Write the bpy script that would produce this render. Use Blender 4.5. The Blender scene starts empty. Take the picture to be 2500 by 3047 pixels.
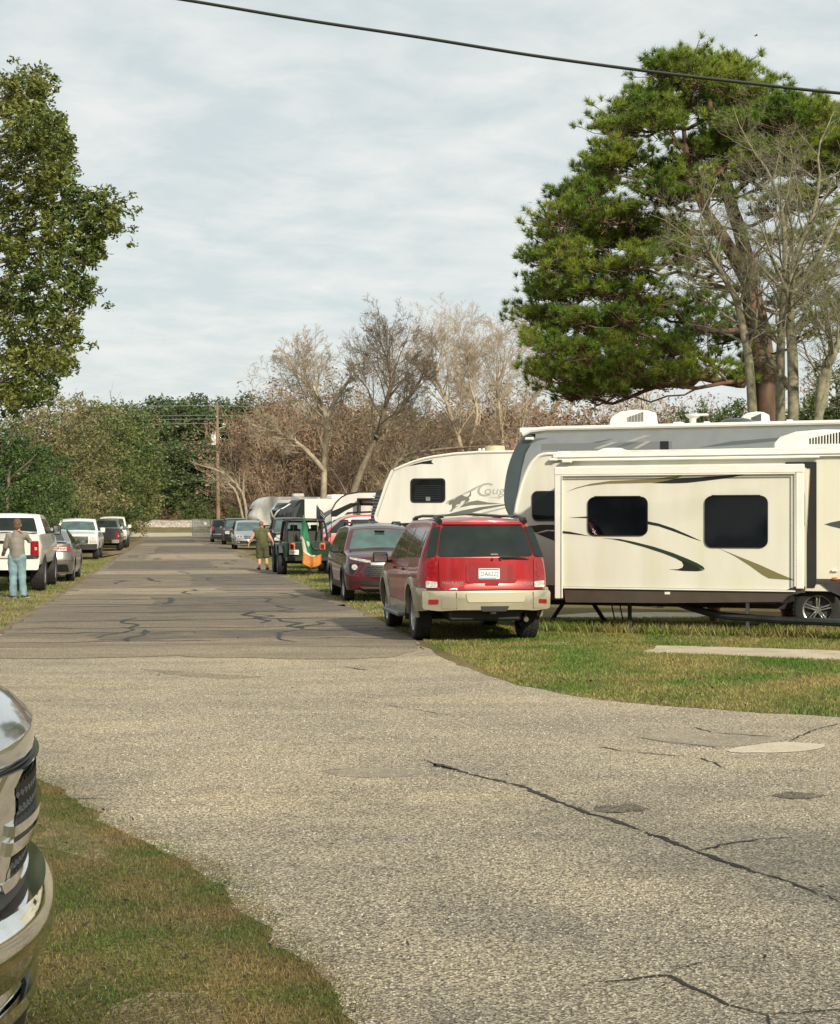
import bpy, bmesh, math, random
import numpy as np
from mathutils import Vector, Matrix
R = math.radians
SC = bpy.context.scene
COL = SC.collection
FPX, CX, HY, EYE = 4700.0, 1250.0, 1550.0, 1.75      # photo focal length, centre column, horizon row, eye height

# ---------------------------------------------------------------- camera, sky, sun, exposure
cd = bpy.data.cameras.new('camera'); cam = bpy.data.objects.new('camera', cd); COL.objects.link(cam)
cam.location = (0, 0, EYE); cam.rotation_euler = (R(90), 0, 0)
cd.sensor_fit = 'AUTO'; cd.sensor_width = 36; cd.lens = 36*FPX/3047; cd.shift_y = (HY-1523.5)/3047
cd.clip_start = 0.1; cd.clip_end = 3000
SC.camera = cam
SUN_EL, SUN_DX, SUN_DY = R(28), 0.45, -0.893          # sun stands behind the camera, to the right
w = bpy.data.worlds.new('World'); SC.world = w; w.use_nodes = True
nt = w.node_tree; nt.nodes.clear(); N = nt.nodes.new; LK = nt.links.new
out = N('ShaderNodeOutputWorld'); bg = N('ShaderNodeBackground'); LK(bg.outputs[0], out.inputs[0])
bg.inputs['Strength'].default_value = 0.12
sky = N('ShaderNodeTexSky'); sky.sky_type = 'NISHITA'; sky.sun_disc = False
sky.sun_elevation = SUN_EL; sky.sun_rotation = math.atan2(SUN_DX, SUN_DY); sky.dust_density = 2.0; sky.air_density = 1.0
tc = N('ShaderNodeTexCoord'); sep = N('ShaderNodeSeparateXYZ'); LK(tc.outputs['Generated'], sep.inputs[0])
def wm(op, a, b=None, c=None):
    n = N('ShaderNodeMath'); n.operation = op
    for i, v in enumerate((a, b, c)):
        if v is None: continue
        if hasattr(v, 'is_output'): LK(v, n.inputs[i])
        else: n.inputs[i].default_value = v
    return n.outputs[0]
zc = wm('ADD', wm('MAXIMUM', sep.outputs[2], 0.0), 0.16)
cmb = N('ShaderNodeCombineXYZ'); LK(wm('DIVIDE', sep.outputs[0], zc), cmb.inputs[0]); LK(wm('DIVIDE', sep.outputs[1], zc), cmb.inputs[1])
mp = N('ShaderNodeMapping'); LK(cmb.outputs[0], mp.inputs[0]); mp.inputs['Rotation'].default_value = (0, 0, R(-20)); mp.inputs['Scale'].default_value = (1.0, 1.1, 1)
n1 = N('ShaderNodeTexNoise'); LK(mp.outputs[0], n1.inputs['Vector']); n1.inputs['Scale'].default_value = 5.5; n1.inputs['Detail'].default_value = 5; n1.inputs['Roughness'].default_value = 0.58; n1.inputs['Distortion'].default_value = 0.25
n2 = N('ShaderNodeTexNoise'); LK(mp.outputs[0], n2.inputs['Vector']); n2.inputs['Scale'].default_value = 1.1; n2.inputs['Detail'].default_value = 3
mx = wm('ADD', wm('MULTIPLY', n1.outputs[0], 0.70), wm('MULTIPLY', n2.outputs[0], 0.36))
cr = N('ShaderNodeValToRGB'); LK(mx, cr.inputs[0])
cr.color_ramp.elements[0].position = 0.42; cr.color_ramp.elements[0].color = (0, 0, 0, 1)
cr.color_ramp.elements[1].position = 0.68; cr.color_ramp.elements[1].color = (1, 1, 1, 1)
# veil of high cloud: pale blue-grey between the streaks, warm white in them, hazier near the horizon
c1 = N('ShaderNodeMix'); c1.data_type = 'RGBA'; LK(cr.outputs[0], c1.inputs[0])
c1.inputs[6].default_value = (4.6, 5.15, 5.15, 1); c1.inputs[7].default_value = (6.2, 6.25, 6.05, 1)
hz = wm('POWER', wm('SUBTRACT', 1.0, wm('MAXIMUM', sep.outputs[2], 0.0)), 14.0)
c2 = N('ShaderNodeMix'); c2.data_type = 'RGBA'; LK(wm('MULTIPLY', hz, 0.8), c2.inputs[0]); LK(c1.outputs[2], c2.inputs[6]); c2.inputs[7].default_value = (6.3, 6.5, 6.2, 1)
c3 = N('ShaderNodeMix'); c3.data_type = 'RGBA'; c3.inputs[0].default_value = 0.92; LK(sky.outputs[0], c3.inputs[6]); LK(c2.outputs[2], c3.inputs[7])
LK(c3.outputs[2], bg.inputs['Color'])
ld = bpy.data.lights.new('sun', 'SUN'); ld.energy = 4.6; ld.angle = R(2.0); ld.color = (1.0, 0.90, 0.70)
lo = bpy.data.objects.new('sun', ld); COL.objects.link(lo)
sv = Vector((SUN_DX*math.cos(SUN_EL), SUN_DY*math.cos(SUN_EL), math.sin(SUN_EL)))
lo.rotation_euler = sv.to_track_quat('Z', 'Y').to_euler(); lo.location = (0, -10, 40)
SC.view_settings.view_transform = 'Standard'; SC.view_settings.look = 'None'; SC.view_settings.exposure = 0.24; SC.view_settings.gamma = 1.0
SC.render.engine = 'CYCLES'
SC.cycles.max_bounces = 5; SC.cycles.transparent_max_bounces = 6; SC.cycles.use_denoising = True
SC.cycles.caustics_reflective = False; SC.cycles.caustics_refractive = False

# ---------------------------------------------------------------- coordinates
def G(px, py, z=0.0):                     # a spot on the ground seen at a photo pixel
    d = FPX*(EYE-z)/(py-HY); return Vector(((px-CX)/FPX*d, d, z))
def AT(px, py, d):                        # a point at distance d along the view axis
    return Vector(((px-CX)/FPX*d, d, EYE-(py-HY)/FPX*d))
HEAD = math.atan2(0.988, -0.1545)         # direction the road runs
ru = Vector((math.cos(HEAD), math.sin(HEAD), 0)); rr = Vector((ru.y, -ru.x, 0))
def RD(s, t, z=0.0):                      # along / right of the road axis
    p = ru*s + rr*t; p.z = z; return p

# ---------------------------------------------------------------- tagging
def tag(o, label=None, cat=None, group=None, kind=None):
    if label: o['label'] = label
    if cat: o['category'] = cat
    if group: o['group'] = group
    if kind: o['kind'] = kind
    return o
def empty(name, loc, rz=0.0, label=None, cat=None, group=None):
    o = bpy.data.objects.new(name, None); COL.objects.link(o); o.location = loc; o.rotation_euler = (0, 0, rz)
    o.empty_display_size = 0.3
    return tag(o, label, cat, group)
def copy_tree(o, parent=None):
    c = o.copy(); COL.objects.link(c); c.parent = parent
    for ch in list(o.children): copy_tree(ch, c)
    return c

# ---------------------------------------------------------------- materials
MC = {}
def pm(name, color, rough=0.5, metal=0.0, coat=0.0, var=0.0, vs=4.0, var2=None, bump=0.0, bs=60.0, spec=0.5, emit=0.0, det=4.0, island=0.0, stretch=(1, 1, 1)):
    if name in MC: return MC[name]
    m = bpy.data.materials.new(name); m.use_nodes = True; nt = m.node_tree; b = nt.nodes['Principled BSDF']
    if len(color) == 3: color = (*color, 1)
    b.inputs['Base Color'].default_value = color; b.inputs['Roughness'].default_value = rough; b.inputs['Metallic'].default_value = metal
    b.inputs['Coat Weight'].default_value = coat; b.inputs['Coat Roughness'].default_value = 0.04; b.inputs['Specular IOR Level'].default_value = spec
    if emit: b.inputs['Emission Color'].default_value = color; b.inputs['Emission Strength'].default_value = emit
    tcn = nt.nodes.new('ShaderNodeTexCoord'); mpn = nt.nodes.new('ShaderNodeMapping'); nt.links.new(tcn.outputs['Object'], mpn.inputs[0]); mpn.inputs['Scale'].default_value = stretch
    src = None
    if var or var2 is not None:
        n = nt.nodes.new('ShaderNodeTexNoise'); n.inputs['Scale'].default_value = vs; n.inputs['Detail'].default_value = det; nt.links.new(mpn.outputs[0], n.inputs['Vector'])
        mr = nt.nodes.new('ShaderNodeMapRange'); nt.links.new(n.outputs[0], mr.inputs[0]); mr.inputs[1].default_value = 0.33; mr.inputs[2].default_value = 0.67
        mixn = nt.nodes.new('ShaderNodeMix'); mixn.data_type = 'RGBA'; nt.links.new(mr.outputs[0], mixn.inputs[0])
        c2_ = var2 if var2 is not None else tuple(min(1, c*(1+var)) for c in color[:3])
        c1_ = color[:3] if var2 is not None else tuple(c*(1-var) for c in color[:3])
        mixn.inputs[6].default_value = (*c1_[:3], 1); mixn.inputs[7].default_value = (*c2_[:3], 1)
        src = mixn.outputs[2]
    if island:
        g = nt.nodes.new('ShaderNodeNewGeometry'); hs = nt.nodes.new('ShaderNodeHueSaturation')
        if src: nt.links.new(src, hs.inputs['Color'])
        else: hs.inputs['Color'].default_value = color
        mr2 = nt.nodes.new('ShaderNodeMapRange'); nt.links.new(g.outputs['Random Per Island'], mr2.inputs[0]); mr2.inputs[3].default_value = 1-island; mr2.inputs[4].default_value = 1+island
        nt.links.new(mr2.outputs[0], hs.inputs['Value']); src = hs.outputs[0]
    if src: nt.links.new(src, b.inputs['Base Color'])
    if bump:
        n = nt.nodes.new('ShaderNodeTexNoise'); n.inputs['Scale'].default_value = bs; n.inputs['Detail'].default_value = 3; nt.links.new(mpn.outputs[0], n.inputs['Vector'])
        bn = nt.nodes.new('ShaderNodeBump'); bn.inputs['Strength'].default_value = bump; bn.inputs['Distance'].default_value = 0.01; nt.links.new(n.outputs[0], bn.inputs['Height']); nt.links.new(bn.outputs[0], b.inputs['Normal'])
    MC[name] = m; return m
def leafmat(name, c1, c2, scale=0.8, trans=0.35, island=0.35, rough=0.45):
    if name in MC: return MC[name]
    m = pm(name, c1, rough=rough, var2=c2, vs=scale, island=island, spec=0.35, det=2)
    nt = m.node_tree; b = nt.nodes['Principled BSDF']; o = [n for n in nt.nodes if n.type == 'OUTPUT_MATERIAL'][0]
    t = nt.nodes.new('ShaderNodeBsdfTranslucent'); src = b.inputs['Base Color'].links[0].from_socket; nt.links.new(src, t.inputs[0])
    mixs = nt.nodes.new('ShaderNodeMixShader'); mixs.inputs[0].default_value = trans
    nt.links.new(b.outputs[0], mixs.inputs[1]); nt.links.new(t.outputs[0], mixs.inputs[2]); nt.links.new(mixs.outputs[0], o.inputs[0])
    return m
BLACK = pm('black_plastic', (0.012, 0.012, 0.013), 0.45, var=0.2)
DARK = pm('dark_steel', (0.03, 0.03, 0.032), 0.6, var=0.4, vs=8)
RUB = pm('tyre_rubber', (0.016, 0.016, 0.016), 0.75, var=0.35, vs=9, bump=0.3)
CHROME = pm('chrome', (0.82, 0.82, 0.80), 0.06, 1.0, var=0.05)
ALLOY = pm('alloy', (0.55, 0.55, 0.54), 0.28, 0.9, var=0.12, vs=7)
STEEL = pm('galvanised_steel', (0.42, 0.43, 0.42), 0.45, 0.8, var=0.2)
GLASS = pm('tinted_glass', (0.012, 0.018, 0.016), 0.04, spec=0.45, var=0.3, vs=3)
WSHIELD = pm('windshield_glass', (0.035, 0.075, 0.065), 0.04, spec=1.0, coat=1.0, var=0.45, vs=3)
REDLENS = pm('red_lens', (0.24, 0.006, 0.010), 0.12, coat=1.0, var=0.25, vs=20)
CLEARLENS = pm('clear_lens', (0.44, 0.44, 0.41), 0.10, coat=1.0, var=0.40, vs=22)
AMBER = pm('amber_lens', (0.55, 0.14, 0.01), 0.2, coat=1.0)
PLATEW = pm('plate_white', (0.72, 0.72, 0.70), 0.4)
PLATEB = pm('plate_ink', (0.02, 0.025, 0.05), 0.5)

# ---------------------------------------------------------------- mesh building
class MB:
    def __init__(s): s.v = []; s.f = []
    def add(s, vs, fs):
        o = len(s.v); s.v.extend([tuple(v) for v in vs]); s.f.extend([tuple(i+o for i in f) for f in fs]); return s
    def grid(s, rows, closeu=False):      # rows: list of equal length point lists
        n = len(rows[0]); o = len(s.v)
        for r_ in rows: s.v.extend([tuple(p) for p in r_])
        for i in range(len(rows)-1):
            for j in range(n if closeu else n-1):
                a = o+i*n+j; b = o+i*n+(j+1) % n; s.f.append((a, b, b+n, a+n))
        return s
    def box(s, c, d, rz=0.0, bev=0.0, M=None):
        hx, hy, hz = d[0]/2, d[1]/2, d[2]/2; b = min(bev, hx*.49, hy*.49, hz*.49)
        if b <= 0:
            vs = [(x, y, z) for x in (-hx, hx) for y in (-hy, hy) for z in (-hz, hz)]
            fs = [(0, 1, 3, 2), (4, 6, 7, 5), (0, 4, 5, 1), (2, 3, 7, 6), (0, 2, 6, 4), (1, 5, 7, 3)]
        else:
            vs = []; fs = []; idx = {}
            for sx in (-1, 1):
                for sy in (-1, 1):
                    for sz in (-1, 1):
                        for ax in range(3):
                            p = [sx*(hx-b), sy*(hy-b), sz*(hz-b)]; p[ax] = (sx*hx, sy*hy, sz*hz)[ax]
                            idx[(sx, sy, sz, ax)] = len(vs); vs.append(p)
                        fs.append(tuple(idx[(sx, sy, sz, a)] for a in range(3)))
            for ax in range(3):
                o1, o2 = [a for a in range(3) if a != ax]
                for sg in (-1, 1):
                    q = []
                    for (u, v) in ((-1, -1), (1, -1), (1, 1), (-1, 1)):
                        k = [0, 0, 0]; k[ax] = sg; k[o1] = u; k[o2] = v; q.append(idx[(*k, ax)])
                    fs.append(tuple(q))
                for u in (-1, 1):
                    for v in (-1, 1):
                        q = []
                        for (t, a) in ((-1, o1), (1, o1), (1, o2), (-1, o2)):
                            k = [0, 0, 0]; k[ax] = t; k[o1] = u; k[o2] = v; q.append(idx[(*k, a)])
                        fs.append(tuple(q))
        mt = M if M is not None else Matrix.Rotation(rz, 4, 'Z')
        c = Vector(c)
        return s.add([(mt @ Vector(v))+c for v in vs], fs)
    def tube(s, pts, r, k=8, cap=True):
        pts = [Vector(p) for p in pts]; n = len(pts); rs = r if isinstance(r, (list, tuple)) else [r]*n
        up = Vector((0, 0, 1)); rows = []; pv = None
        for i, p in enumerate(pts):
            d = (pts[min(i+1, n-1)]-pts[max(i-1, 0)])
            if d.length < 1e-9: d = Vector((0, 0, 1))
            d.normalize()
            if pv is None:
                a = d.cross(up); a = a if a.length > 0.05 else d.cross(Vector((1, 0, 0)))
            else: a = pv-d*pv.dot(d)
            a.normalize(); b = d.cross(a); pv = a
            rows.append([p+(a*math.cos(t)+b*math.sin(t))*rs[i] for t in [2*math.pi*j/k for j in range(k)]])
        o = len(s.v); s.grid(rows, True)
        if cap:
            s.f.append(tuple(range(o, o+k))); s.f.append(tuple(range(o+(n-1)*k+k-1, o+(n-1)*k-1, -1)))
        return s
    def lathe(s, prof, k=24, axis='Y', c=(0, 0, 0)):   # prof: (r, h)
        rows = []
        for (r_, h) in prof:
            row = []
            for j in range(k):
                t = 2*math.pi*j/k; a, b = r_*math.cos(t), r_*math.sin(t)
                row.append({'Y': (c[0]+a, c[1]+h, c[2]+b), 'Z': (c[0]+a, c[1]+b, c[2]+h), 'X': (c[0]+h, c[1]+a, c[2]+b)}[axis])
            rows.append(row)
        return s.grid(rows, True)
    def ell(s, c, r, nu=12, nv=8):
        rows = []
        for i in range(nv+1):
            ph = math.pi*(i/nv)-math.pi/2; rr_ = max(math.cos(ph), 1e-3)
            rows.append([(c[0]+r[0]*rr_*math.cos(t), c[1]+r[1]*rr_*math.sin(t), c[2]+r[2]*math.sin(ph)) for t in [2*math.pi*j/nu for j in range(nu)]])
        return s.grid(rows, True)
    def build(s, name, m, parent=None, smooth=35, loc=None, rz=0.0, mats=None):
        me = bpy.data.meshes.new(name); me.from_pydata(s.v, [], s.f); me.validate()
        bm = bmesh.new(); bm.from_mesh(me); bmesh.ops.remove_doubles(bm, verts=bm.verts, dist=1e-5); bmesh.ops.recalc_face_normals(bm, faces=bm.faces); bm.to_mesh(me); bm.free()
        me.materials.append(m)
        if smooth:
            me.polygons.foreach_set('use_smooth', [True]*len(me.polygons)); me.set_sharp_from_angle(angle=R(smooth))
        o = bpy.data.objects.new(name, me); COL.objects.link(o)
        if parent is not None: o.parent = parent
        if loc is not None: o.location = loc; o.rotation_euler = (0, 0, rz)
        return o
def rrect(x0, z0, x1, z1, r=0.05, k=4):
    r = min(r, abs(x1-x0)*.49, abs(z1-z0)*.49); P = []
    for (cx, cz, a0) in ((x1-r, z1-r, 0), (x0+r, z1-r, 90), (x0+r, z0+r, 180), (x1-r, z0+r, 270)):
        for i in range(k+1): a = R(a0+90*i/k); P.append((cx+r*math.cos(a), cz+r*math.sin(a)))
    return P
def rpoly(pts, r=0.04, k=4):              # round every corner of a polygon
    n = len(pts); P = []
    for i in range(n):
        p = Vector(pts[i]); a = Vector(pts[i-1])-p; b = Vector(pts[(i+1) % n])-p
        d = min(r, a.length*.45, b.length*.45); s0 = p+a.normalized()*d; s1 = p+b.normalized()*d
        for j in range(k+1):
            t = j/k; P.append(tuple(s0*(1-t)**2+p*2*t*(1-t)+s1*t*t))
    return P
def spl(pts, k=6, closed=False):          # Catmull-Rom
    P = [Vector(p) for p in pts]; n = len(P); out_ = []
    for i in range(n if closed else n-1):
        g = lambda q: P[q % n] if closed else P[max(0, min(n-1, q))]
        p0, p1, p2, p3 = g(i-1), g(i), g(i+1), g(i+2)
        for j in range(k):
            t = j/k; out_.append(0.5*((2*p1)+(p2-p0)*t+(2*p0-5*p1+4*p2-p3)*t*t+(3*p1-p0-3*p2+p3)*t**3))
    if not closed: out_.append(P[-1])
    return out_
def patch(mb, poly, f, th=0.01, step=0.12, holes=None):
    """flat outline in (a, b), cut into a grid and laid on the surface f(a, b, off); th = thickness"""
    bm = bmesh.new(); vs = [bm.verts.new((p[0], p[1], 0)) for p in poly]
    try: fc = bm.faces.new(vs)
    except Exception: bm.free(); return mb
    if fc.normal.z < 0 or fc.calc_area() < 0: pass
    bmesh.ops.triangulate(bm, faces=bm.faces[:])
    xs = [p[0] for p in poly]; zs = [p[1] for p in poly]
    for lo_, hi, nrm in ((min(xs), max(xs), (1, 0, 0)), (min(zs), max(zs), (0, 1, 0))):
        n = int((hi-lo_)/step)
        for i in range(1, n+1):
            c = lo_+(hi-lo_)*i/(n+1)
            bmesh.ops.bisect_plane(bm, geom=bm.verts[:]+bm.edges[:]+bm.faces[:], plane_co=(c*nrm[0], c*nrm[1], 0), plane_no=nrm)
    bm.verts.index_update()
    top = [f(v.co.x, v.co.y, th) for v in bm.verts]; n = len(top)
    bot = [f(v.co.x, v.co.y, 0.0) for v in bm.verts]
    fs = [[v.index for v in fa.verts] for fa in bm.faces]; be = [(e.verts[0].index, e.verts[1].index) for e in bm.edges if e.is_boundary]
    bm.free()
    mb.add(top+bot, fs+[(a, b, b+n, a+n) for a, b in be])
    return mb
def P(poly, f, th, name, m, parent, step=0.12, smooth=35):
    o = None
    for q in (poly if isinstance(poly[0][0], (tuple, list, Vector)) else [poly]):
        mb = MB(); patch(mb, q, f, th, step); o = mb.build(name, m, parent, smooth)
    return o
def text_polys(txt, size, f, th, name, m, parent, extrude=0.002, shear=0.0, w=None):
    """lettering laid on a surface f(a, b, off) with its left baseline at (0, 0)"""
    cu = bpy.data.curves.new(name, 'FONT'); cu.body = txt; cu.size = size; cu.shear = shear; cu.resolution_u = 3
    o = bpy.data.objects.new('tmp', cu); COL.objects.link(o); dg = bpy.context.evaluated_depsgraph_get()
    me = bpy.data.meshes.new_from_object(o.evaluated_get(dg)); bpy.data.objects.remove(o); bpy.data.curves.remove(cu)
    xs = [v.co.x for v in me.vertices]; k = 1.0
    if w and xs: k = w/max(xs)
    mb = MB(); mb.add([f(v.co.x*k, v.co.y, th) for v in me.vertices], [tuple(p.vertices) for p in me.polygons]); bpy.data.meshes.remove(me)
    return mb.build(name, m, parent, 0)
def np_mesh(name, V, F, m, parent=None, smooth=False, rnd=None):
    """V (n,3) float, F (m,k) int with k = 3 or 4"""
    me = bpy.data.meshes.new(name); nf, k = F.shape
    me.vertices.add(len(V)); me.vertices.foreach_set('co', np.ascontiguousarray(V, dtype=np.float32).ravel())
    me.loops.add(nf*k); me.loops.foreach_set('vertex_index', np.ascontiguousarray(F, dtype=np.int32).ravel())
    me.polygons.add(nf); me.polygons.foreach_set('loop_start', np.arange(0, nf*k, k, dtype=np.int32))
    me.update(calc_edges=True)
    if smooth: me.polygons.foreach_set('use_smooth', np.ones(nf, dtype=bool))
    me.materials.append(m)
    o = bpy.data.objects.new(name, me); COL.objects.link(o)
    if parent is not None: o.parent = parent
    return o
# ================================================================= the ground and the roads
rng = random.Random(7)
def ground_mat(name, ca, cb, cc, big=0.35, mid=2.2, fine=55.0, fa=0.35, bump=0.6, warm=None, stretch=(1, 1, 1), rough=0.9, streak=0.0):
    m = bpy.data.materials.new(name); m.use_nodes = True; nt = m.node_tree; b = nt.nodes['Principled BSDF']
    L = nt.links.new; NN = nt.nodes.new
    tc = NN('ShaderNodeTexCoord'); mp = NN('ShaderNodeMapping'); L(tc.outputs['Object'], mp.inputs[0]); mp.inputs['Rotation'].default_value = (0, 0, R(90)-HEAD); mp.inputs['Scale'].default_value = stretch
    def noise(s, d=4, v=mp.outputs[0], ro=0.55):
        n = NN('ShaderNodeTexNoise'); n.inputs['Scale'].default_value = s; n.inputs['Detail'].default_value = d; n.inputs['Roughness'].default_value = ro; L(v, n.inputs['Vector']); return n.outputs[0]
    def rng_(s, a, b_, c=0.0, d=1.0):
        n = NN('ShaderNodeMapRange'); n.inputs[1].default_value = a; n.inputs[2].default_value = b_; n.inputs[3].default_value = c; n.inputs[4].default_value = d; L(s, n.inputs[0]); return n.outputs[0]
    def mix(f, a, b_):
        n = NN('ShaderNodeMix'); n.data_type = 'RGBA'; L(f, n.inputs[0])
        for i, q in ((6, a), (7, b_)):
            if hasattr(q, 'is_output'): L(q, n.inputs[i])
            else: n.inputs[i].default_value = (*q, 1)
        return n.outputs[2]
    c = mix(rng_(noise(big, 5), 0.38, 0.62), ca, cb)
    c = mix(rng_(noise(mid, 5, ro=0.65), 0.42, 0.75), c, cc)
    vo = NN('ShaderNodeTexVoronoi'); vo.inputs['Scale'].default_value = fine; L(tc.outputs['Object'], vo.inputs['Vector'])
    sp = NN('ShaderNodeSeparateColor'); L(vo.outputs['Color'], sp.inputs[0])
    f2 = noise(fine*0.8, 2, tc.outputs['Object'], 0.7)
    hs = NN('ShaderNodeHueSaturation'); L(c, hs.inputs['Color'])
    mm = NN('ShaderNodeMath'); mm.operation = 'MULTIPLY'; L(rng_(sp.outputs[0], 0, 1, 1-fa, 1+fa), mm.inputs[0]); L(rng_(f2, 0.3, 0.7, 1-fa*1.1, 1+fa*1.1), mm.inputs[1]); L(mm.outputs[0], hs.inputs['Value'])
    L(hs.outputs[0], b.inputs['Base Color']); b.inputs['Roughness'].default_value = rough; b.inputs['Specular IOR Level'].default_value = 0.25
    ad = NN('ShaderNodeMath'); ad.operation = 'ADD'; L(vo.outputs['Distance'], ad.inputs[0]); L(f2, ad.inputs[1])
    bn = NN('ShaderNodeBump'); bn.inputs['Strength'].default_value = bump; bn.inputs['Distance'].default_value = 0.012; L(ad.outputs[0], bn.inputs['Height']); L(bn.outputs[0], b.inputs['Normal'])
    return m
M_GRASSG = ground_mat('grass_soil', (0.090, 0.088, 0.026), (0.215, 0.165, 0.062), (0.165, 0.115, 0.065), big=0.55, mid=1.7, fine=45, fa=0.42, bump=1.0, stretch=(1, 0.55, 1))
M_CHIP = ground_mat('chip_seal', (0.375, 0.325, 0.245), (0.465, 0.390, 0.270), (0.265, 0.232, 0.185), big=0.22, mid=1.0, fine=88, fa=0.60, bump=1.0, stretch=(0.7, 1.3, 1))
M_ASPH = ground_mat('old_asphalt', (0.190, 0.160, 0.122), (0.285, 0.232, 0.165), (0.135, 0.115, 0.095), big=0.30, mid=1.1, fine=60, fa=0.30, bump=0.7, stretch=(0.5, 1.7, 1))
M_DIRT = ground_mat('dry_verge', (0.190, 0.140, 0.080), (0.300, 0.230, 0.140), (0.110, 0.090, 0.040), big=0.8, mid=3.0, fine=60, fa=0.4, bump=1.0)
M_CONC = ground_mat('worn_concrete', (0.42, 0.36, 0.26), (0.50, 0.44, 0.33), (0.33, 0.28, 0.20), big=0.5, mid=2.5, fine=80, fa=0.16, bump=0.3)
M_TAR = ground_mat('crack_filler', (0.030, 0.032, 0.032), (0.055, 0.055, 0.05), (0.02, 0.02, 0.02), big=2, mid=6, fine=80, fa=0.3, bump=0.4, rough=0.6)
M_STAIN = ground_mat('oil_stain', (0.140, 0.120, 0.092), (0.205, 0.175, 0.13), (0.105, 0.092, 0.072), big=2, mid=5, fine=88, fa=0.6, bump=0.8)
M_BALL = ground_mat('railway_ballast', (0.32, 0.27, 0.23), (0.44, 0.39, 0.34), (0.20, 0.17, 0.15), big=0.8, mid=2, fine=5, fa=0.35, bump=1.0)
def sheet(name, pts, z, m, kind='structure'):
    bm = bmesh.new(); vs = [bm.verts.new((p[0], p[1], z)) for p in pts]; bm.faces.new(vs); bmesh.ops.triangulate(bm, faces=bm.faces[:])
    bmesh.ops.recalc_face_normals(bm, faces=bm.faces)
    me = bpy.data.meshes.new(name); bm.to_mesh(me); bm.free(); me.materials.append(m)
    if len(me.polygons) and me.polygons[0].normal.z < 0: me.flip_normals()
    o = bpy.data.objects.new(name, me); COL.objects.link(o); tag(o, kind=kind); return o
def wob(pts, a=0.06, step=0.25, seed=1, closed=True):
    """ragged version of an outline"""
    rg = random.Random(seed); P_ = [Vector(p[:2]) for p in pts]; o = []
    n = len(P_)
    for i in range(n if closed else n-1):
        p, q = P_[i], P_[(i+1) % n]; L_ = (q-p).length; k = max(1, min(160, int(L_/step)))
        for j in range(k):
            t = j/k; o.append(p.lerp(q, t)+Vector((rg.uniform(-a, a), rg.uniform(-a, a))))
    if not closed: o.append(P_[-1])
    return o
sheet('ground', [(-1200, -60), (1200, -60), (1200, 1500), (-1200, 1500)], 0.0, M_GRASSG)
g2 = lambda *ps: [G(*p).xy for p in ps]
# chip-seal crossing in front, a mouth of the lane and the street that runs off to both sides
right_edge = g2((1236, 1903), (1262, 1925), (1300, 1952), (1400, 1995), (1500, 2028), (1600, 2052), (1700, 2071), (1850, 2092), (2000, 2106), (2250, 2122), (2500, 2137))+[Vector((9.5, 12.6)), Vector((22, 9.0))]
left_low = g2((1030, 3047), (960, 2950), (905, 2880), (830, 2805), (740, 2735), (690, 2695), (665, 2640), (630, 2600), (560, 2568), (480, 2535), (400, 2490), (300, 2440), (230, 2390), (150, 2330), (60, 2270), (-100, 2190))
apron = wob(right_edge, 0.05, 0.3, 3, False)+[Vector((22, -14)), Vector((3.0, -14)), Vector((1.6, -3)), Vector((0.3, 2.5))]+wob(wob(left_low, 0.05, 0.2, 5, False), 0.014, 0.045, 6, False)+[Vector((-9, 8.5)), Vector((-26, 11)), Vector((-26, 22))]+wob([Vector((-16, 20.5)), Vector((-8.2, 21.8)), G(0, 1888).xy], 0.05, 0.3, 8, False)
sheet('street', apron, 0.004, M_CHIP)
s0 = 21.0
lane = wob([RD(s, -2.6).xy for s in (s0, 60, 120, 178)], 0.07, 0.4, 9, False)+wob([RD(s, 3.52).xy for s in (178, 120, 60, 26, s0+1.9)], 0.07, 0.4, 10, False)
# the lane butts onto the crossing along a straight seam
seam = [G(1243, 1931).xy, G(600, 1934).xy, G(0, 1936).xy]
lane = [p for p in lane if p.y > 0]
sheet('road', wob(seam[::-1], .13, .22, 77, False)+[p for p in lane[::-1] if p.y > G(0, 1925).y], 0.008, M_ASPH)
sheet('road_shoulder', wob([RD(s, -2.55).xy for s in (24, 60, 110, 178)], 0.15, 0.5, 19, False)+wob([RD(178, -3.3).xy, RD(110, -3.4).xy, RD(60, -3.6).xy, RD(40, -4.2).xy, RD(33, -5.6).xy, RD(28, -4.2).xy, RD(24, -3.2).xy], 0.35, 0.5, 20, False), 0.002, M_DIRT)
sheet('road_shoulder', wob([RD(s, 3.48).xy for s in (23, 60, 110, 178)], 0.1, 0.5, 29, False)+wob([RD(178, 4.1).xy, RD(110, 4.1).xy, RD(60, 4.2).xy, RD(36, 4.6).xy, RD(27, 4.9).xy, RD(24, 4.1).xy], 0.3, 0.5, 30, False), 0.002, M_DIRT)
sheet('bare_patch', wob(g2((140, 2440), (230, 2450), (330, 2500), (300, 2560), (180, 2540), (90, 2500)), 0.06, 0.12, 43), 0.003, M_DIRT)
sheet('bare_patch', wob(g2((560, 2600), (640, 2640), (760, 2668), (700, 2650), (640, 2615)), 0.05, 0.1, 44), 0.003, M_DIRT)
sheet('bare_patch', wob(g2((350, 2985), (470, 2960), (600, 2965), (660, 3000), (640, 3060), (420, 3075), (330, 3040)), 0.05, 0.12, 41), 0.003, M_DIRT)
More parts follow.
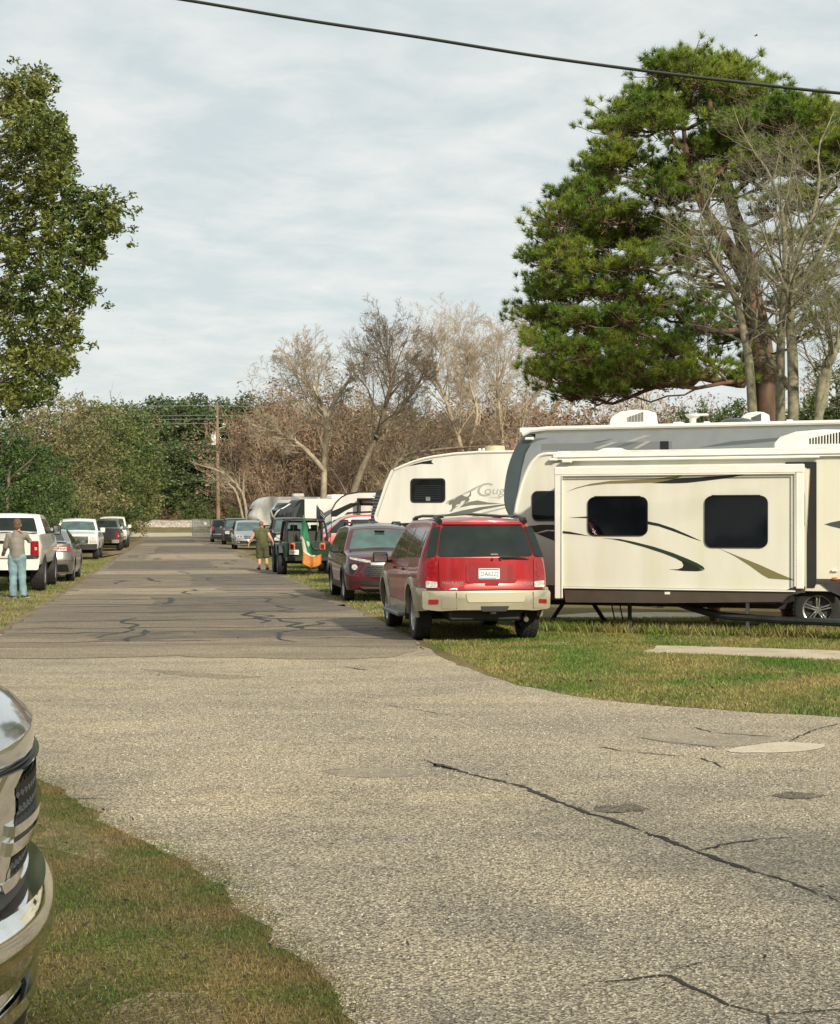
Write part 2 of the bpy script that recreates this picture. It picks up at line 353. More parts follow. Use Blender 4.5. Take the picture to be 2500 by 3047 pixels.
# cross street, slope and railway bank at the far end
sheet('cross_street', [RD(186, -160).xy, RD(186, 160).xy, RD(236, 160).xy, RD(236, -160).xy], 0.004, M_CONC)
sheet('road_mouth', wob([RD(s, t).xy for s, t in ((176, -5.2), (176, 5.0), (186.5, 8.0), (186.5, -9))], 0.2, 1.0, 12), 0.010, M_CONC)
mb = MB(); prof = [(238, -0.05), (262, 0.72)]
mb.grid([[RD(s, t, z) for s, z in prof] for t in range(-200, 201, 20)]); tag(mb.build('grass_bank', M_GRASSG, smooth=0), kind='structure')
rg = random.Random(5); mb = MB(); rows = []
for i in range(241):
    t = -180+1.5*i; rows.append([RD(s+rg.uniform(-.12, .12), t, z+rg.uniform(-.06, .06)) for s, z in ((261.5, 0.55), (262.3, 0.95), (263.2, 1.3), (264.2, 1.66), (265.2, 1.86), (268.5, 1.86), (271, 0.4))])
mb.grid(rows); tag(mb.build('railway_bank', M_BALL, smooth=60), kind='structure')
for dt in (266.1, 267.6):
    mb = MB()
    a, b = RD(dt, -180, 1.96), RD(dt, 180, 1.96); mb.box((a+b)/2, (360, 0.07, 0.16), rz=math.atan2(rr.y, rr.x)); tag(mb.build('rail', pm('rusty_rail', (0.09, 0.05, 0.035), 0.6, 0.6, var=0.3), smooth=0), kind='structure')
# strip of concrete and camp-site pads on the lawn
sheet('concrete_pad', wob(g2((1915, 1942), (1955, 1921), (2150, 1926), (2350, 1932), (2600, 1940), (2900, 1952), (2900, 1990), (2500, 1965), (2300, 1957), (2080, 1947)), 0.05, 0.2, 51), 0.004, M_CONC)
sheet('concrete_pad', wob(g2((1640, 1832), (1760, 1823), (1950, 1822), (2130, 1824), (2080, 1838), (1900, 1842), (1700, 1842)), 0.05, 0.3, 52), 0.004, M_CONC)
sheet('concrete_pad', wob(g2((1600, 1918), (1660, 1911), (1720, 1914), (1690, 1920)), 0.03, 0.2, 53), 0.004, M_CONC)
# repairs and stains on the crossing
M_BLEND = ground_mat('worn_seam', (0.270, 0.228, 0.165), (0.350, 0.293, 0.205), (0.215, 0.185, 0.138), big=0.35, mid=1.2, fine=80, fa=0.5, bump=0.9, stretch=(0.5, 1.5, 1))
sheet('worn_patch', wob(wob([G(1238, 1928).xy, G(600, 1929).xy, G(-500, 1931).xy, G(-500, 1957).xy, G(240, 1961).xy, G(520, 1953).xy, G(860, 1964).xy, G(1150, 1957).xy, G(1235, 1945).xy], .13, .45, 201), .03, .12, 202), 0.0092, M_BLEND)
sheet('worn_patch', wob(wob([G(430, 1992).xy, G(620, 2003).xy, G(760, 2016).xy, G(640, 2024).xy, G(480, 2012).xy], .2, .6, 203), .04, .12, 204), 0.0062, M_BLEND)
sheet('repair_patch', wob(spl(g2((2160, 2236), (2230, 2221), (2330, 2211), (2440, 2216), (2455, 2224), (2380, 2238), (2250, 2243)), 3, True), 0.02, 0.1, 61), 0.008, ground_mat('pale_cement', (0.50, 0.44, 0.34), (0.56, 0.50, 0.40), (0.42, 0.36, 0.27), fine=90, fa=0.12, bump=0.3))
sheet('repair_patch', wob(spl(g2((1885, 2192), (1960, 2178), (2100, 2172), (2250, 2185), (2340, 2200), (2270, 2212), (2170, 2225), (2000, 2215)), 3, True), 0.02, 0.15, 62), 0.006, ground_mat('smooth_asphalt', (0.27, 0.235, 0.18), (0.33, 0.285, 0.215), (0.22, 0.19, 0.145), big=1, mid=3, fine=90, fa=0.30, bump=0.3))
sheet('repair_patch', wob(spl(g2((960, 2296), (1060, 2287), (1200, 2288), (1260, 2300), (1180, 2315), (1020, 2312)), 3, True), 0.02, 0.15, 63), 0.006, bpy.data.materials['smooth_asphalt'])
sheet('oil_stain', wob(spl(g2((1770, 2414), (1810, 2400), (1870, 2396), (1930, 2403), (1930, 2412), (1850, 2421)), 3, True), 0.035, 0.06, 64), 0.008, M_STAIN)
sheet('oil_stain', wob(spl(g2((2300, 2367), (2360, 2360), (2430, 2363), (2450, 2372), (2380, 2381), (2310, 2376)), 3, True), 0.035, 0.06, 65), 0.008, M_STAIN)
# cracks and tar-filled joints
def strip(mb, pts, w, z, seed=0, jit=0.3, step=0.08, amp=0.012, taper=True):
    rg = random.Random(seed); P_ = [Vector(p[:2]) for p in pts]; Q = [P_[0]]
    for a, b in zip(P_, P_[1:]):
        k = max(1, int((b-a).length/step))
        for j in range(1, k+1): Q.append(a.lerp(b, j/k)+Vector((rg.uniform(-amp, amp), rg.uniform(-amp, amp))))
    L_, R_ = [], []; n = len(Q); wv = 1
    for i, p in enumerate(Q):
        d = (Q[min(i+1, n-1)]-Q[max(i-1, 0)]).normalized(); q = Vector((-d.y, d.x)); wv += (rg.uniform(1-jit*1.6, 1+jit*1.6)-wv)*0.5
        e = min(1, 6*min(i, n-1-i)/max(n, 1)+0.15) if taper else 1
        h = w*0.5*max(wv, 0.1)*e; L_.append((*(p+q*h), z)); R_.append((*(p-q*h), z))
    mb.grid([L_, R_])
M_CRK = pm('crack_dark', (0.035, 0.03, 0.024), 0.95, var=0.3)  # dark brown surface colour of the crack strips
def crack(pts, w, seed, z=0.0085, m=None, name='road_crack'):
    mb = MB(); strip(mb, g2(*pts), w, z, seed, 0.75, .05, .015); o = mb.build(name, m or M_CRK, smooth=0); tag(o, kind='structure')
crack([(1262, 2262), (1300, 2280), (1420, 2310), (1560, 2345), (1640, 2380), (1740, 2420), (1850, 2452), (1950, 2490), (2080, 2538), (2200, 2582), (2330, 2622), (2420, 2655), (2560, 2712)], 0.030, 1)
crack([(1290, 2275), (1335, 2288), (1380, 2297)], 0.05, 2)
crack([(2080, 2536), (2180, 2510), (2300, 2498), (2380, 2493)], 0.012, 3)
crack([(1770, 2926), (1880, 2918), (1985, 2906), (2045, 2932), (2100, 2965), (2170, 2996), (2230, 3015), (2275, 3025), (2300, 3075)], 0.013, 4)
crack([(1985, 2906), (2010, 2890), (2100, 2868), (2190, 2858)], 0.008, 5)
crack([(2275, 3025), (2380, 3020), (2500, 3012), (2600, 3010)], 0.009, 6)
crack([(1775, 2222), (1850, 2236), (1950, 2246), (2040, 2253)], 0.022, 7); crack([(2085, 2258), (2120, 2270), (2155, 2286)], 0.022, 8)
crack([(2068, 2166), (2120, 2182), (2230, 2190), (2330, 2196)], 0.024, 9); crack([(2350, 2206), (2385, 2190), (2430, 2172), (2500, 2155)], 0.022, 10)
crack([(960, 2296), (1060, 2287), (1150, 2287)], 0.012, 11); crack([(1880, 2192), (1960, 2207), (2100, 2222), (2160, 2232)], 0.012, 12)
crack([(1236, 1915), (1262, 1935)], 0.02, 13)
crack([(60, 2395), (200, 2380), (330, 2378)], 0.012, 14); crack([(1020, 1985), (1090, 1996)], 0.03, 15); crack([(1150, 2100), (1250, 2115), (1320, 2128)], 0.012, 16)
mb = MB(); rg = random.Random(11)
s = 23.2; 
while s < 175:                              # filled cracks that run across the lane, joined by short wandering ones
    for (ta, tb) in ([(-2.5, 3.4)] if rg.random() < .4 else [(-2.5, rg.uniform(-1, 2)), (rg.uniform(-.5, 2), 3.4)]):
        if rg.random() < 0.12: continue
        n = 9; ds = rg.uniform(-.35, .35); pts = [RD(s+ds*math.sin(i/3+rg.random())+rg.uniform(-.12, .12), ta+(tb-ta)*i/n).xy for i in range(n+1)]
        strip(mb, pts, rg.uniform(0.03, 0.075)*(1+s/90), 0.0125+rg.uniform(0, 0.0004), rg.random(), 0.5, 0.2, 0.03)
    s += rg.uniform(0.7, 1.9)*(1+s/70)
for k in range(26):
    s = 22.5+rg.random()**1.6*75; t = rg.uniform(-2.0, 3.0); n = 5; pts = [RD(s+0.5*i*(1+s/80), t+rg.uniform(-.3, .3)).xy for i in range(n)]
    strip(mb, pts, rg.uniform(0.05, 0.11), 0.0135+rg.uniform(0, 0.0004), rg.random(), 0.5, 0.2, 0.04)
o = mb.build('crack_filler', M_TAR, smooth=0); tag(o, kind='structure')
# darker resurfaced bands over the lane
for k, (sa, sb, ta, tb) in enumerate(((23.6, 25.6, -1.2, 3.4), (30, 37, -0.4, 3.45), (43, 52, 0.6, 3.45), (58, 70, -2.4, 1.6), (88, 110, -1.0, 3.4), (128, 150, -2.4, 1.8))):
    sheet('resurfaced_patch', wob([RD(sa, ta).xy, RD(sa+.4, tb).xy, RD(sb, tb).xy, RD(sb-.5, ta).xy], 0.16, 0.4, 70+k), 0.0105, ground_mat('dark_patch', (0.135, 0.117, 0.095), (0.185, 0.155, 0.12), (0.105, 0.092, 0.078), big=1, fine=60, fa=0.25, bump=0.6) if k == 0 else bpy.data.materials['dark_patch'])
for k, (sa, sb, ta, tb) in enumerate(((38, 42, -2.5, 1.2), (52.5, 56, -2.5, 2.8), (72, 84, -1.2, 3.2), (113, 124, -2.4, 2.2))):
    sheet('worn_patch', wob([RD(sa, ta).xy, RD(sa+.4, tb).xy, RD(sb, tb).xy, RD(sb-.5, ta).xy], 0.2, 0.4, 90+k), 0.0098, ground_mat('pale_asphalt', (0.31, 0.26, 0.185), (0.36, 0.295, 0.21), (0.24, 0.20, 0.15), big=1, fine=60, fa=0.28, bump=0.6) if k == 0 else bpy.data.materials['pale_asphalt'])
# ----------------------------------------------------------------- grass blades and fallen leaves
def in_poly(X, Y, poly):
    px = np.array([p[0] for p in poly]); py = np.array([p[1] for p in poly]); ins = np.zeros(len(X), bool); j = len(px)-1
    for i in range(len(px)):
        c = ((py[i] > Y) != (py[j] > Y)) & (X < (px[j]-px[i])*(Y-py[i])/((py[j]-py[i])+1e-12)+px[i]); ins ^= c; j = i
    return ins
M_BLADE = leafmat('grass_blade', (0.085, 0.175, 0.022), (0.320, 0.265, 0.100), scale=.75, trans=0.3, island=0.45)
def blades(name, n, sampler, h=(0.02, 0.05), wd=0.006, seed=1, label_kind='stuff', m=None, patchy=False):
    r = np.random.default_rng(seed); X, Y = sampler(r, n); n = len(X)
    a = r.uniform(0, 2*math.pi, n); hh = r.uniform(h[0], h[1], n); lean = r.uniform(0.2, 1.1, n)*hh; b = r.uniform(0, 2*math.pi, n)
    sc = 1.0; w2 = wd*r.uniform(.6, 1.3, n)
    V = np.empty((n, 3, 3)); ca, sa = np.cos(a)*w2, np.sin(a)*w2
    V[:, 0] = np.stack([X-ca, Y-sa, np.full(n, -0.002)], 1); V[:, 1] = np.stack([X+ca, Y+sa, np.full(n, -0.002)], 1)
    V[:, 2] = np.stack([X+np.cos(b)*lean, Y+np.sin(b)*lean, hh], 1)
    o = np_mesh(name, V.reshape(-1, 3), np.arange(n*3).reshape(n, 3), m or M_BLADE); tag(o, kind=label_kind); return o
AP = [(p[0], p[1]) for p in apron]
padA = [(p[0], p[1]) for p in g2((1915, 1942), (1955, 1921), (2150, 1926), (2350, 1932), (2600, 1940), (2900, 1952), (2900, 1990), (2500, 1965), (2300, 1957), (2080, 1947))]
def smp_left(r, n):
    X = r.uniform(-3.4, 0.6, n); Y = r.uniform(4.9, 12.5, n); k = ~in_poly(X, Y, AP); return X[k], Y[k]
def smp_right(r, n):
    Y = 12.5+(r.random(n)**0.75)*16; X = r.uniform(-0.05, 0.285, n)*Y; t = X*rr.x+Y*rr.y; k = ~in_poly(X, Y, AP) & ~in_poly(X, Y, padA) & (t > 3.6); return X[k], Y[k]
def smp_edge(r, n):
    s = r.uniform(23, 75, n); sd = r.random(n) < 0.5; t = np.where(sd, r.uniform(-6.5, -2.75, n), r.uniform(3.6, 6.5, n)); return ru.x*s+rr.x*t, ru.y*s+rr.y*t
def smp_fringe(r, n):
    P_ = [p for p in left_low]; i = r.integers(0, len(P_)-1, n); u = r.random(n); X = np.array([P_[a].x*(1-b)+P_[a+1].x*b for a, b in zip(i, u)]); Y = np.array([P_[a].y*(1-b)+P_[a+1].y*b for a, b in zip(i, u)])
    return X+r.normal(0, .09, n), Y+r.normal(0, .09, n)
M_BL2 = leafmat('verge_blade', (0.090, 0.145, 0.028), (0.260, 0.195, 0.090), scale=2.2, trans=0.3, island=0.5)
blades('grass', 300000, smp_left, (0.008, 0.026), 0.0026, 1, m=M_BL2, patchy=True)
blades('grass', 170000, smp_right, (0.014, 0.042), 0.007, 2, patchy=True)
blades('grass', 70000, smp_edge, (0.02, 0.06), 0.012, 3)
blades('grass', 16000, smp_fringe, (0.006, 0.022), 0.0026, 4, m=M_BL2, patchy=True)
def smp_under(r, n):
    X = r.uniform(1.6, 7.5, n); Y = r.uniform(0, 1, n)*1.2+24.6-(X-2.5)*0.38; return X, Y
blades('weeds', 9000, smp_under, (0.06, 0.20), 0.012, 6)
M_LITTER = pm('dead_leaf', (0.035, 0.022, 0.015), 0.8, var2=(0.11, 0.06, 0.035), vs=3, island=0.6)
def litter(name, n, sampler, size, seed):
    r = np.random.default_rng(seed); X, Y = sampler(r, n); n = len(X); a = r.uniform(0, 6.28, n); s_ = size*r.uniform(.5, 1.2, n)
    u = np.stack([np.cos(a), np.sin(a), r.uniform(-.5, .5, n)], 1)*s_[:, None]; v = np.stack([-np.sin(a), np.cos(a), r.uniform(-.5, .5, n)], 1)*s_[:, None]*0.5
    c = np.stack([X, Y, np.full(n, 0.022)], 1); V = np.stack([c-u, c+v, c+u+[0, 0, .004], c-v], 1); V[..., 2] = np.maximum(V[..., 2], 0.011)
    o = np_mesh(name, V.reshape(-1, 3), np.arange(n*4).reshape(n, 4), M_LITTER); tag(o, kind='stuff')
litter('fallen_leaves', 1500, smp_left, 0.016, 21); litter('fallen_leaves', 420, smp_right, 0.035, 22)
def smp_road(r, n):
    Y = 5+r.random(n)**1.3*30; return r.uniform(-.26, .27, n)*Y, Y
litter('fallen_leaves', 160, smp_road, 0.02, 23)
M_CHIPS = pm('loose_chip', (0.55, 0.50, 0.42), 0.8, island=0.4)
def chips():
    r = np.random.default_rng(31); n = 9000; Y = 5.2+r.random(n)**1.2*14; X = r.uniform(-.2, .27, n)*Y; k = in_poly(X, Y, AP); X, Y = X[k], Y[k]; n = len(X); s_ = r.uniform(.004, .009, n)
    d = np.array([(1, 0, 0), (-.5, .8, 0), (-.5, -.8, 0), (0, 0, .8)]); a = r.uniform(0, 6.28, n); ca, sa = np.cos(a), np.sin(a)
    D = np.stack([ca[:, None]*d[:, 0]-sa[:, None]*d[:, 1], sa[:, None]*d[:, 0]+ca[:, None]*d[:, 1], np.tile(d[:, 2], (n, 1))], 2)*s_[:, None, None]
    V = D+np.stack([X, Y, np.full(n, 0.0045)], 1)[:, None]; F = (np.array([(0, 1, 3), (1, 2, 3), (2, 0, 3)])[None]+4*np.arange(n)[:, None, None]).reshape(-1, 3)
    tag(np_mesh('loose_chippings', V.reshape(-1, 3), F, M_CHIPS), kind='stuff')
chips()
# ================================================================= vehicle body builder
def ss(t): t = max(0.0, min(1.0, t)); return t*t*(3-2*t)
def tab(T, x, sm=0.0):
    def f(x):
        if x <= T[0][0]: return T[0][1]
        for (a, va), (b, vb) in zip(T, T[1:]):
            if x <= b: return va+(vb-va)*(x-a)/(b-a+1e-9)
        return T[-1][1]
    return f(x) if not sm else (f(x-sm)+2*f(x)+f(x+sm))/4
class Body:
    """local axes: x forward, y left, z up; origin on the ground below the middle"""
    def __init__(s, L, W, prof, belt, roofw, roofz, arches, sill=0.28, bowf=0.12, bowr=0.08, rakef=None, raker=None, crown=0.03, rc=0.07, rnd=0.16, rndR=0.32, tuck=0.05, sm=0.05, rndr=None, beltw=0.96, nlo=8):
        s.L, s.W, s.prof, s.belt, s.roofw, s.roofz, s.arches, s.sill = L, W/2, prof, belt, roofw/2, roofz, arches, sill
        s.bowf, s.bowr, s.rakef, s.raker, s.crown, s.rc, s.rnd, s.rndR, s.tuck, s.sm = bowf, bowr, rakef or [(0, 0)], raker or [(0, 0)], crown, rc, rnd, rndR, tuck, sm
        s.xf, s.xr = L/2, -L/2; s.sl = sill if not isinstance(sill, list) else min(q[1] for q in sill); s.rndr = rnd if rndr is None else rndr; s.beltw = beltw; s.nlo = nlo
    def zt(s, x): return tab(s.prof, x, s.sm)
    def zb(s, x):
        z = s.sill if not isinstance(s.sill, list) else tab(s.sill, x)
        for (xc, r, zc) in s.arches:
            if abs(x-xc) < r: z = max(z, zc+math.sqrt(r*r-(x-xc)**2))
        return z
    def plan(s, x):
        v = 0
        for e, c in ((s.xf-x, s.rnd), (x-s.xr, s.rndr)):
            if e < s.rndR: q = (s.rndR-max(e, 0))/s.rndR; v += c*(1-math.sqrt(max(0, 1-q*q)))
        return s.W-v
    def w(s, x, z):
        b = tab(s.belt, x) if isinstance(s.belt, list) else s.belt; W = s.plan(x)
        if z <= b:
            k = (b-z)/max(b-s.sl, .1); mid = 0.42
            if k < mid: return W*(s.beltw+(1-s.beltw)*math.sin(k/mid*math.pi/2))
            return W-s.tuck*((k-mid)/(1-mid))**2
        k = (z-b)/max(s.roofz-b, .1); return W*s.beltw+(s.roofw*W/s.W-W*s.beltw)*k**1.15
    def D(s, x, y, z):
        q = min(1.3, abs(y)/s.W)
        dx = (-s.bowf*q**2.4+tab(s.rakef, z, 0.015))*ss((x-(s.xf-0.8))/0.8)+(s.bowr*q**2.4+tab(s.raker, z, 0.015))*ss((s.xr+0.8-x)/0.8)
        return (x+dx, y, z)
    def front(s, y, z, off=0.0): p = s.D(s.xf, y, z); return (p[0]+off, y, z)
    def rear(s, y, z, off=0.0): p = s.D(s.xr, y, z); return (p[0]-off, y, z)
    def side(s, sg):
        def f(x, z, off=0.0): return s.D(x, sg*(s.w(x, z)+off), z)
        return f
    def top(s, x, yf, off=0.0):
        z = s.zt(x); wt = s.w(x, z-s.rc)-s.rc; y = wt*yf
        return s.D(x, y, z+s.crown*(1-yf*yf)+off)
    def mesh(s, name, m, parent, open_from=None):
        xs = set(np.linspace(s.xr, s.xf, 46).round(4))
        for (x, _) in s.prof: xs.add(round(min(s.xf, max(s.xr, x)), 4))
        for (xc, r, zc) in s.arches:
            for i in range(13): xs.add(round(xc-r*math.cos(math.pi*i/12)*0.9999, 4))
        for i in range(6):
            e = s.rndR*(1-math.cos(math.pi/2*i/5)); xs.add(round(s.xf-e, 4)); xs.add(round(s.xr+e, 4))
        xs = sorted(xs); xs = [x for i, x in enumerate(xs) if i == 0 or x-xs[i-1] > 0.004]
        nlo, nhi = s.nlo, 6; rows = []; top_n = 5
        for x in xs:
            zb, zt = s.zb(x), s.zt(x); rc = min(s.rc, (zt-zb)*0.4); zc = zt-rc; b = tab(s.belt, x) if isinstance(s.belt, list) else s.belt
            bb = min(max(b, zb+0.02), zc-0.01) if zc-0.01 > zb+0.02 else (zb+zc)/2
            zs = [zb+(bb-zb)*i/nlo for i in range(nlo+1)]+[bb+(zc-bb)*(i+1)/nhi for i in range(nhi)]
            half = [(s.w(x, z), z) for z in zs]; wc = half[-1][0]
            for i in range(1, 5): a = math.pi/2*i/4; half.append((wc-rc*(1-math.cos(a)), zc+rc*math.sin(a)))
            wt = wc-rc
            for i in range(1, top_n+1): f = 1-i/top_n; half.append((wt*f, zt+s.crown*(1-f*f)))
            row = [s.D(x, y, z) for y, z in half]+[s.D(x, -y, z) for y, z in half[::-1][1:]]
            rows.append(row)
        mb = MB(); mb.grid(rows)
        for row, x in ((rows[0], xs[0]), (rows[-1], xs[-1])):   # end caps follow the bow
            n = len(row); cap = []
            for j in range((n+1)//2):
                a, b = row[j], row[n-1-j]
                cap.append([s.D(x, a[1]*(1-2*k/10), a[2]) for k in range(11)])
            mb.grid(cap)
        return mb.build(name, m, parent, 32)
WHEELS = {}
def wheel_meshes(key, r, wd, rr_, style, rimm):
    if key in WHEELS: return WHEELS[key]
    t = MB(); h = wd/2
    t.lathe([(rr_*.98, -h*.8), (rr_*1.03, -h*.92), (r*.86, -h), (r*.95, -h*.93), (r*.985, -h*.8), (r, -h*.55), (r, h*.55), (r*.985, h*.8), (r*.95, h*.93), (r*.86, h), (rr_*1.03, h*.92), (rr_*.98, h*.8)], 36)
    nb = 36
    for i in range(nb):
        for k, yy in enumerate((-.72, -.25, .25, .72)):
            a = 2*math.pi*(i+(k % 2)*.5)/nb; M_ = Matrix.Rotation(-a, 4, 'Y'); c = Vector((math.cos(a)*r*(1.0 if abs(yy) < .5 else .985), yy*h, math.sin(a)*r*(1.0 if abs(yy) < .5 else .985)))
            t.box(c, (r*.035, h*.36, r*.11), M=M_)
    q = MB(); q.lathe([(rr_*.97, -h*.78), (rr_, -h*.86), (rr_*1.04, -h*.9), (rr_*1.04, -h*.82), (rr_*.93, -h*.7), (rr_*.9, -h*.25), (rr_*.9, h*.8)], 36)
    q.lathe([(0.001, -h*.62), (rr_*.16, -h*.62), (rr_*.19, -h*.5), (rr_*.19, -h*.2)], 16)
    ns = {'five': 5, 'six': 6, 'steel': 8, 'star': 5}[style]
    for i in range(ns):
        a = 2*math.pi*i/ns+.3; M_ = Matrix.Rotation(-a, 4, 'Y')
        if style == 'star':
            for da in (-.16, .16):
                M2 = Matrix.Rotation(-(a+da*.35), 4, 'Y'); c = Vector((math.cos(a+da)*rr_*.55, -h*.55, math.sin(a+da)*rr_*.55)); q.box(c, (rr_*.86, h*.16, rr_*.10), M=M2, bev=.004)
        else:
            c = Vector((math.cos(a)*rr_*.55, -h*.52, math.sin(a)*rr_*.55)); q.box(c, (rr_*.84, h*.22, rr_*(.30 if style != 'steel' else .42)), M=M_, bev=.01)
    d = MB(); d.lathe([(0.001, -h*.12), (rr_*.88, -h*.12)], 24)
    mt = t.build('wheel', RUB, smooth=40); mq = q.build('rim', rimm, smooth=40); md = d.build('brake', DARK)
    res = (mt.data, mq.data, md.data)
    for o in (mt, mq, md): bpy.data.objects.remove(o)
    WHEELS[key] = res; return res
def add_wheel(parent, key, x, y, r, wd, rr_, style='five', rimm=None, steer=0.0, name='wheel', flip=None):
    ms = wheel_meshes(key, r, wd, rr_, style, rimm or ALLOY)
    o = bpy.data.objects.new(name, ms[0]); COL.objects.link(o); o.parent = parent; o.location = (x, y, r); o.rotation_euler = (0, 0, steer+(math.pi if (y > 0 if flip is None else flip) else 0))
    for nm, me in (('rim', ms[1]), ('brake_disc', ms[2])):
        c = bpy.data.objects.new(nm, me); COL.objects.link(c); c.parent = o
    return o
def under(parent, b, z0=0.25, z1=0.62, wy=None):
    mb = MB(); wy = wy or b.W*1.1
    mb.box((0, 0, (z0+z1)/2), (b.L*.94, wy, z1-z0), bev=.03); mb.box((0, 0, z1+.12), (b.L*.9, b.W*1.7, .22))
    for (xc, r, zc) in b.arches: mb.tube([(xc, -b.W*.8, zc*.9), (xc, b.W*.8, zc*.9)], .06)
    return mb.build('underbody', BLACK, parent)
def arch_trim(parent, b, m, wd=0.06, th=0.02, name='arch_trim'):
    for sg in (1, -1):
        f = b.side(sg)
        for (xc, r, zc) in b.arches:
            n = 18; a0 = -math.asin(max(-1, min(1, (zc-b.sl)/r))) if zc > b.sl else 0; rows = [[], [], [], []]
            for i in range(n+1):
                a = a0+(math.pi-2*a0)*i/n; ca, sa = math.cos(a), math.sin(a)
                for k, (rr_, off) in enumerate(((r-.006, -.03), (r-.004, th), (r+wd*.85, th), (r+wd, 0.0))): rows[k].append(f(xc+rr_*ca, zc+rr_*sa, off))
            mb = MB(); mb.grid(rows); mb.build(name, m, parent, 40)
def side_glass(parent, b, polys, m=None, th=0.004, name='side_window', sgs=(1, -1)):
    for sg in sgs:
        for q in polys: P(rpoly(q, .04, 2), b.side(sg), th, name, m or GLASS, parent)
def seam(parent, b, lines, sg, m=None, w_=0.008, name='door_seam'):
    f = b.side(sg)
    for ln in lines:
        mb = MB()
        Lx = []
        for (x0, z0), (x1, z1) in zip(ln, ln[1:]):
            for i in range(7): t = i/6; Lx.append((x0+(x1-x0)*t, z0+(z1-z0)*t))
        A_, B_ = [], []
        for i, (x, z) in enumerate(Lx):
            x2, z2 = Lx[min(i+1, len(Lx)-1)]; x1, z1 = Lx[max(i-1, 0)]; d = Vector((x2-x1, z2-z1)); d = d.normalized() if d.length > 1e-6 else Vector((0, 1)); q = Vector((-d.y, d.x))*w_/2
            A_.append(f(x+q.x, z+q.y, .002)); B_.append(f(x-q.x, z-q.y, .002))
        mb.grid([A_, B_]); mb.build(name, BLACK if m is None else m, parent, 0)
def mirror(parent, b, x, z, m, glass=True, d=(0.10, 0.20, 0.15), sgs=(1, -1), facing=-1, out=0.10):
    for sg in sgs:
        y = b.w(x, z); mb = MB(); c = (x, sg*(y+out+d[1]/2), z+.06)
        mb.box(c, d, bev=min(d)*.3); mb.box((x, sg*(y+out/2), z), (.06, out+.08, .05), bev=.01); o = mb.build('wing_mirror', m, parent, 40)
        if glass:
            g = MB(); g.box((c[0]+facing*(d[0]/2+.002), c[1], c[2]), (.006, d[1]*.84, d[2]*.8), bev=.002); g.build('mirror_glass', CHROME, o)
def plate(parent, f, y, z, txt=None, w_=0.305, h=0.152, ink=None, th=0.012, flip=1, name='number_plate'):
    o = P(rrect(y-w_/2, z-h/2, y+w_/2, z+h/2, .015), f, th, name, PLATEW, parent)
    if txt: text_polys(txt, h*.62, lambda a, c, off: f(y+flip*(-w_*.42+a), z-h*.23+c, off), th+.002, 'plate_lettering', ink or PLATEB, o, w=w_*.84)
    return o
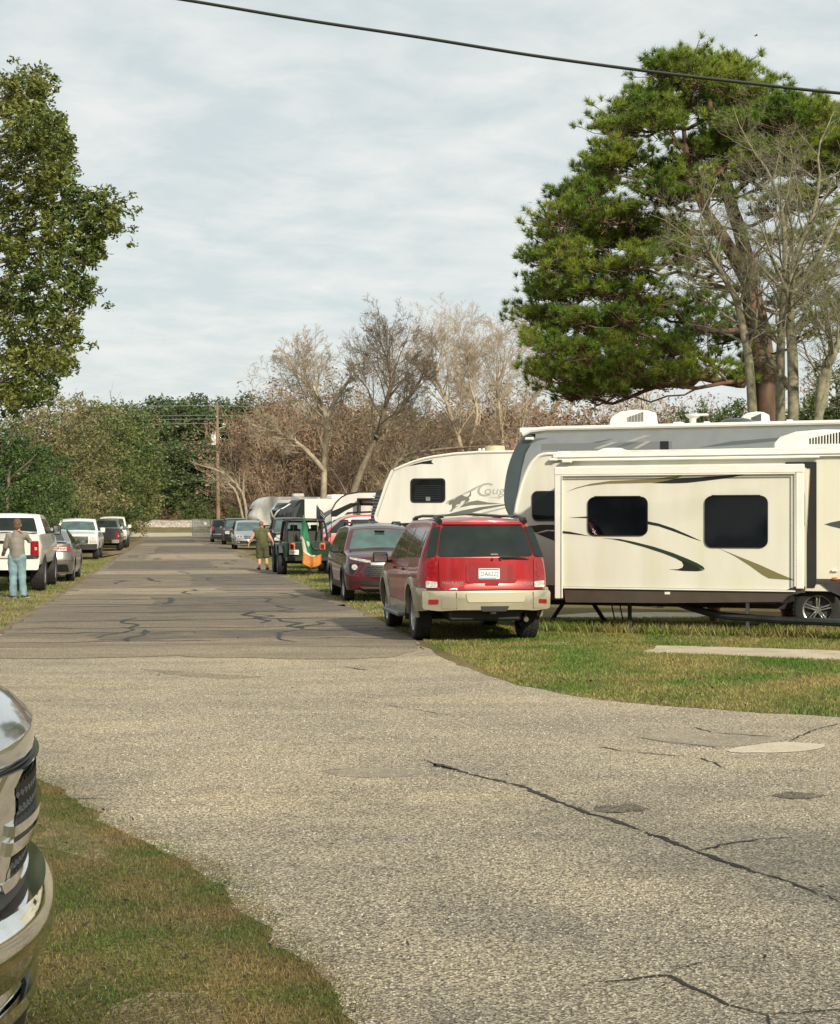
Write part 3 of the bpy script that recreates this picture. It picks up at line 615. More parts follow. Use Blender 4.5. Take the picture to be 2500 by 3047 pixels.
# ================================================================= red SUV with champagne cladding (rear to the camera)
PR = pm('red_paint', (0.29, 0.005, 0.009), 0.34, 0.2, .55, var=0.18, vs=3)
CHAMP = pm('champagne_cladding', (0.33, 0.305, 0.225), 0.34, 0.5, 0.5, var=0.10, vs=4)
def red_suv():
    root = empty('suv', G(1452, 1915)+ru*2.55, HEAD, 'red SUV with champagne lower panels and roof rack, its tailgate facing the street', 'SUV')
    rp = G(1452, 1915); d0 = 22.42; cx0 = 1451.0; S = FPX/d0       # rear plane
    root.location = Vector(((cx0-CX)/S, d0, 0))+ru*2.435
    b = Body(4.87, 1.90, [(-2.435, 1.72), (-2.3, 1.745), (-1.2, 1.775), (0.2, 1.76), (0.62, 1.69), (1.25, 1.16), (1.36, 1.12), (2.0, 1.06), (2.30, 0.98), (2.435, 0.86)], [(-2.4, 1.20), (1.3, 1.08), (2.4, .9)], 1.36, 1.76,
             [(-1.385, .43, .40), (1.485, .43, .40)], sill=[(-2.435, .58), (-1.85, .56), (-1.8, .36), (2.435, .36)], bowr=.16, bowf=.2, rnd=.26, rndr=.16, raker=[(.3, .06), (.48, 0), (.75, -.01), (.80, .06), (1.22, .075), (1.28, .09), (1.74, .36)], rakef=[(.3, -.06), (.5, 0), (.9, -.04)], crown=.035, rc=.06)
    b.mesh('body', PR, root); under(root, b, .32, .7)
    Y = lambda px: -(px-cx0)/S*1.0
    Z = lambda py: EYE-(py-HY)/S
    r = b.rear
    tg = P(rpoly([(Y(1308), Z(1660)), (Y(1600), Z(1660)), (Y(1604), Z(1740)), (Y(1592), Z(1763)), (Y(1325), Z(1763)), (Y(1310), Z(1745))], .03), r, .018, 'tailgate', PR, root)
    P(rpoly([(.70, 1.245), (-.70, 1.245), (-.60, 1.68), (.60, 1.68)], .07), r, .014, 'rear_window', GLASS, root)
    P([rpoly([(.715, 1.25), (.86, 1.22), (.74, 1.66), (.615, 1.675)], .03), rpoly([(-.715, 1.25), (-.86, 1.22), (-.74, 1.66), (-.615, 1.675)], .03)], r, .012, 'corner_glass', GLASS, root)
    P(rpoly([(.60, 1.70), (-.60, 1.70), (-.56, 1.735), (.56, 1.735)], .02), r, .04, 'roof_spoiler', PR, root)
    for sg in (1, -1):      # tail lamps
        lamp = P(rpoly([(sg*.70, 1.22), (sg*.80, 1.235), (sg*.845, 1.15), (sg*.875, .98), (sg*.865, .80), (sg*.70, .80)], .035), r, .03, 'tail_light', REDLENS, root)
        P(rpoly([(sg*.705, .80), (sg*.865, .80), (sg*.862, .90), (sg*.705, .885)], .02), r, .036, 'reversing_lens', CLEARLENS, lamp)
        for zc in (1.12, 1.0): P([(sg*.785+.052*math.cos(t/12*6.283), zc+.052*math.sin(t/12*6.283)) for t in range(12)], r, .038, 'lamp_bowl', pm('deep_red_lens', (.22, .004, .006), .1, coat=1), lamp, .5)
    # plate recess, plate, handle, badges
    mb = MB(); patch(mb, rpoly([(.30, 1.145), (-.42, 1.145), (-.44, .87), (.30, .87)], .05), r, .034, .15); rec = mb.build('plate_surround', PR, root)
    P(rpoly([(.26, 1.12), (-.38, 1.12), (-.40, .895), (.26, .895)], .03), r, .0365, 'plate_recess', pm('red_paint_shaded', (.20, .006, .010), .4, .2, .8), rec)  # darker copy of the red paints in recess shade; panel is not sunk
    pl = plate(root, r, Y(1457), 1.0, 'DA62ZJ', flip=-1, th=.046)
    P([rrect(Y(1457)-.145, 1.055, Y(1457)+.145, 1.068, .003)], r, .048, 'plate_band', REDLENS, pl); P([rrect(Y(1457)-.10, .931, Y(1457)+.145, .944, .003)], r, .048, 'plate_band', pm('plate_blue', (.05, .08, .35), .4), pl)
    P(rrect(Y(1488), .84, Y(1446), .868, .02), r, .045, 'gate_handle', PR, root)
    CH2 = pm('badge_silver', (.50, .46, .44), .3, .8)
    text_polys('CHEVROLET', .055, lambda a, c, o: r(Y(1536)-a, .838+c, o), .024, 'maker_badge', CH2, tg, w=.315)
    text_polys('TRAILBLAZER', .055, lambda a, c, o: r(Y(1315)-a, .848+c, o), .024, 'model_badge', CH2, tg, w=.31, shear=.2)
    st = P([rrect(Y(1361), .745, Y(1324), .805, .006)], r, .0235, 'bumper_sticker', PLATEW, tg)
    text_polys('LIFTED', .034, lambda a, c, o: r(Y(1326)-a, .757+c, o), .026, 'sticker_lettering', pm('sticker_red', (.35, .02, .03), .5), st, w=.155)
    P([(Y(1396)+.012*math.cos(t), .94+.012*math.sin(t)) for t in [i*.785 for i in range(8)]], r, .03, 'gate_lock', CHROME, tg, .5)
    # wiper
    mb = MB(); w0 = Vector(r(-.18, 1.235, .05)); mb.tube([w0, Vector(r(-.42, 1.232, .06)), Vector(r(-.58, 1.225, .05))], [.016, .010, .006], 6); mb.tube([Vector(r(-.20, 1.215, .045)), Vector(r(-.62, 1.205, .04))], .006, 5)
    for yy in (-.08, -.20): mb.lathe([(.001, -.045), (.018, -.045), (.022, 0)], 10, 'X', r(yy, 1.205, 0))
    mb.build('rear_wiper', BLACK, root); P(rrect(-.165, 1.262, -.055, 1.285, .01), r, .03, 'glass_handle', BLACK, root)
    # bumper
    def bump(y, z, off=0): p = b.rear(y, min(z, .79), off); return p
    bp = P(rpoly([(.93, .76), (-.93, .76), (-.925, .50), (-.70, .475), (-.45, .49), (.45, .49), (.70, .475), (.925, .50)], .04), lambda y, z, o: (b.D(b.xr, y, .6)[0]-o*(1 if z < .75 else .8), y, z), .085, 'rear_bumper', CHAMP, root, .1)
    P(rpoly([(.86, .775), (-.86, .775), (-.86, .755), (.86, .755)], .005), r, .024, 'bumper_gap', BLACK, root)
    bf = lambda y, z, o: (b.D(b.xr, y, .6)[0]-.085-o, y, z)
    for yy in (.46, -.66): P(rrect(yy-.004, .50, yy+.004, .74, .001, 1), bf, .002, 'bumper_seam', BLACK, bp)
    P(rpoly([(.33, .735), (-.55, .735), (-.52, .60), (.30, .60)], .03), bf, .012, 'bumper_step', pm('champagne_pale', (.45, .42, .32), .4, .3, .4), bp)
    P([rpoly([(.66, .66), (.46, .665), (.46, .51), (.66, .51)], .02), rpoly([(-.66, .66), (-.82, .65), (-.82, .51), (-.66, .51)], .02)], bf, .010, 'bumper_block', CHAMP, bp)
    P([rpoly([(.845, .64), (.71, .64), (.71, .575), (.845, .57)], .012), rpoly([(-.74, .64), (-.87, .63), (-.87, .57), (-.74, .575)], .012)], bf, .012, 'bumper_reflector', REDLENS, bp)
    P(rpoly([(.12, .545), (-.30, .545), (-.26, .47), (.10, .47)], .02), bf, .006, 'bumper_recess', BLACK, bp)
    for sg in (1, -1):     # bumper wraps, cladding along the side
        f = b.side(sg)
        P(rpoly([(-2.42, .79), (-1.80, .79), (-1.84, .60), (-1.88, .44), (-2.40, .47)], .02), f, .031, 'bumper_corner', CHAMP, root)
        P(rpoly([(-.90, .37), (-.92, .52), (.98, .52), (.96, .37)], .02), f, .022, 'side_cladding', CHAMP, root)
        P(rpoly([(1.95, .37), (1.98, .60), (2.34, .62), (2.36, .40)], .02), f, .022, 'side_cladding', CHAMP, root)
    arch_trim(root, b, CHAMP, .10, .035)
    # running boards, glass, seams, handles
    for sg in (1, -1): mb = MB(); mb.box((.05, sg*.98, .34), (1.75, .17, .06), bev=.02); mb.build('running_board', pm('grey_step', (.16, .17, .16), .5), root)
    side_glass(root, b, [[(1.08, 1.13), (.34, 1.16), (.34, 1.62), (.60, 1.62)], [(.27, 1.165), (-.55, 1.19), (-.55, 1.64), (.27, 1.63)], [(-.66, 1.2), (-1.55, 1.215), (-1.60, 1.61), (-.66, 1.64)], [(-1.63, 1.22), (-2.15, 1.225), (-2.00, 1.60), (-1.68, 1.61)]], name='side_window')
    for sg in (1, -1):
        seam(root, b, [[(.31, 1.66), (.31, .54)], [(-.61, 1.66), (-.61, .75), (-.88, .62)], [(1.16, 1.10), (1.10, .54)], [(.31, .54), (1.1, .54)]], sg)
        for x in (.45, -.48): mb = MB(); f = b.side(sg); mb.box(f(x, 1.02, .022), (.20, .03, .035), bev=.01); mb.build('door_handle', PR, root)
        mb = MB(); yy = sg*.63; mb.tube([(.35, yy, 1.745), (.2, yy, 1.80), (-.5, yy, 1.825), (-1.6, yy, 1.82), (-1.9, yy, 1.78), (-2.05, yy*.99, 1.74)], [.022, .026, .022, .022, .03, .04], 8)
        for x in (.22, -1.9): mb.box((x, yy, 1.77), (.24, .06, .07), bev=.02)
        mb.build('roof_rail', BLACK, root)
    for x in (-.35, -1.35):
        mb = MB(); mb.tube([(x, -.63, 1.815), (x, 0, 1.855), (x, .63, 1.815)], .014, 8); mb.build('roof_crossbar', BLACK, root)
    mirror(root, b, .98, 1.10, BLACK, d=(.10, .24, .17), out=.06)
    for x in (-1.385, 1.485):
        for y in (.80, -.80): add_wheel(root, 'suv', x, y, .375, .245, .235, 'six')
    # tow hitch, spare and exhaust below
    mb = MB(); mb.box((-2.42, -.07, .47), (.16, .085, .085), bev=.008); mb.tube([(-2.25, -.55, .46), (-2.25, .45, .46)], .03); mb.build('tow_hitch', DARK, root)
    mb = MB(); mb.box((-2.505, -.07, .47), (.006, .055, .055)); mb.build('hitch_socket', BLACK, root)
    mb = MB(); mb.lathe([(.001, -.1), (.22, -.1), (.34, -.08), (.36, 0), (.34, .08), (.001, .1)], 24, 'Z', (-1.9, -.05, .42)); mb.build('spare_wheel', RUB, root)
    mb = MB(); mb.tube([(-1.3, -.62, .42), (-2.1, -.60, .38), (-2.36, -.58, .34)], .035, 10); mb.build('exhaust_pipe', pm('dull_exhaust', (.30, .27, .22), .45, .9, var=.3), root)
    mb = MB(); mb.box((-1.7, .1, .42), (.5, .5, .12), bev=.04); mb.tube([(-1.385, -.7, .375), (-1.385, .7, .375)], .055); mb.tube([(-1.2, .5, .36), (-1.95, .52, .44)], .03); mb.tube([(-1.2, -.5, .36), (-1.95, -.52, .44)], .03); mb.build('rear_axle', DARK, root)
    for sg in (1, -1): mb = MB(); mb.box((-.92, sg*.82, .40), (.02, .28, .26)); mb.build('mud_flap', BLACK, root)
    # front end, seen only from elsewhere
    P(rpoly([(.52, .86), (-.52, .86), (-.50, .60), (.50, .60)], .04), b.front, .02, 'grille', BLACK, root)
    for sg in (1, -1): P(rpoly([(sg*.55, .86), (sg*.86, .84), (sg*.86, .66), (sg*.55, .64)], .04), b.front, .02, 'headlight', CLEARLENS, root)
    P(rpoly([(1.20, -.9), (1.20, .9), (.66, .86), (.66, -.86)], .05), b.top, .006, 'windshield', WSHIELD, root)
    return root
red_suv()

# ================================================================= dark red compact SUV (front to the camera)
def front_frame(px, d):     # spot for a vehicle whose front face centre stands at this pixel column and distance, facing the camera along the lane
    return Vector(((px-CX)/FPX*d, d, 0))
def maroon_suv():
    PM = pm('maroon_paint', (0.085, 0.006, 0.012), 0.30, 0.35, 1.0, var=0.15, vs=3); RB = pm('roof_black', (.02, .03, .028), .25, coat=.8)
    root = empty('compact_suv', front_frame(1158, 33.7)+ru*2.27, HEAD+math.pi, 'dark red compact SUV with black roof facing the street, just ahead of the champagne-trimmed SUV', 'SUV')
    b = Body(4.54, 1.82, [(-2.27, 1.30), (-2.1, 1.45), (-1.7, 1.60), (-.6, 1.655), (.2, 1.64), (.55, 1.56), (1.22, 1.10), (1.35, 1.07), (1.9, 1.02), (2.15, .95), (2.27, .84)], [(-2.2, 1.1), (1.2, 1.0), (2.2, .84)], 1.22, 1.65,
             [(-1.32, .38, .35), (1.36, .38, .35)], sill=.27, bowf=.24, bowr=.12, rnd=.14, rakef=[(.2, -.10), (.35, -.01), (.6, 0), (.9, -.05)], raker=[(.3, 0), (1.0, .05), (1.4, .3)], crown=.04)
    b.mesh('body', PM, root); under(root, b, .22, .6)
    Yc = lambda px: (px-1158)/(FPX/33.7)          # local y seen from the front: +y (its left) is to the right in the picture
    f = b.front; zz = lambda py: EYE-(py-HY)/(FPX/33.9)
    sc = 300/1736
    A = lambda zx, zy: (Yc(960+zx*sc), zz(1520+zy*sc))
    # roof skin and windshield
    mb = MB(); rows = [[b.top(x, yf, .004) for yf in np.linspace(-1.03, 1.03, 9)] for x in np.linspace(-1.75, .44, 12)]; mb.grid(rows); mb.build('roof_panel', RB, root)
    P(rpoly([(1.19, -.93), (1.19, .93), (.60, .90), (.60, -.90)], .06), b.top, .006, 'windshield', WSHIELD, root, .1)
    mb = MB(); c = b.top(.66, 0, .0); mb.box((c[0]+.02, 0, c[2]+.006), (.16, .22, .02), bev=.008); mb.build('mirror_housing', BLACK, root)
    P(rpoly([(1.36, -.93), (1.36, .93), (1.22, .95), (1.22, -.95)], .02), b.top, .010, 'wiper_cowl', BLACK, root, .1)
    for sg in (1, -1):
        mir = (lambda a: [(sg*abs(y), z) for y, z in a])
        P(rpoly(mir([A(470, 790), A(830, 850), A(830, 885), A(740, 882), A(500, 830)]), .01, 2), f, .022, 'daytime_light', CLEARLENS, root)
        hp = P(rpoly(mir([A(470, 905), A(735, 900), A(690, 960), A(560, 1105), A(480, 1080)]), .03), f, .010, 'lamp_panel', BLACK, root)
        cy, cz = A(560, 965); P([(sg*abs(cy)+.062*math.cos(t*.5236), cz+.062*math.sin(t*.5236)) for t in range(12)], f, .03, 'headlight', CLEARLENS, hp, .5)
        P(rpoly(mir([A(700, 925), A(640, 930), A(530, 1110), A(570, 1110)]), .01, 2), f, .03, 'lamp_strut', PM, hp)
    P(rpoly([A(830, 850), (-A(830, 850)[0], A(830, 850)[1]), (-A(830, 900)[0], A(830, 900)[1]), A(830, 900)], .01), f, .012, 'upper_grille', BLACK, root)
    P([rpoly([A(825, 885), A(1090, 885), A(1090, 930), A(835, 930)], .01), rpoly([(-A(825, 885)[0], A(825, 885)[1]), (-A(1090, 885)[0], A(1090, 885)[1]), (-A(1090, 930)[0], A(1090, 930)[1]), (-A(835, 930)[0], A(835, 930)[1])], .01)], f, .025, 'grille_bar', ALLOY, root)
    P([[(-.085, .845), (-.03, .845), (-.02, .865), (.03, .865), (.04, .845), (.10, .845), (.085, .815), (.03, .815), (.02, .80), (-.03, .80), (-.04, .815), (-.10, .815)]], f, .035, 'maker_emblem', CHROME, root)
    gp = [A(790, 930), A(700, 1035), A(770, 1130)]; gr = P(rpoly(gp+[(-y, z) for y, z in gp[::-1]], .03), f, .010, 'lower_grille', BLACK, root)
    mb = MB()
    for i, zc in enumerate((.755, .715, .675, .635, .595)):
        for k in range(-6, 7):
            y = k*.085+(i % 2)*.0425
            if abs(y) < .44: p = Vector(f(y, zc, .016)); mb.tube([p+Vector((0, -.036, -.004)), p+Vector((.006, 0, .012)), p+Vector((0, .036, -.004))], .006, 4)
    mb.build('grille_mesh', pm('grille_grey', (.05, .06, .06), .3, .5), gr)
    lg = P(rpoly([A(440, 1240), A(620, 1195), (-A(620, 1195)[0], A(620, 1195)[1]), (-A(440, 1240)[0], A(440, 1240)[1]), (-.70, .30), (.70, .30)], .04), f, .012, 'bumper_lower', BLACK, root)
    P(rpoly([(-.62, .345), (.62, .345), (.55, .30), (-.55, .30)], .015), f, .03, 'skid_plate', pm('skid_grey', (.12, .13, .12), .4, .4), root)
    side_glass(root, b, [[(1.02, 1.08), (.10, 1.12), (.10, 1.50), (.52, 1.50)], [(.03, 1.12), (-.85, 1.16), (-.80, 1.50), (.03, 1.51)], [(-.95, 1.18), (-1.6, 1.24), (-1.4, 1.46), (-.90, 1.49)]])
    arch_trim(root, b, BLACK, .05, .02)
    for sg in (1, -1):
        P(rpoly([(-.90, .28), (-.92, .42), (.95, .42), (.93, .28)], .02), b.side(sg), .015, 'side_cladding', BLACK, root)
        seam(root, b, [[(.06, 1.5), (.06, .44)], [(1.05, 1.05), (.98, .44)], [(-.88, 1.2), (-.9, .7)]], sg)
        mb = MB(); yy = sg*.56; mb.tube([(.05, yy, 1.66), (-.05, yy, 1.715), (-1.2, yy, 1.72), (-1.4, yy, 1.65)], [.03, .022, .02, .03], 8); mb.build('roof_rail', BLACK, root)
    mirror(root, b, .82, 1.06, BLACK, d=(.10, .21, .14), glass=False, out=.05)
    for x in (-1.32, 1.36):
        for y in (.78, -.78): add_wheel(root, 'compact', x, y, .345, .225, .225, 'five')
    P(rpoly([(.5, 1.05), (-.5, 1.05), (-.45, 1.35), (.45, 1.35)], .05), b.rear, .012, 'rear_window', GLASS, root)
maroon_suv()

# ================================================================= generic pickup, van, SUV, sedan
def pickup(name, label, loc, rz, paint, L=5.6, W=2.0, H=1.88, lift=0.0, rw=.39, ww=.27, black_bumper=False, tail='red', cat='pickup truck', facing='front', mir=BLACK, mird=(.12, .22, .22), plate_txt=None, crew=True, rimst='five', scoop=False):
    root = empty(name, loc, rz, label, cat)
    z = lift; cab0 = -.75 if crew else -.1; arc = [(-L/2+1.18, .47, rw), (L/2-.95, .47, rw)]
    prof = [(-L/2, 1.22+z), (cab0-.12, 1.24+z), (cab0-.06, 1.26+z), (cab0+.0, H-.35+z), (cab0+.10, H-.05+z), (cab0+.4, H+z), (.75, H+z-.01), (1.0, H-.09+z), (L/2-1.25, 1.27+z), (L/2-1.1, 1.22+z), (L/2-.4, 1.15+z), (L/2-.1, 1.10+z), (L/2, 1.02+z)]
    b = Body(L, W, prof, [(-3, 1.12+z), (3, 1.08+z)], W*.76, H+z, arc, sill=.48+z, bowf=.16, bowr=.03, rnd=.16, rndr=.05, crown=.03, rc=.05, rakef=[(.4, -.02), (.9, 0), (1.2+z, -.05)], raker=[(0, 0)], sm=.02)
    b.mesh('body', paint, root); under(root, b, .42+z, .8+z)
    # load bed: dark floor sunk below the rails
    mb = MB(); x0, x1 = -L/2+.09, cab0-.16; rows = [[b.top(x, yf, .003) for yf in (-.88, 0, .88)] for x in np.linspace(x0, x1, 5)]; mb.grid(rows); mb.build('bed_cover', BLACK, root)
    P(rpoly([(L/2-1.27, -.93), (L/2-1.27, .93), (1.06, .90), (1.06, -.90)], .05), b.top, .006, 'windshield', WSHIELD, root, .1)
    f, r = b.front, b.rear; h = W/2
    bm_ = BLACK if black_bumper else CHROME
    g = P(rpoly([(.56*h/1, 1.04+z), (-.56*h, 1.04+z), (-.54*h, .72+z), (.54*h, .72+z)], .03), f, .02, 'grille', BLACK, root)
    P([rrect(-.54*h, .865+z, .54*h, .90+z, .005)], f, .035, 'grille_bar', pm('grille_grey', (.05, .06, .06), .3, .5), g)
    P([(.11*math.cos(t*.4), .885+z+.05*math.sin(t*.4)) for t in range(16)], f, .04, 'maker_emblem', pm('emblem', (.35, .36, .36), .2, .9), g, .5)
    for sg in (1, -1):
        P(rpoly([(sg*.60*h, 1.04+z), (sg*.86*h, 1.02+z), (sg*.90*h, .76+z), (sg*.60*h, .74+z)], .03), f, .022, 'headlight', CLEARLENS, root)
        side_glass(root, b, [[(1.30, 1.22+z), (.42, 1.22+z), (.42, H-.12+z), (.98, H-.14+z)]]+([[(.34, 1.22+z), (cab0+.10, 1.22+z), (cab0+.16, H-.12+z), (.34, H-.12+z)]] if crew else [[(.34, 1.22+z), (cab0+.06, 1.22+z), (cab0+.12, H-.12+z), (.34, H-.12+z)]]), sgs=(sg,))
        seam(root, b, [[(.38, H-.1+z), (.38, .55+z)], [(1.36, 1.2+z), (1.34, .55+z)], [(cab0, 1.2+z), (cab0, .62+z)]], sg)
    fb = P(rpoly([(.94*h, .70+z), (-.94*h, .70+z), (-.92*h, .44+z), (.92*h, .44+z)], .04), f, .09, 'front_bumper', bm_, root)
    P(rrect(-.16, .55+z, .16, .63+z, .02), lambda y, zz, o: f(y, zz, o+.09), .004, 'bumper_slot', BLACK, fb)
    # tail
    P(rpoly([(.72*h, 1.18+z), (-.72*h, 1.18+z), (-.72*h, .70+z), (.72*h, .70+z)], .02), r, .015, 'tailgate', paint, root)
    P(rrect(-.12, 1.0+z, .12, 1.07+z, .02), r, .03, 'gate_handle', BLACK, root)
    for sg in (1, -1):
        tl = P(rpoly([(sg*.74*h, 1.06+z), (sg*.93*h, 1.06+z), (sg*.94*h, .72+z), (sg*.74*h, .72+z)], .02), r, .025, 'tail_light', REDLENS, root)
        P(rrect(sg*.80*h-.04, .84+z, sg*.80*h+.09*sg, .91+z, .01), r, .03, 'reversing_lens', CLEARLENS, tl)
    P(rpoly([(.93*h, .66+z), (-.93*h, .66+z), (-.90*h, .46+z), (.90*h, .46+z)], .03), r, .12, 'rear_bumper', bm_ if not black_bumper or facing == 'rear' else BLACK, root)
    P(rpoly([(.74*h, H-.47+z), (-.74*h, H-.47+z), (-.64*h, H-.09+z), (.64*h, H-.09+z)], .05), lambda y, zz, o: (tab([(1.26+z, cab0-.06), (H-.35+z, cab0), (H+z, cab0+.12)], zz)-.012-o, y, zz), .012, 'rear_window', GLASS, root)
    if plate_txt: plate(root, lambda y, zz, o: r(y, zz, o+.12), 0, .56+z, plate_txt, flip=-1)
    mirror(root, b, 1.12, 1.25+z, mir, d=mird, glass=(facing == 'rear'), out=.07)
    for x in (arc[0][0], arc[1][0]):
        for y in (h-.16, -h+.16): add_wheel(root, name+paint.name, x, y, rw, ww, rw*.58, rimst)
    return root, b
WHP = pm('white_paint', (0.64, 0.635, 0.60), 0.30, coat=0.8, var=0.05, vs=2)
WHP2 = pm('white_paint_cool', (0.60, 0.62, 0.62), 0.3, coat=0.8, var=0.05, vs=2)
def tail_at(px, d, L): return Vector(((px-CX)/FPX*d, d, 0))+ru*L/2
def nose_at(px, d, L): return Vector(((px-CX)/FPX*d, d, 0))+ru*L/2
# white lifted pickup beside the standing man
root, b = pickup('pickup_truck', 'white lifted pickup with chunky tyres, a man in a grey sweater standing at its tail', tail_at(-3, 38.3, 5.7), HEAD, WHP, L=5.7, W=2.02, H=1.72, lift=.20, rw=.46, ww=.34, facing='rear', mird=(.14, .20, .26), rimst='six')
h = 1.01
P(rpoly([(.98, .82), (-.98, .82), (-.94, .56), (.94, .56)], .04), lambda y, z, o: b.rear(y, z, o+.12), .03, 'bumper_skin', WHP, root)
plate(root, lambda y, z, o: b.rear(y, z, o+.15), .18, .66, '2351', flip=-1)
P([rrect(.62, .855, .95, .92, .02), rrect(-.95, .855, -.62, .92, .02)], b.rear, .16, 'bumper_pad', BLACK, root)
mb = MB(); mb.box((-.15, 0, 1.925), (.05, .36, .045), bev=.01); mb.build('brake_light', REDLENS, root)
# white work truck with a black nose, facing
pickup('pickup_truck', 'white work pickup with black grille and bumper facing the street beyond the grey sedan', nose_at(225, 70.5, 5.6), HEAD+math.pi, WHP2, L=5.6, W=2.02, H=1.82, lift=.02, black_bumper=True, mir=WHP2, crew=False)
DG = pm('charcoal_paint', (0.030, 0.028, 0.030), 0.3, 0.4, 0.9, var=.15)
pickup('pickup_truck', 'charcoal pickup seen from behind with red tail light, beyond the white work pickup', tail_at(308, 92, 5.6), HEAD, DG, L=5.6, W=2.0, H=1.85, facing='rear', black_bumper=False)
pickup('pickup_truck', 'white pickup facing the street, half hidden behind the charcoal pickup', nose_at(331, 102, 5.8), HEAD+math.pi, WHP, L=5.8, W=2.02, H=1.95, lift=.08, rw=.42, mir=WHP)
pickup('pickup_truck', 'black pickup with chrome mirrors half hidden behind the green off-roader', nose_at(872, 76, 5.6), HEAD+math.pi, pm('black_paint', (.012, .013, .014), .3, .2, .9), L=5.6, W=2.0, H=1.86, mir=CHROME, lift=.05, black_bumper=True)
# grey sedan
def sedan():
    PG = pm('pewter_paint', (0.19, 0.175, 0.155), 0.28, 0.65, 1.0, var=.1)
    root = empty('sedan', tail_at(114, 44.6, 5.1), HEAD, 'pewter grey sedan seen from behind, beside the chunky tyre of the lifted pickup', 'car')
    b = Body(5.1, 1.93, [(-2.55, 1.10), (-2.4, 1.125), (-1.75, 1.15), (-.95, 1.45), (-.4, 1.50), (.3, 1.49), (.6, 1.42), (1.45, 1.02), (1.6, 1.0), (2.3, .90), (2.55, .74)], [(-2.5, 1.0), (2.5, .86)], 1.22, 1.5, [(-1.42, .385, .36), (1.48, .385, .36)], sill=.24, bowr=.20, bowf=.25, rnd=.2, rndr=.16, raker=[(.3, .06), (.5, -.03), (.75, -.02), (.8, .02), (1.1, .06)], rakef=[(.3, -.1), (.6, 0)], crown=.035)
    b.mesh('body', PG, root); under(root, b, .2, .6); r = b.rear
    P(rpoly([(-1.70, -.84), (-1.70, .84), (-1.0, .80), (-1.0, -.80)], .06), b.top, .006, 'rear_window', GLASS, root, .1)
    P(rpoly([(1.42, -.9), (1.42, .9), (.64, .84), (.64, -.84)], .06), b.top, .006, 'windshield', WSHIELD, root, .1)
    mb = MB(); mb.grid([[b.top(x, yf, .012+.03*(x < -2.42)) for yf in np.linspace(-.95, .95, 9)] for x in (-2.53, -2.45, -2.2)]); mb.build('boot_spoiler', PG, root)
    for sg in (1, -1):
        a = lambda *q: [(sg*y, z) for y, z in q]
        tl = P(rpoly(a((.88, 1.03), (.56, 1.03), (.50, .97), (.44, .88), (.88, .88)), .025), r, .02, 'tail_light', REDLENS, root)
        P([rpoly(a((.78, 1.01), (.58, 1.01), (.54, .965), (.78, .965)), .01), rpoly(a((.78, .945), (.52, .945), (.49, .90), (.78, .90)), .01)], r, .026, 'clear_lens', CLEARLENS, tl)
        P([[(sg*.66+.055*math.cos(t*.524), .40+.045*math.sin(t*.524)) for t in range(12)]], r, .05, 'exhaust_tip', BLACK, root, .5)
        side_glass(root, b, [[(1.25, 1.02), (.10, 1.05), (.10, 1.36), (.52, 1.38)], [(.03, 1.05), (-.85, 1.08), (-.85, 1.34), (.03, 1.37)], [(-.92, 1.08), (-1.35, 1.11), (-.95, 1.32)]], sgs=(sg,))
        seam(root, b, [[(.06, 1.36), (.06, .35)], [(-.9, 1.1), (-1.0, .5)], [(1.3, 1.0), (1.2, .35)]], sg)
    P([rrect(-.45, .955, .45, .975, .004)], r, .022, 'boot_strip', CHROME, root)
    P(rpoly([(.80, .52), (-.80, .52), (-.85, .30), (.85, .30)], .04), r, .012, 'rear_valance', BLACK, root)
    plate(root, r, .0, .66, None, th=.02)
    mb = MB(); patch(mb, rrect(-.62, .705, .62, .715, .002), r, .004, .2); patch(mb, rrect(-.93, .62, .93, .628, .002), r, .004, .2); mb.build('boot_seam', BLACK, root)
    mirror(root, b, 1.0, 1.02, PG, out=.04)
    for x in (-1.42, 1.48):
        for y in (.82, -.82): add_wheel(root, 'sedan', x, y, .355, .24, .26, 'five')
sedan()
# minivan and black SUVs on the right
def van(name, label, cat, loc, rz, paint, L, W, H, prof, belt, windows, face, detail, rw=.35, roofw=.78, fl=.95, ro=1.05, rails=False):
    root = empty(name, loc, rz, label, cat)
    b = Body(L, W, prof, belt, W*roofw, H, [(-L/2+ro, .41, rw), (L/2-fl, .41, rw)], sill=.28, bowf=.2, bowr=.08, rnd=.16, rndr=.1, crown=.03, rakef=[(.3, -.06), (.5, 0), (.9, -.05)], raker=[(.3, .04), (.6, 0), (1.1, .04), (H, .25)])
    b.mesh('body', paint, root); under(root, b, .24, .65); side_glass(root, b, windows)
    for sg in (1, -1):
        if rails: mb = MB(); mb.tube([(.2, sg*W*.33, H), (0, sg*W*.33, H+.07), (-L/2+.8, sg*W*.33, H+.07), (-L/2+.6, sg*W*.33, H)], .022, 6); mb.build('roof_rail', BLACK, root)
    detail(root, b)
    for x in (-L/2+ro, L/2-fl):
        for y in (W/2-.14, -W/2+.14): add_wheel(root, name+paint.name, x, y, rw, .235, rw*.62, 'five')
    return root, b
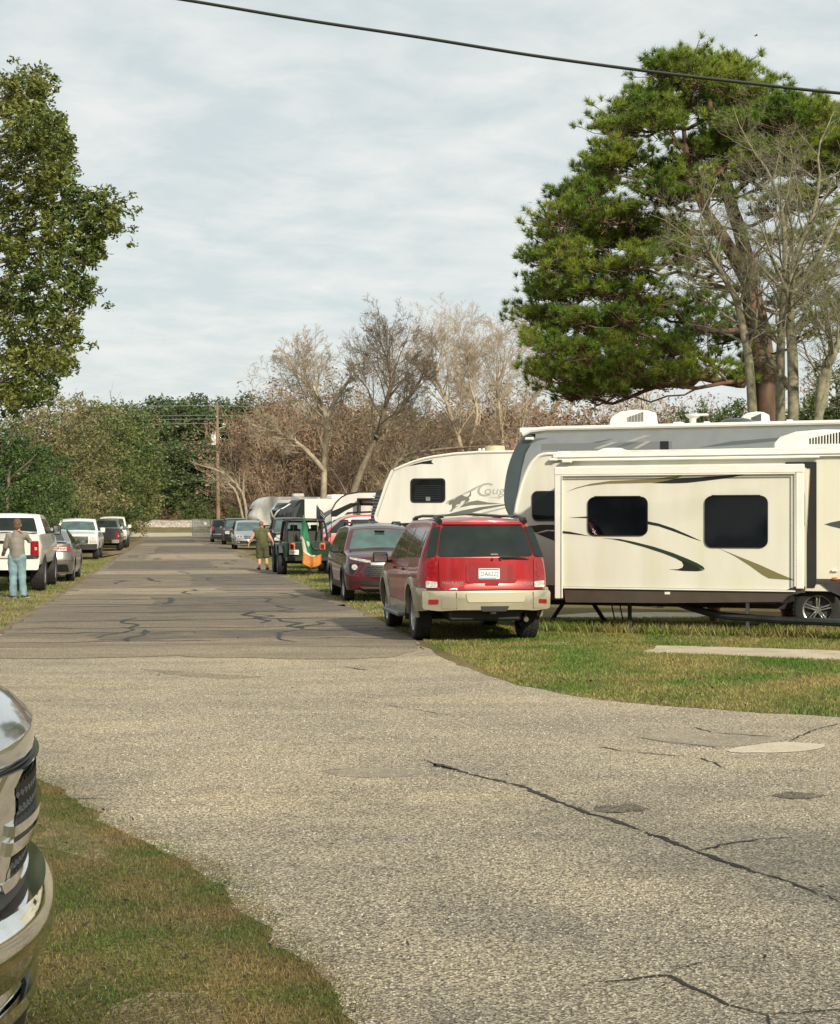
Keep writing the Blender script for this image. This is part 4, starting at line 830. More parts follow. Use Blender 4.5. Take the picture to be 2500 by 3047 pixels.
def d_van(root, b):
    f = b.front
    P(rpoly([(1.55, -.93), (1.55, .93), (.72, .9), (.72, -.9)], .06), b.top, .006, 'windshield', WSHIELD, root, .1)
    g = P(rpoly([(.40, .86), (-.40, .86), (-.34, .66), (.34, .66)], .03), f, .015, 'grille', BLACK, root); P([rrect(-.38, .75, .38, .775, .004), rrect(-.41, .85, .41, .872, .004)], f, .03, 'grille_bar', CHROME, g)
    for sg in (1, -1):
        hl = P(rpoly([(sg*.46, .88), (sg*.84, .92), (sg*.88, .82), (sg*.80, .73), (sg*.44, .74)], .03), f, .018, 'headlight', CLEARLENS, root)
        for c in (.56, .73): P([(sg*c+.05*math.cos(t*.524), .81+.045*math.sin(t*.524)) for t in range(12)], f, .024, 'lamp_bowl', DARK, hl, .5)
        P([(sg*.70+.05*math.cos(t*.524), .44+.045*math.sin(t*.524)) for t in range(12)], f, .03, 'fog_light', CLEARLENS, root, .5)
    lg = P(rpoly([(.78, .52), (-.78, .52), (-.80, .36), (.80, .36)], .03), f, .012, 'lower_grille', BLACK, root); P([rrect(-.80, .40, .80, .42, .004)], f, .03, 'chrome_strip', CHROME, lg)
    plate(root, f, 0, .56, None, th=.03); mirror(root, b, 1.25, 1.12, CHROME, glass=False, out=.06)
SIL = pm('silver_paint', (0.42, 0.43, 0.44), 0.28, 0.75, 1.0, var=.08)
van('minivan', 'silver minivan with roof rails facing the street, just beyond the man in green', 'van', nose_at(745, 96.5, 5.1), HEAD+math.pi, SIL, 5.1, 2.0, 1.76, [(-2.55, 1.5), (-2.4, 1.72), (-1, 1.77), (.3, 1.76), (.62, 1.70), (1.6, 1.08), (1.75, 1.04), (2.3, .93), (2.55, .78)], [(-2.5, 1.15), (2.5, .95)],
    [[(1.4, 1.1), (.55, 1.15), (.55, 1.60), (.75, 1.62)], [(.48, 1.15), (-.8, 1.18), (-.8, 1.62), (.48, 1.62)], [(-.9, 1.18), (-2.2, 1.2), (-2.1, 1.6), (-.9, 1.62)]], 'front', d_van, rails=True)
def d_black(root, b):
    H = b.roofz; r = b.rear; f = b.front
    P(rpoly([(.76, 1.22), (-.76, 1.22), (-.66, H-.13), (.66, H-.13)], .06), r, .014, 'rear_window', GLASS, root)
    for sg in (1, -1):
        P(rpoly([(sg*.80, 1.3), (sg*.93, 1.3), (sg*.95, .95), (sg*.80, .95)], .03), r, .02, 'tail_light', REDLENS, root)
        P(rpoly([(sg*.56, 1.02), (sg*.88, 1.0), (sg*.9, .8), (sg*.56, .78)], .03), f, .02, 'headlight', CLEARLENS, root)
    P(rpoly([(.94, .70), (-.94, .70), (-.90, .42), (.90, .42)], .04), r, .06, 'rear_bumper', pm('satin_black', (.02, .022, .025), .4, coat=.5), root)
    P([rrect(-.9, .66, .9, .69, .005)], r, .065, 'chrome_strip', STEEL, root)
    P(rpoly([(.52, 1.02), (-.52, 1.02), (-.50, .68), (.50, .68)], .03), f, .02, 'grille', DARK, root)
    P(rpoly([(1.42, -.93), (1.42, .93), (.95, .9), (.95, -.9)], .06), b.top, .006, 'windshield', WSHIELD, root, .1)
    plate(root, r, 0, .95, None, th=.03); mirror(root, b, 1.2, 1.2, CHROME, out=.06)
BP = bpy.data.materials['black_paint']; NB = pm('midnight_paint', (.014, .018, .026), .25, .3, 1.0)
SUVP = lambda H: [(-2.65, H-.09), (-2.5, H-.03), (-1, H), (.5, H), (.85, H-.07), (1.45, 1.25), (1.6, 1.20), (2.4, 1.10), (2.65, .98)]
SUVW = lambda H: [[(1.25, 1.22), (.5, 1.24), (.5, H-.16), (.9, H-.17)], [(.42, 1.24), (-.7, 1.25), (-.7, H-.15), (.42, H-.15)], [(-.8, 1.25), (-2.3, 1.27), (-2.1, H-.17), (-.8, H-.15)]]
van('large_suv', 'midnight blue full size SUV seen from behind, next to the chain-link gate', 'SUV', tail_at(667, 128, 5.3), HEAD, NB, 5.3, 2.04, 1.90, SUVP(1.90), [(-2.6, 1.18), (2.6, 1.05)], SUVW(1.90), 'rear', d_black, rw=.40)
van('large_suv', 'black full size SUV with bright mirror, between the midnight blue SUV and the minivan', 'SUV', nose_at(706, 116, 5.3), HEAD+math.pi, BP, 5.3, 2.04, 1.94, SUVP(1.94), [(-2.6, 1.18), (2.6, 1.05)], SUVW(1.94), 'front', d_black, rw=.40)
# bright red SUV broadside between the off-roader and the trailers
def d_red(root, b):
    P(rpoly([(1.52, -.93), (1.52, .93), (.80, .9), (.80, -.9)], .06), b.top, .006, 'windshield', WSHIELD, root, .1)
    for sg in (1, -1):
        P(rpoly([(sg*.5, .92), (sg*.86, .94), (sg*.9, .8), (sg*.5, .76)], .03), b.front, .018, 'headlight', CLEARLENS, root)
        seam(root, b, [[(.35, 1.6), (.35, .4)], [(-.75, 1.6), (-.75, .6)], [(1.5, 1.1), (1.4, .4)]], sg)
        for x in (.5, -.6): mb = MB(); f = b.side(sg); mb.box(f(x, 1.02, .022), (.2, .03, .035), bev=.01); mb.build('door_handle', CHROME, root)
    P(rpoly([(.45, .9), (-.45, .9), (-.42, .66), (.42, .66)], .03), b.front, .018, 'grille', BLACK, root); mirror(root, b, 1.2, 1.1, PR2, glass=False, out=.05)
PR2 = pm('bright_red_paint', (0.52, 0.020, 0.022), 0.28, 0.1, 1.0, var=.08)
van('suv', 'bright red SUV parked broadside with its nose behind the green off-roader', 'SUV', AT(1058, 1550, 58).xy.to_3d(), HEAD+math.pi/2+.05, PR2, 4.9, 1.9, 1.97, [(-2.45, 1.6), (-2.3, 1.88), (-1, 1.96), (.1, 1.95), (.5, 1.88), (1.35, 1.28), (1.5, 1.22), (2.2, 1.14), (2.45, .95)], [(-2.3, 1.3), (2.3, 1.1)],
    [[(1.2, 1.3), (.38, 1.32), (.38, 1.80), (.66, 1.80)], [(.3, 1.32), (-.72, 1.34), (-.72, 1.82), (.3, 1.81)], [(-.8, 1.34), (-2.0, 1.36), (-1.9, 1.76), (-.8, 1.81)]], 'side', d_red, rails=False)
# ================================================================= camping trailers
CREAM = pm('cream_gelcoat', (0.63, 0.62, 0.565), 0.42, coat=.25, var2=(0.56, 0.55, 0.455), vs=2.6, stretch=(1, 1, .16))
WHITE = pm('white_gelcoat', (0.66, 0.65, 0.61), 0.38, coat=.3, var=.09, vs=2.4, stretch=(1, 1, .2))
TRIM = pm('white_trim', (0.70, 0.69, 0.65), 0.35, var=.05, vs=3)
ROOFM = pm('roof_membrane', (0.62, 0.60, 0.54), 0.6, var=.14, vs=5, bump=.4, bs=12)
BROWN = pm('brown_skirt', (0.060, 0.045, 0.036), 0.42, coat=.3, var=.15)
GREYB = pm('grey_band', (0.225, 0.245, 0.262), 0.38, coat=.3, var=.06); GREYD = pm('dark_grey_band', (0.105, 0.125, 0.135), 0.38, coat=.3); CAPG = pm('charcoal_cap', (0.042, 0.062, 0.068), 0.30, coat=.6, var=.15, vs=2)
OLIVE = pm('olive_decal', (0.165, 0.145, 0.060), .45); INK = pm('black_decal', (0.012, 0.014, 0.012), .35); GREENB = pm('green_black_decal', (0.018, 0.032, 0.016), .35); SIL2 = pm('silver_decal', (0.36, 0.36, 0.34), .45); SIL3 = pm('pale_silver_decal', (0.47, 0.46, 0.42), .45)
DGLASS = pm('trailer_glass', (0.003, 0.004, 0.006), .05, spec=.28, var=.3)
class Frame:
    def __init__(s, px, d, ang, name, label, cat='camper'):
        s.o = Vector(((px-CX)/FPX*d, d)); s.a = ang; s.ax = Vector((math.cos(ang), math.sin(ang))); s.ay = Vector((-math.sin(ang), math.cos(ang)))
        s.root = empty(name, (s.o.x, s.o.y, 0), ang, label, cat)
    def L(s, px, py, y0=0.0):            # photo pixel -> (x, z) on the vertical plane y = y0
        k = (px-CX)/FPX; o = s.o+s.ay*y0      # (o+x*ax).x = k*(o+x*ax).y
        x = (k*o.y-o.x)/(s.ax.x-k*s.ax.y); d = o.y+x*s.ax.y; return (x, EYE-(py-HY)/FPX*d)
    def W(s, x, y, z): q = s.o+s.ax*x+s.ay*y; return Vector((q.x, q.y, z))
def prism(name, outline, y0, y1, m, parent, bev=0.0):
    mb = MB(); rows = [[(x, y, z) for x, z in outline] for y in (y0, y1)]; mb.grid(rows, True)
    for y in (y0, y1):
        bm = bmesh.new(); vs = [bm.verts.new((x, z, 0)) for x, z in outline]; bm.faces.new(vs); bmesh.ops.triangulate(bm, faces=bm.faces[:]); bm.verts.index_update()
        mb.add([(v.co.x, y, v.co.y) for v in bm.verts], [[v.index for v in f.verts] for f in bm.faces]); bm.free()
    o = mb.build(name, m, parent, 30)
    if bev:
        md = o.modifiers.new('edge', 'BEVEL'); md.width = bev; md.segments = 2; md.limit_method = 'ANGLE'; md.angle_limit = R(50)
    return o
def on(y0): return lambda x, z, o: (x, y0-o, z)
def decal(F, pts, m, y0, k=3, th=.003, name='stripe_decal', parent=None, conv=None, smooth=True):
    P_ = [conv(*p) if conv else p for p in pts]; P_ = [F.L(x, y, y0) for x, y in P_]
    if smooth: P_ = [tuple(v) for v in P_]
    return P(P_, on(y0), th, name, m, parent or F.root, 5, 0)
def window(F, x0, z0, x1, z1, y0, parent=None, r=.07, frame=.03, m=None):
    fr = P(rrect(x0, z0, x1, z1, r), on(y0), .022, 'window', BLACK, parent or F.root, 5)
    P(rrect(x0+frame, z0+frame, x1-frame, z1-frame, r*.7), on(y0), .026, 'pane', m or DGLASS, fr, 5); return fr
def ac_unit(F, x0, x1, z0, z1, y0, y1, flip=1, name='air_conditioner'):
    L_ = x1-x0; H_ = z1-z0; g = lambda t: x0+L_*t if flip == 1 else x1-L_*t
    out_ = [(g(0), z0), (g(0), z0+H_*.35), (g(.08), z0+H_*.68), (g(.28), z0+H_*.92), (g(.62), z1), (g(.95), z1-H_*.05), (g(1), z0+H_*.2), (g(1), z0)]
    o = prism(name, out_, y0, y1, TRIM, F.root, .03)
    n = 11
    for i in range(n):
        t = .45+.4*i/n; hh = H_*(.28+.30*i/n); P(rrect(min(g(t), g(t+.014)), z0+H_*.30, max(g(t), g(t+.014))+.006, z0+H_*.30+hh, .003, 1), on(y0), .004, 'louvre', BLACK, o, 5, 0)
    for i in range(5): t = .45+.085*i; P(rrect(min(g(t), g(t+.055)), z0+H_*.07, max(g(t), g(t+.055)), z0+H_*.14, .003, 1), on(y0), .004, 'louvre', BLACK, o, 5, 0)
    return o
def dome_vent(F, x, y, z, w_=.42, h=.10, m=None, name='roof_vent'):
    mb = MB(); mb.lathe([(.001, h), (w_*.25, h*.95), (w_*.42, h*.55), (w_*.5, h*.1), (w_*.5, 0)], 20, 'Z', (x, y, z)); return mb.build(name, m or TRIM, F.root)
ANG = -R(21)
# ------------------------------------------------------------------ A: cream trailer with the big slide-out
def trailer_a():
    F = Frame(2430, 24.3, ANG, 'travel_trailer', 'cream travel trailer with a big slide-out and black and olive swooshes, nearest of the campers', 'camper'); R_ = F.root
    z4 = lambda x, y: (1450+x*.6048, 1150+y*.6048); z2 = lambda x, y: (1600+x*.288, 1330+y*.288); z3 = lambda x, y: (2000+x*.288, 1330+y*.288)
    xb = F.L(1531, 1560)[0]; xt = F.L(1586, 1352)[0]; zt = 2.85; xe = 3.9
    prism('body', [(xb+.05, .66), (xb, .9), (xb, 1.7), (xb+.10, 2.25), (xt-.10, 2.62), (xt+.02, 2.76), (xt+.16, 2.84), (xt+.5, zt), (xe, zt), (xe, .66)], 0, 2.44, CREAM, R_, .03)
    prism('skirt', [(xb+.08, .46), (xb+.08, .70), (-.72, .70), (-.52, .86), (.52, .86), (.72, .70), (1.6, .70), (1.6, .46), (.62, .46), (.52, .6), (.3, .78), (-.3, .78), (-.52, .6), (-.62, .46)], -.012, .05, BROWN, R_)
    P([F.L(*z3(1515, 1395)), F.L(*z3(1760, 1400)), F.L(*z3(1760, 1550)), F.L(*z3(1650, 1500))], on(0), .02, 'skirt_panel', DARK, R_, 5)
    mb = MB(); mb.box((-.4, 1.22, .45), (8.2, 1.9, .16)); mb.build('chassis', DARK, R_)
    mb = MB(); mb.box(((xt+.4+xe)/2, 1.22, zt+.012), (xe-xt-.4, 2.36, .05), bev=.02); mb.build('roof', ROOFM, R_)
    # mouldings round the front edge and along the roof
    fr = [(xb+.02, -.005, .75), (xb+.0, -.005, 1.7), (xb+.10, -.005, 2.25), (xt-.08, -.005, 2.60), (xt+.04, -.005, 2.76), (xt+.18, -.005, 2.84), (xt+.5, -.005, zt)]
    mb = MB(); mb.tube(spl(fr, 4), .028, 6); mb.build('corner_moulding', TRIM, R_)
    mb = MB(); mb.box(((xt+.35+xe)/2, -.02, zt-.045), (xe-xt-.35, .05, .05), bev=.01); mb.box(((xt+.35+xe)/2, -.03, zt-.10), (xe-xt-.35, .07, .02), bev=.006); mb.build('roof_gutter', TRIM, R_)
    mb = MB(); c = F.W(0, 0, 0); mb.box((xt+.36, -.05, zt-.10), (.13, .09, .05), bev=.02); mb.build('gutter_spout', TRIM, R_)
    # slide-out topper rail
    xa = F.L(1692, 1365)[0]; xz = F.L(2440, 1356)[0]
    mb = MB(); mb.box(((xa+xz)/2, -.05, 2.735), (xz-xa, .10, .035), bev=.01); mb.build('slide_awning_rail', TRIM, R_); mb = MB(); mb.box((xa, -.08, 2.72), (.16, .13, .06), bev=.025); mb.build('rail_end', TRIM, R_)
    # slide-out
    yo = -.95; xl = F.L(1665, 1400, yo)[0]; xr = F.L(2372, 1400, yo)[0]; zb, zu = .72, 2.585
    sl = prism('slide_out', [(xl+.03, zb), (xl+.03, zu-.02), (xr+.02, zu-.02), (xr+.02, zb)], yo, .0, CREAM, R_)
    fw = .115; x0 = F.L(1653, 1400, yo)[0]; x1 = F.L(2393, 1400, yo)[0]
    mb = MB(); mb.box((x0+fw/2, yo-.01, (.53+zu)/2), (fw, .10, zu-.53), bev=.012); mb.build('slide_flange', TRIM, sl)
    mb = MB(); mb.box((x1-fw/2, yo-.01, (.74+zu)/2), (fw, .10, zu-.74), bev=.012); mb.build('slide_flange', TRIM, sl)
    mb = MB(); mb.box(((x0+x1)/2, yo-.014, zu-.055), (x1-x0+.01, .11, .13), bev=.012); mb.build('slide_flange', TRIM, sl)
    mb = MB(); mb.tube([(x0+fw+.01, yo-.07, .55), (x0+fw+.01, yo-.07, zu-.13), (x1-fw-.01, yo-.07, zu-.13), (x1-fw-.01, yo-.07, .78)], .012, 6); mb.build('slide_bead', TRIM, sl)
    mb = MB(); mb.box(((x0+x1)/2, yo-.035, .705), (x1-x0-2*fw-.02, .03, .022), bev=.004); mb.build('bottom_bead', TRIM, sl)
    q = [z2(272, 1468), z3(0, 1482), z3(1160, 1490), z3(1240, 1452), z3(1375, 1440), z3(1375, 1506), z3(1290, 1512), z3(1200, 1540), z3(1140, 1600), z3(0, 1612), z2(290, 1605)]
    P([F.L(x, y, yo-.01) for x, y in q], on(yo), .012, 'slide_skirt', BROWN, sl, 5)
    mb = MB(); mb.box(((xl+xr)/2, yo/2, .60), (xr-xl-.3, -yo-.1, .16)); mb.build('slide_floor', BLACK, sl)
    P([F.L(*z2(1315, 1497), yo), F.L(*z2(1370, 1497), yo), F.L(*z2(1370, 1522), yo), F.L(*z2(1315, 1522), yo)], on(yo-.012), .004, 'marker_label', TRIM, sl, 5)
    D = lambda pts, m: decal(F, pts, m, yo, conv=z2, parent=sl)
    D([(295, 465), (400, 420), (550, 380), (750, 350), (1000, 340), (1200, 328), (1400, 305), (1550, 270), (1450, 318), (1350, 348), (1172, 369), (1000, 375), (720, 380), (500, 405), (400, 430)], OLIVE)
    D([(1170, 373), (1300, 355), (1430, 327), (1589, 318), (1889, 298), (2189, 275), (1989, 318), (1739, 350), (1539, 372), (1389, 377)], INK)
    D([(325, 730), (530, 717), (530, 736)], INK); D([(1130, 766), (1250, 790), (1400, 840), (1550, 905), (1695, 974), (1600, 945), (1400, 870), (1250, 820), (1130, 797)], INK)
    D([(255, 868), (330, 875), (420, 893), (545, 922), (420, 908), (255, 892)], INK)
    D([(670, 942), (850, 950), (1000, 980), (1200, 1030), (1400, 1095), (1550, 1155), (1650, 1200), (1710, 1235), (1728, 1262), (1715, 1268), (1650, 1240), (1500, 1180), (1300, 1100), (1100, 1035), (900, 980), (780, 955)], GREENB)
    D([(1410, 1142), (1480, 1165), (1600, 1215), (1715, 1274), (1650, 1285), (1500, 1281), (1360, 1265), (1450, 1263), (1495, 1246), (1507, 1220), (1490, 1185)], INK)
    D([(x+1389, y) for x, y in ((470, 1043), (700, 1135), (900, 1215), (1100, 1305), (1275, 1378), (1000, 1358), (930, 1320), (800, 1225), (650, 1130), (490, 1050))], OLIVE)
    for c, (a, b_) in (((z2), ((520, 515), (1140, 918))), ((z3), ((338, 505), (992, 1043)))):
        p0 = F.L(*c(*a), yo); p1 = F.L(*c(*b_), yo); wn = window(F, p0[0], p1[1], p1[0], p0[1], yo, sl, .11, .012)
        mb = MB(); mb.box(((p0[0]+p1[0])/2, yo-.03, p0[1]+.004), ((p1[0]-p0[0])*.76, .05, .014)); mb.build('drip_rail', BLACK, wn)
    e = prism('end_window', [(0, 0), (.01, 0), (.01, 1), (0, 1)], 0, 1, BLACK, None); bpy.data.objects.remove(e)
    mb = MB(); mb.box((xr+.022, -.50, 1.92), (.012, .42, .50), bev=.004); wn = mb.build('window', BLACK, sl); mb = MB(); mb.box((xr+.03, -.50, 1.92), (.008, .34, .42)); mb.build('pane', pm('pane_grey', (.10, .11, .09), .1), wn)
    # black seal where the slide meets the wall
    x2 = F.L(2418, 1500)[0]; x3 = F.L(2430, 1500)[0]
    P([(xr-.3, 2.66), (x3, 2.66), (x3, .80), (x3-.03, .72), (x2-.12, .72), (x2-.03, 2.56), (xr-.3, 2.58)], on(0), .014, 'slide_seal', BLACK, R_, 5)
    # wall behind the slide: window, stripes
    p0 = F.L(1584, 1461); p1 = F.L(1668, 1550); window(F, p0[0], p1[1], p0[0]+.75, p0[1], 0, None, .09, .02)
    decal(F, [(195, 688), (260, 680), (345, 680), (360, 706), (290, 705), (240, 720), (205, 700)], INK, 0, conv=z4); decal(F, [(243, 724), (300, 711), (345, 714), (345, 766)], INK, 0, conv=z4)
    decal(F, [z3(1575, 800), z3(1640, 780), z3(1750, 758), z3(2000, 700), z3(2000, 900), z3(1740, 843), z3(1650, 822)], pm('slate_decal', (.05, .065, .06), .4), 0)
    for (c, m, w_) in ((z3(1680, 1278), TRIM, .09), (z3(1683, 1360), AMBER, .07)):
        p = F.L(*c); mb = MB(); mb.box((p[0], -.02, p[1]), (w_, .04, .035 if m is TRIM else .045), bev=.01); mb.build('marker_light' if m is AMBER else 'porch_light', m, R_)
    # roof gear
    p0 = F.L(2306, 1325, .9); ac_unit(F, p0[0], p0[0]+1.25, 2.87, 3.20, .75, 1.6)
    p0 = F.L(1818, 1333, .8); dome_vent(F, p0[0], .9, 2.86, .62, .11); dome_vent(F, 2.6, 1.5, 2.86, .4, .12)
    # wheels
    for x in (.0, .86):
        add_wheel(R_, 'trailer', x, .22, .375, .22, .225, 'star', flip=False); add_wheel(R_, 'trailer', x, 2.2, .375, .22, .225, 'star')
    # stabiliser legs and tongue jack
    for (px, pt, pb) in ((1874, 1795, 1862), (2225, 1795, 1873)):
        p = F.L(px, pt, -.55); mb = MB(); mb.box((p[0], -.55, p[1]/2+.02), (.055, .055, p[1]), bev=.005); mb.box((p[0], -.55, .02), (.16, .16, .03)); mb.build('slide_support', STEEL if px > 2000 else DARK, R_)
    p = F.L(1960, 1808, -.5); mb = MB(); mb.box((p[0]-.1, -.5, .47), (.5, .05, .05)); mb.build('slide_bracket', DARK, R_)
    for xj in (F.L(1668, 1800)[0], F.L(1740, 1800)[0]):
        sg = 1 if xj > F.L(1700, 1800)[0] else -1
        mb = MB(); mb.tube([(xj-.02*sg, .35, .50), (xj+.30*sg, .35, .03)], .035, 6); mb.box((xj+.30*sg, .35, .02), (.22, .16, .03)); mb.build('stabiliser_leg', DARK, R_)
    for px in (1775, 1800):
        p = F.L(px, 1800); mb = MB(); mb.tube([(p[0], .9, .48), (p[0]+.08, .9, .10)], .012, 5); mb.build('drain_pipe', DARK, R_)
    return F
FA = trailer_a()
# black drain hose sagging from beneath the trailer
mb = MB(); pts = [(2020, 1796, 24.6), (2080, 1815, 24.4), (2140, 1830, 24.2), (2230, 1838, 24.0), (2340, 1846, 23.6), (2440, 1850, 23.2), (2560, 1856, 22.8)]
mb.tube(spl([AT(*p) for p in pts], 5), .055, 8); o = mb.build('drain_hose', pm('ribbed_hose', (.018, .022, .022), .5, var=.3, bump=.8, bs=30), None); tag(o, 'black ribbed drain hose sagging out from beneath the cream trailer to the grass', 'hose')
def flower_pot(px, py0, py1, d, label):
    z0 = max(0, EYE-(py1-HY)/FPX*d); z1 = EYE-(py0-HY)/FPX*d; h = z1; o = AT(px, HY, d); root = empty('flower_pot', (o.x, d, 0), 0, label, 'flower pot', 'terracotta pots behind the trailer')
    TC = pm('terracotta', (.42, .16, .085), .8, var=.2); mb = MB(); mb.lathe([(.001, 0), (h*.30, 0), (h*.42, h*.78), (h*.42, h*.79)], 18, 'Z'); mb.build('pot', TC, root)
    mb = MB(); mb.lathe([(h*.42, h*.78), (h*.48, h*.78), (h*.48, h), (h*.42, h), (h*.40, h*.9), (.001, h*.88)], 18, 'Z'); mb.build('rim', TC, root)
flower_pot(2123, 1806, 1832, 27.5, 'terracotta pot half hidden behind the black drain hose')
flower_pot(2347, 1803, 1838, 26.6, 'terracotta pot standing just left of the trailer wheel')
# ------------------------------------------------------------------ B: grey fifth wheel behind
def trailer_b():
    F = Frame(1571, 32.5, ANG, 'fifth_wheel_trailer', 'tall grey banded fifth wheel with charcoal cap rising behind the cream trailer', 'camper'); R_ = F.root
    L = F.L; cap = [L(*p) for p in ((1573, 1290), (1548, 1308), (1524, 1350), (1508, 1400), (1500, 1450), (1499, 1490), (1506, 1520), (1519, 1542))]
    back = [L(*p) for p in ((1534, 1500), (1541, 1450), (1550, 1400), (1562, 1350), (1580, 1318), (1592, 1300))]
    prism('front_cap', [tuple(v) for v in spl(cap, 3)]+[(back[0][0], cap[-1][1])]+back, 0, 2.44, CAPG, R_, .04)
    zt = cap[0][1]; prism('body', [(back[0][0], cap[-1][1])]+back+[(back[-1][0], zt), (11.0, zt), (11.0, .7), (2.4, .7), (2.4, cap[-1][1])], .004, 2.43, GREYB, R_, .02)
    mb = MB(); mb.box(((back[-1][0]+11)/2-.1, 1.22, zt+.06), (11-back[-1][0]+.5, 2.46, .13), bev=.04); mb.build('roof', TRIM, R_)
    mb = MB(); mb.tube([(cap[0][0]-.12, -.01, zt-.02), (cap[0][0]+.05, -.01, zt+.06), (cap[0][0]+.4, -.01, zt+.09), (11, -.01, zt+.09)], .05, 8); mb.build('roof_moulding', TRIM, R_)
    mb = MB(); p = L(1578, 1306); mb.box((p[0], -.05, p[1]), (.18, .1, .06), bev=.02); mb.build('gutter_spout', TRIM, R_)
    z6 = lambda x, y: (1440+x*.3226, 1180+y*.3226); z4 = lambda x, y: (1450+x*.6048, 1150+y*.6048)
    decal(F, [(410, 388), (600, 382), (500, 405), (430, 440), (375, 475), (390, 420)], GREYD, .004, conv=z6)
    decal(F, [(530, 435), (1400, 420), (1736, 410), (1736, 480), (530, 495)], pm('mid_grey_band', (.17, .185, .195), .4), .004, conv=z6); decal(F, [(1000, 422), (1195, 386), (1120, 412), (1060, 424)], GREYD, .004, conv=z6, th=.005)
    decal(F, [(1300, 418), (1480, 360), (1545, 356), (1380, 412)], SIL2, .004, conv=z6, th=.006); decal(F, [(1010, 480), (1180, 420), (1240, 420), (1060, 482)], SIL2, .004, conv=z6, th=.006); decal(F, [(1370, 482), (1500, 412), (1545, 410), (1420, 480)], SIL2, .004, conv=z6, th=.006)
    decal(F, [(1210, 470), (1300, 430), (1420, 418), (1330, 450)], GREYD, .004, conv=z6, th=.007)
    decal(F, [(1040, 300), (1200, 270), (1450, 250), (1460, 264), (1250, 285)], GREYD, .004, conv=z4)
    p0, p1 = L(1965, 1313), L(1990, 1345); P([(p0[0], p1[1]), (p1[0], p1[1]), (p1[0], p0[1]), (p0[0], p0[1])], on(.004), .012, 'vent_hatch', BLACK, R_, 5)
    a = L(1820, 1275, .8); c = L(1941, 1275, .8); ac_unit(F, a[0], c[0], zt+.12, zt+.12+.36, .6, 1.4)
    a = L(2203, 1268, 1.0); c = L(2280, 1268, 1.0); ac_unit(F, a[0], c[0], zt+.12, zt+.40, .9, 1.6)
    a = L(2192, 1262, .5); mb = MB(); mb.ell((a[0], .5, zt+.17), (.34, .25, .09)); mb.build('roof_pod', CAPG, R_)
    a = L(2062, 1268, .6); mb = MB(); mb.lathe([(.09, 0), (.06, .05), (.07, .14), (.15, .20), (.16, .24), (.001, .25)], 14, 'Z', (a[0], .6, zt+.12)); mb.box((a[0]+.14, .6, zt+.34), (.34, .1, .045), bev=.01); mb.build('tv_antenna', TRIM, R_)
    for px, w_ in ((2020, .2), (2104, .12), (2350, .12)): a = L(px, 1270, .5); mb = MB(); mb.box((a[0], .5, zt+.16), (w_, w_, .07), bev=.01); mb.build('roof_vent', TRIM, R_)
    for x in (7.2, 8.1): add_wheel(R_, 'trailer', x, .2, .375, .22, .225, 'star', flip=False)
    mb = MB(); mb.box((7, 1.2, .55), (8, 1.6, .2)); mb.build('chassis', DARK, R_)
    for y in (.3, 2.1): mb = MB(); mb.box((2.7, y, .45), (.12, .12, .9)); mb.build('landing_leg', DARK, R_)
trailer_b()
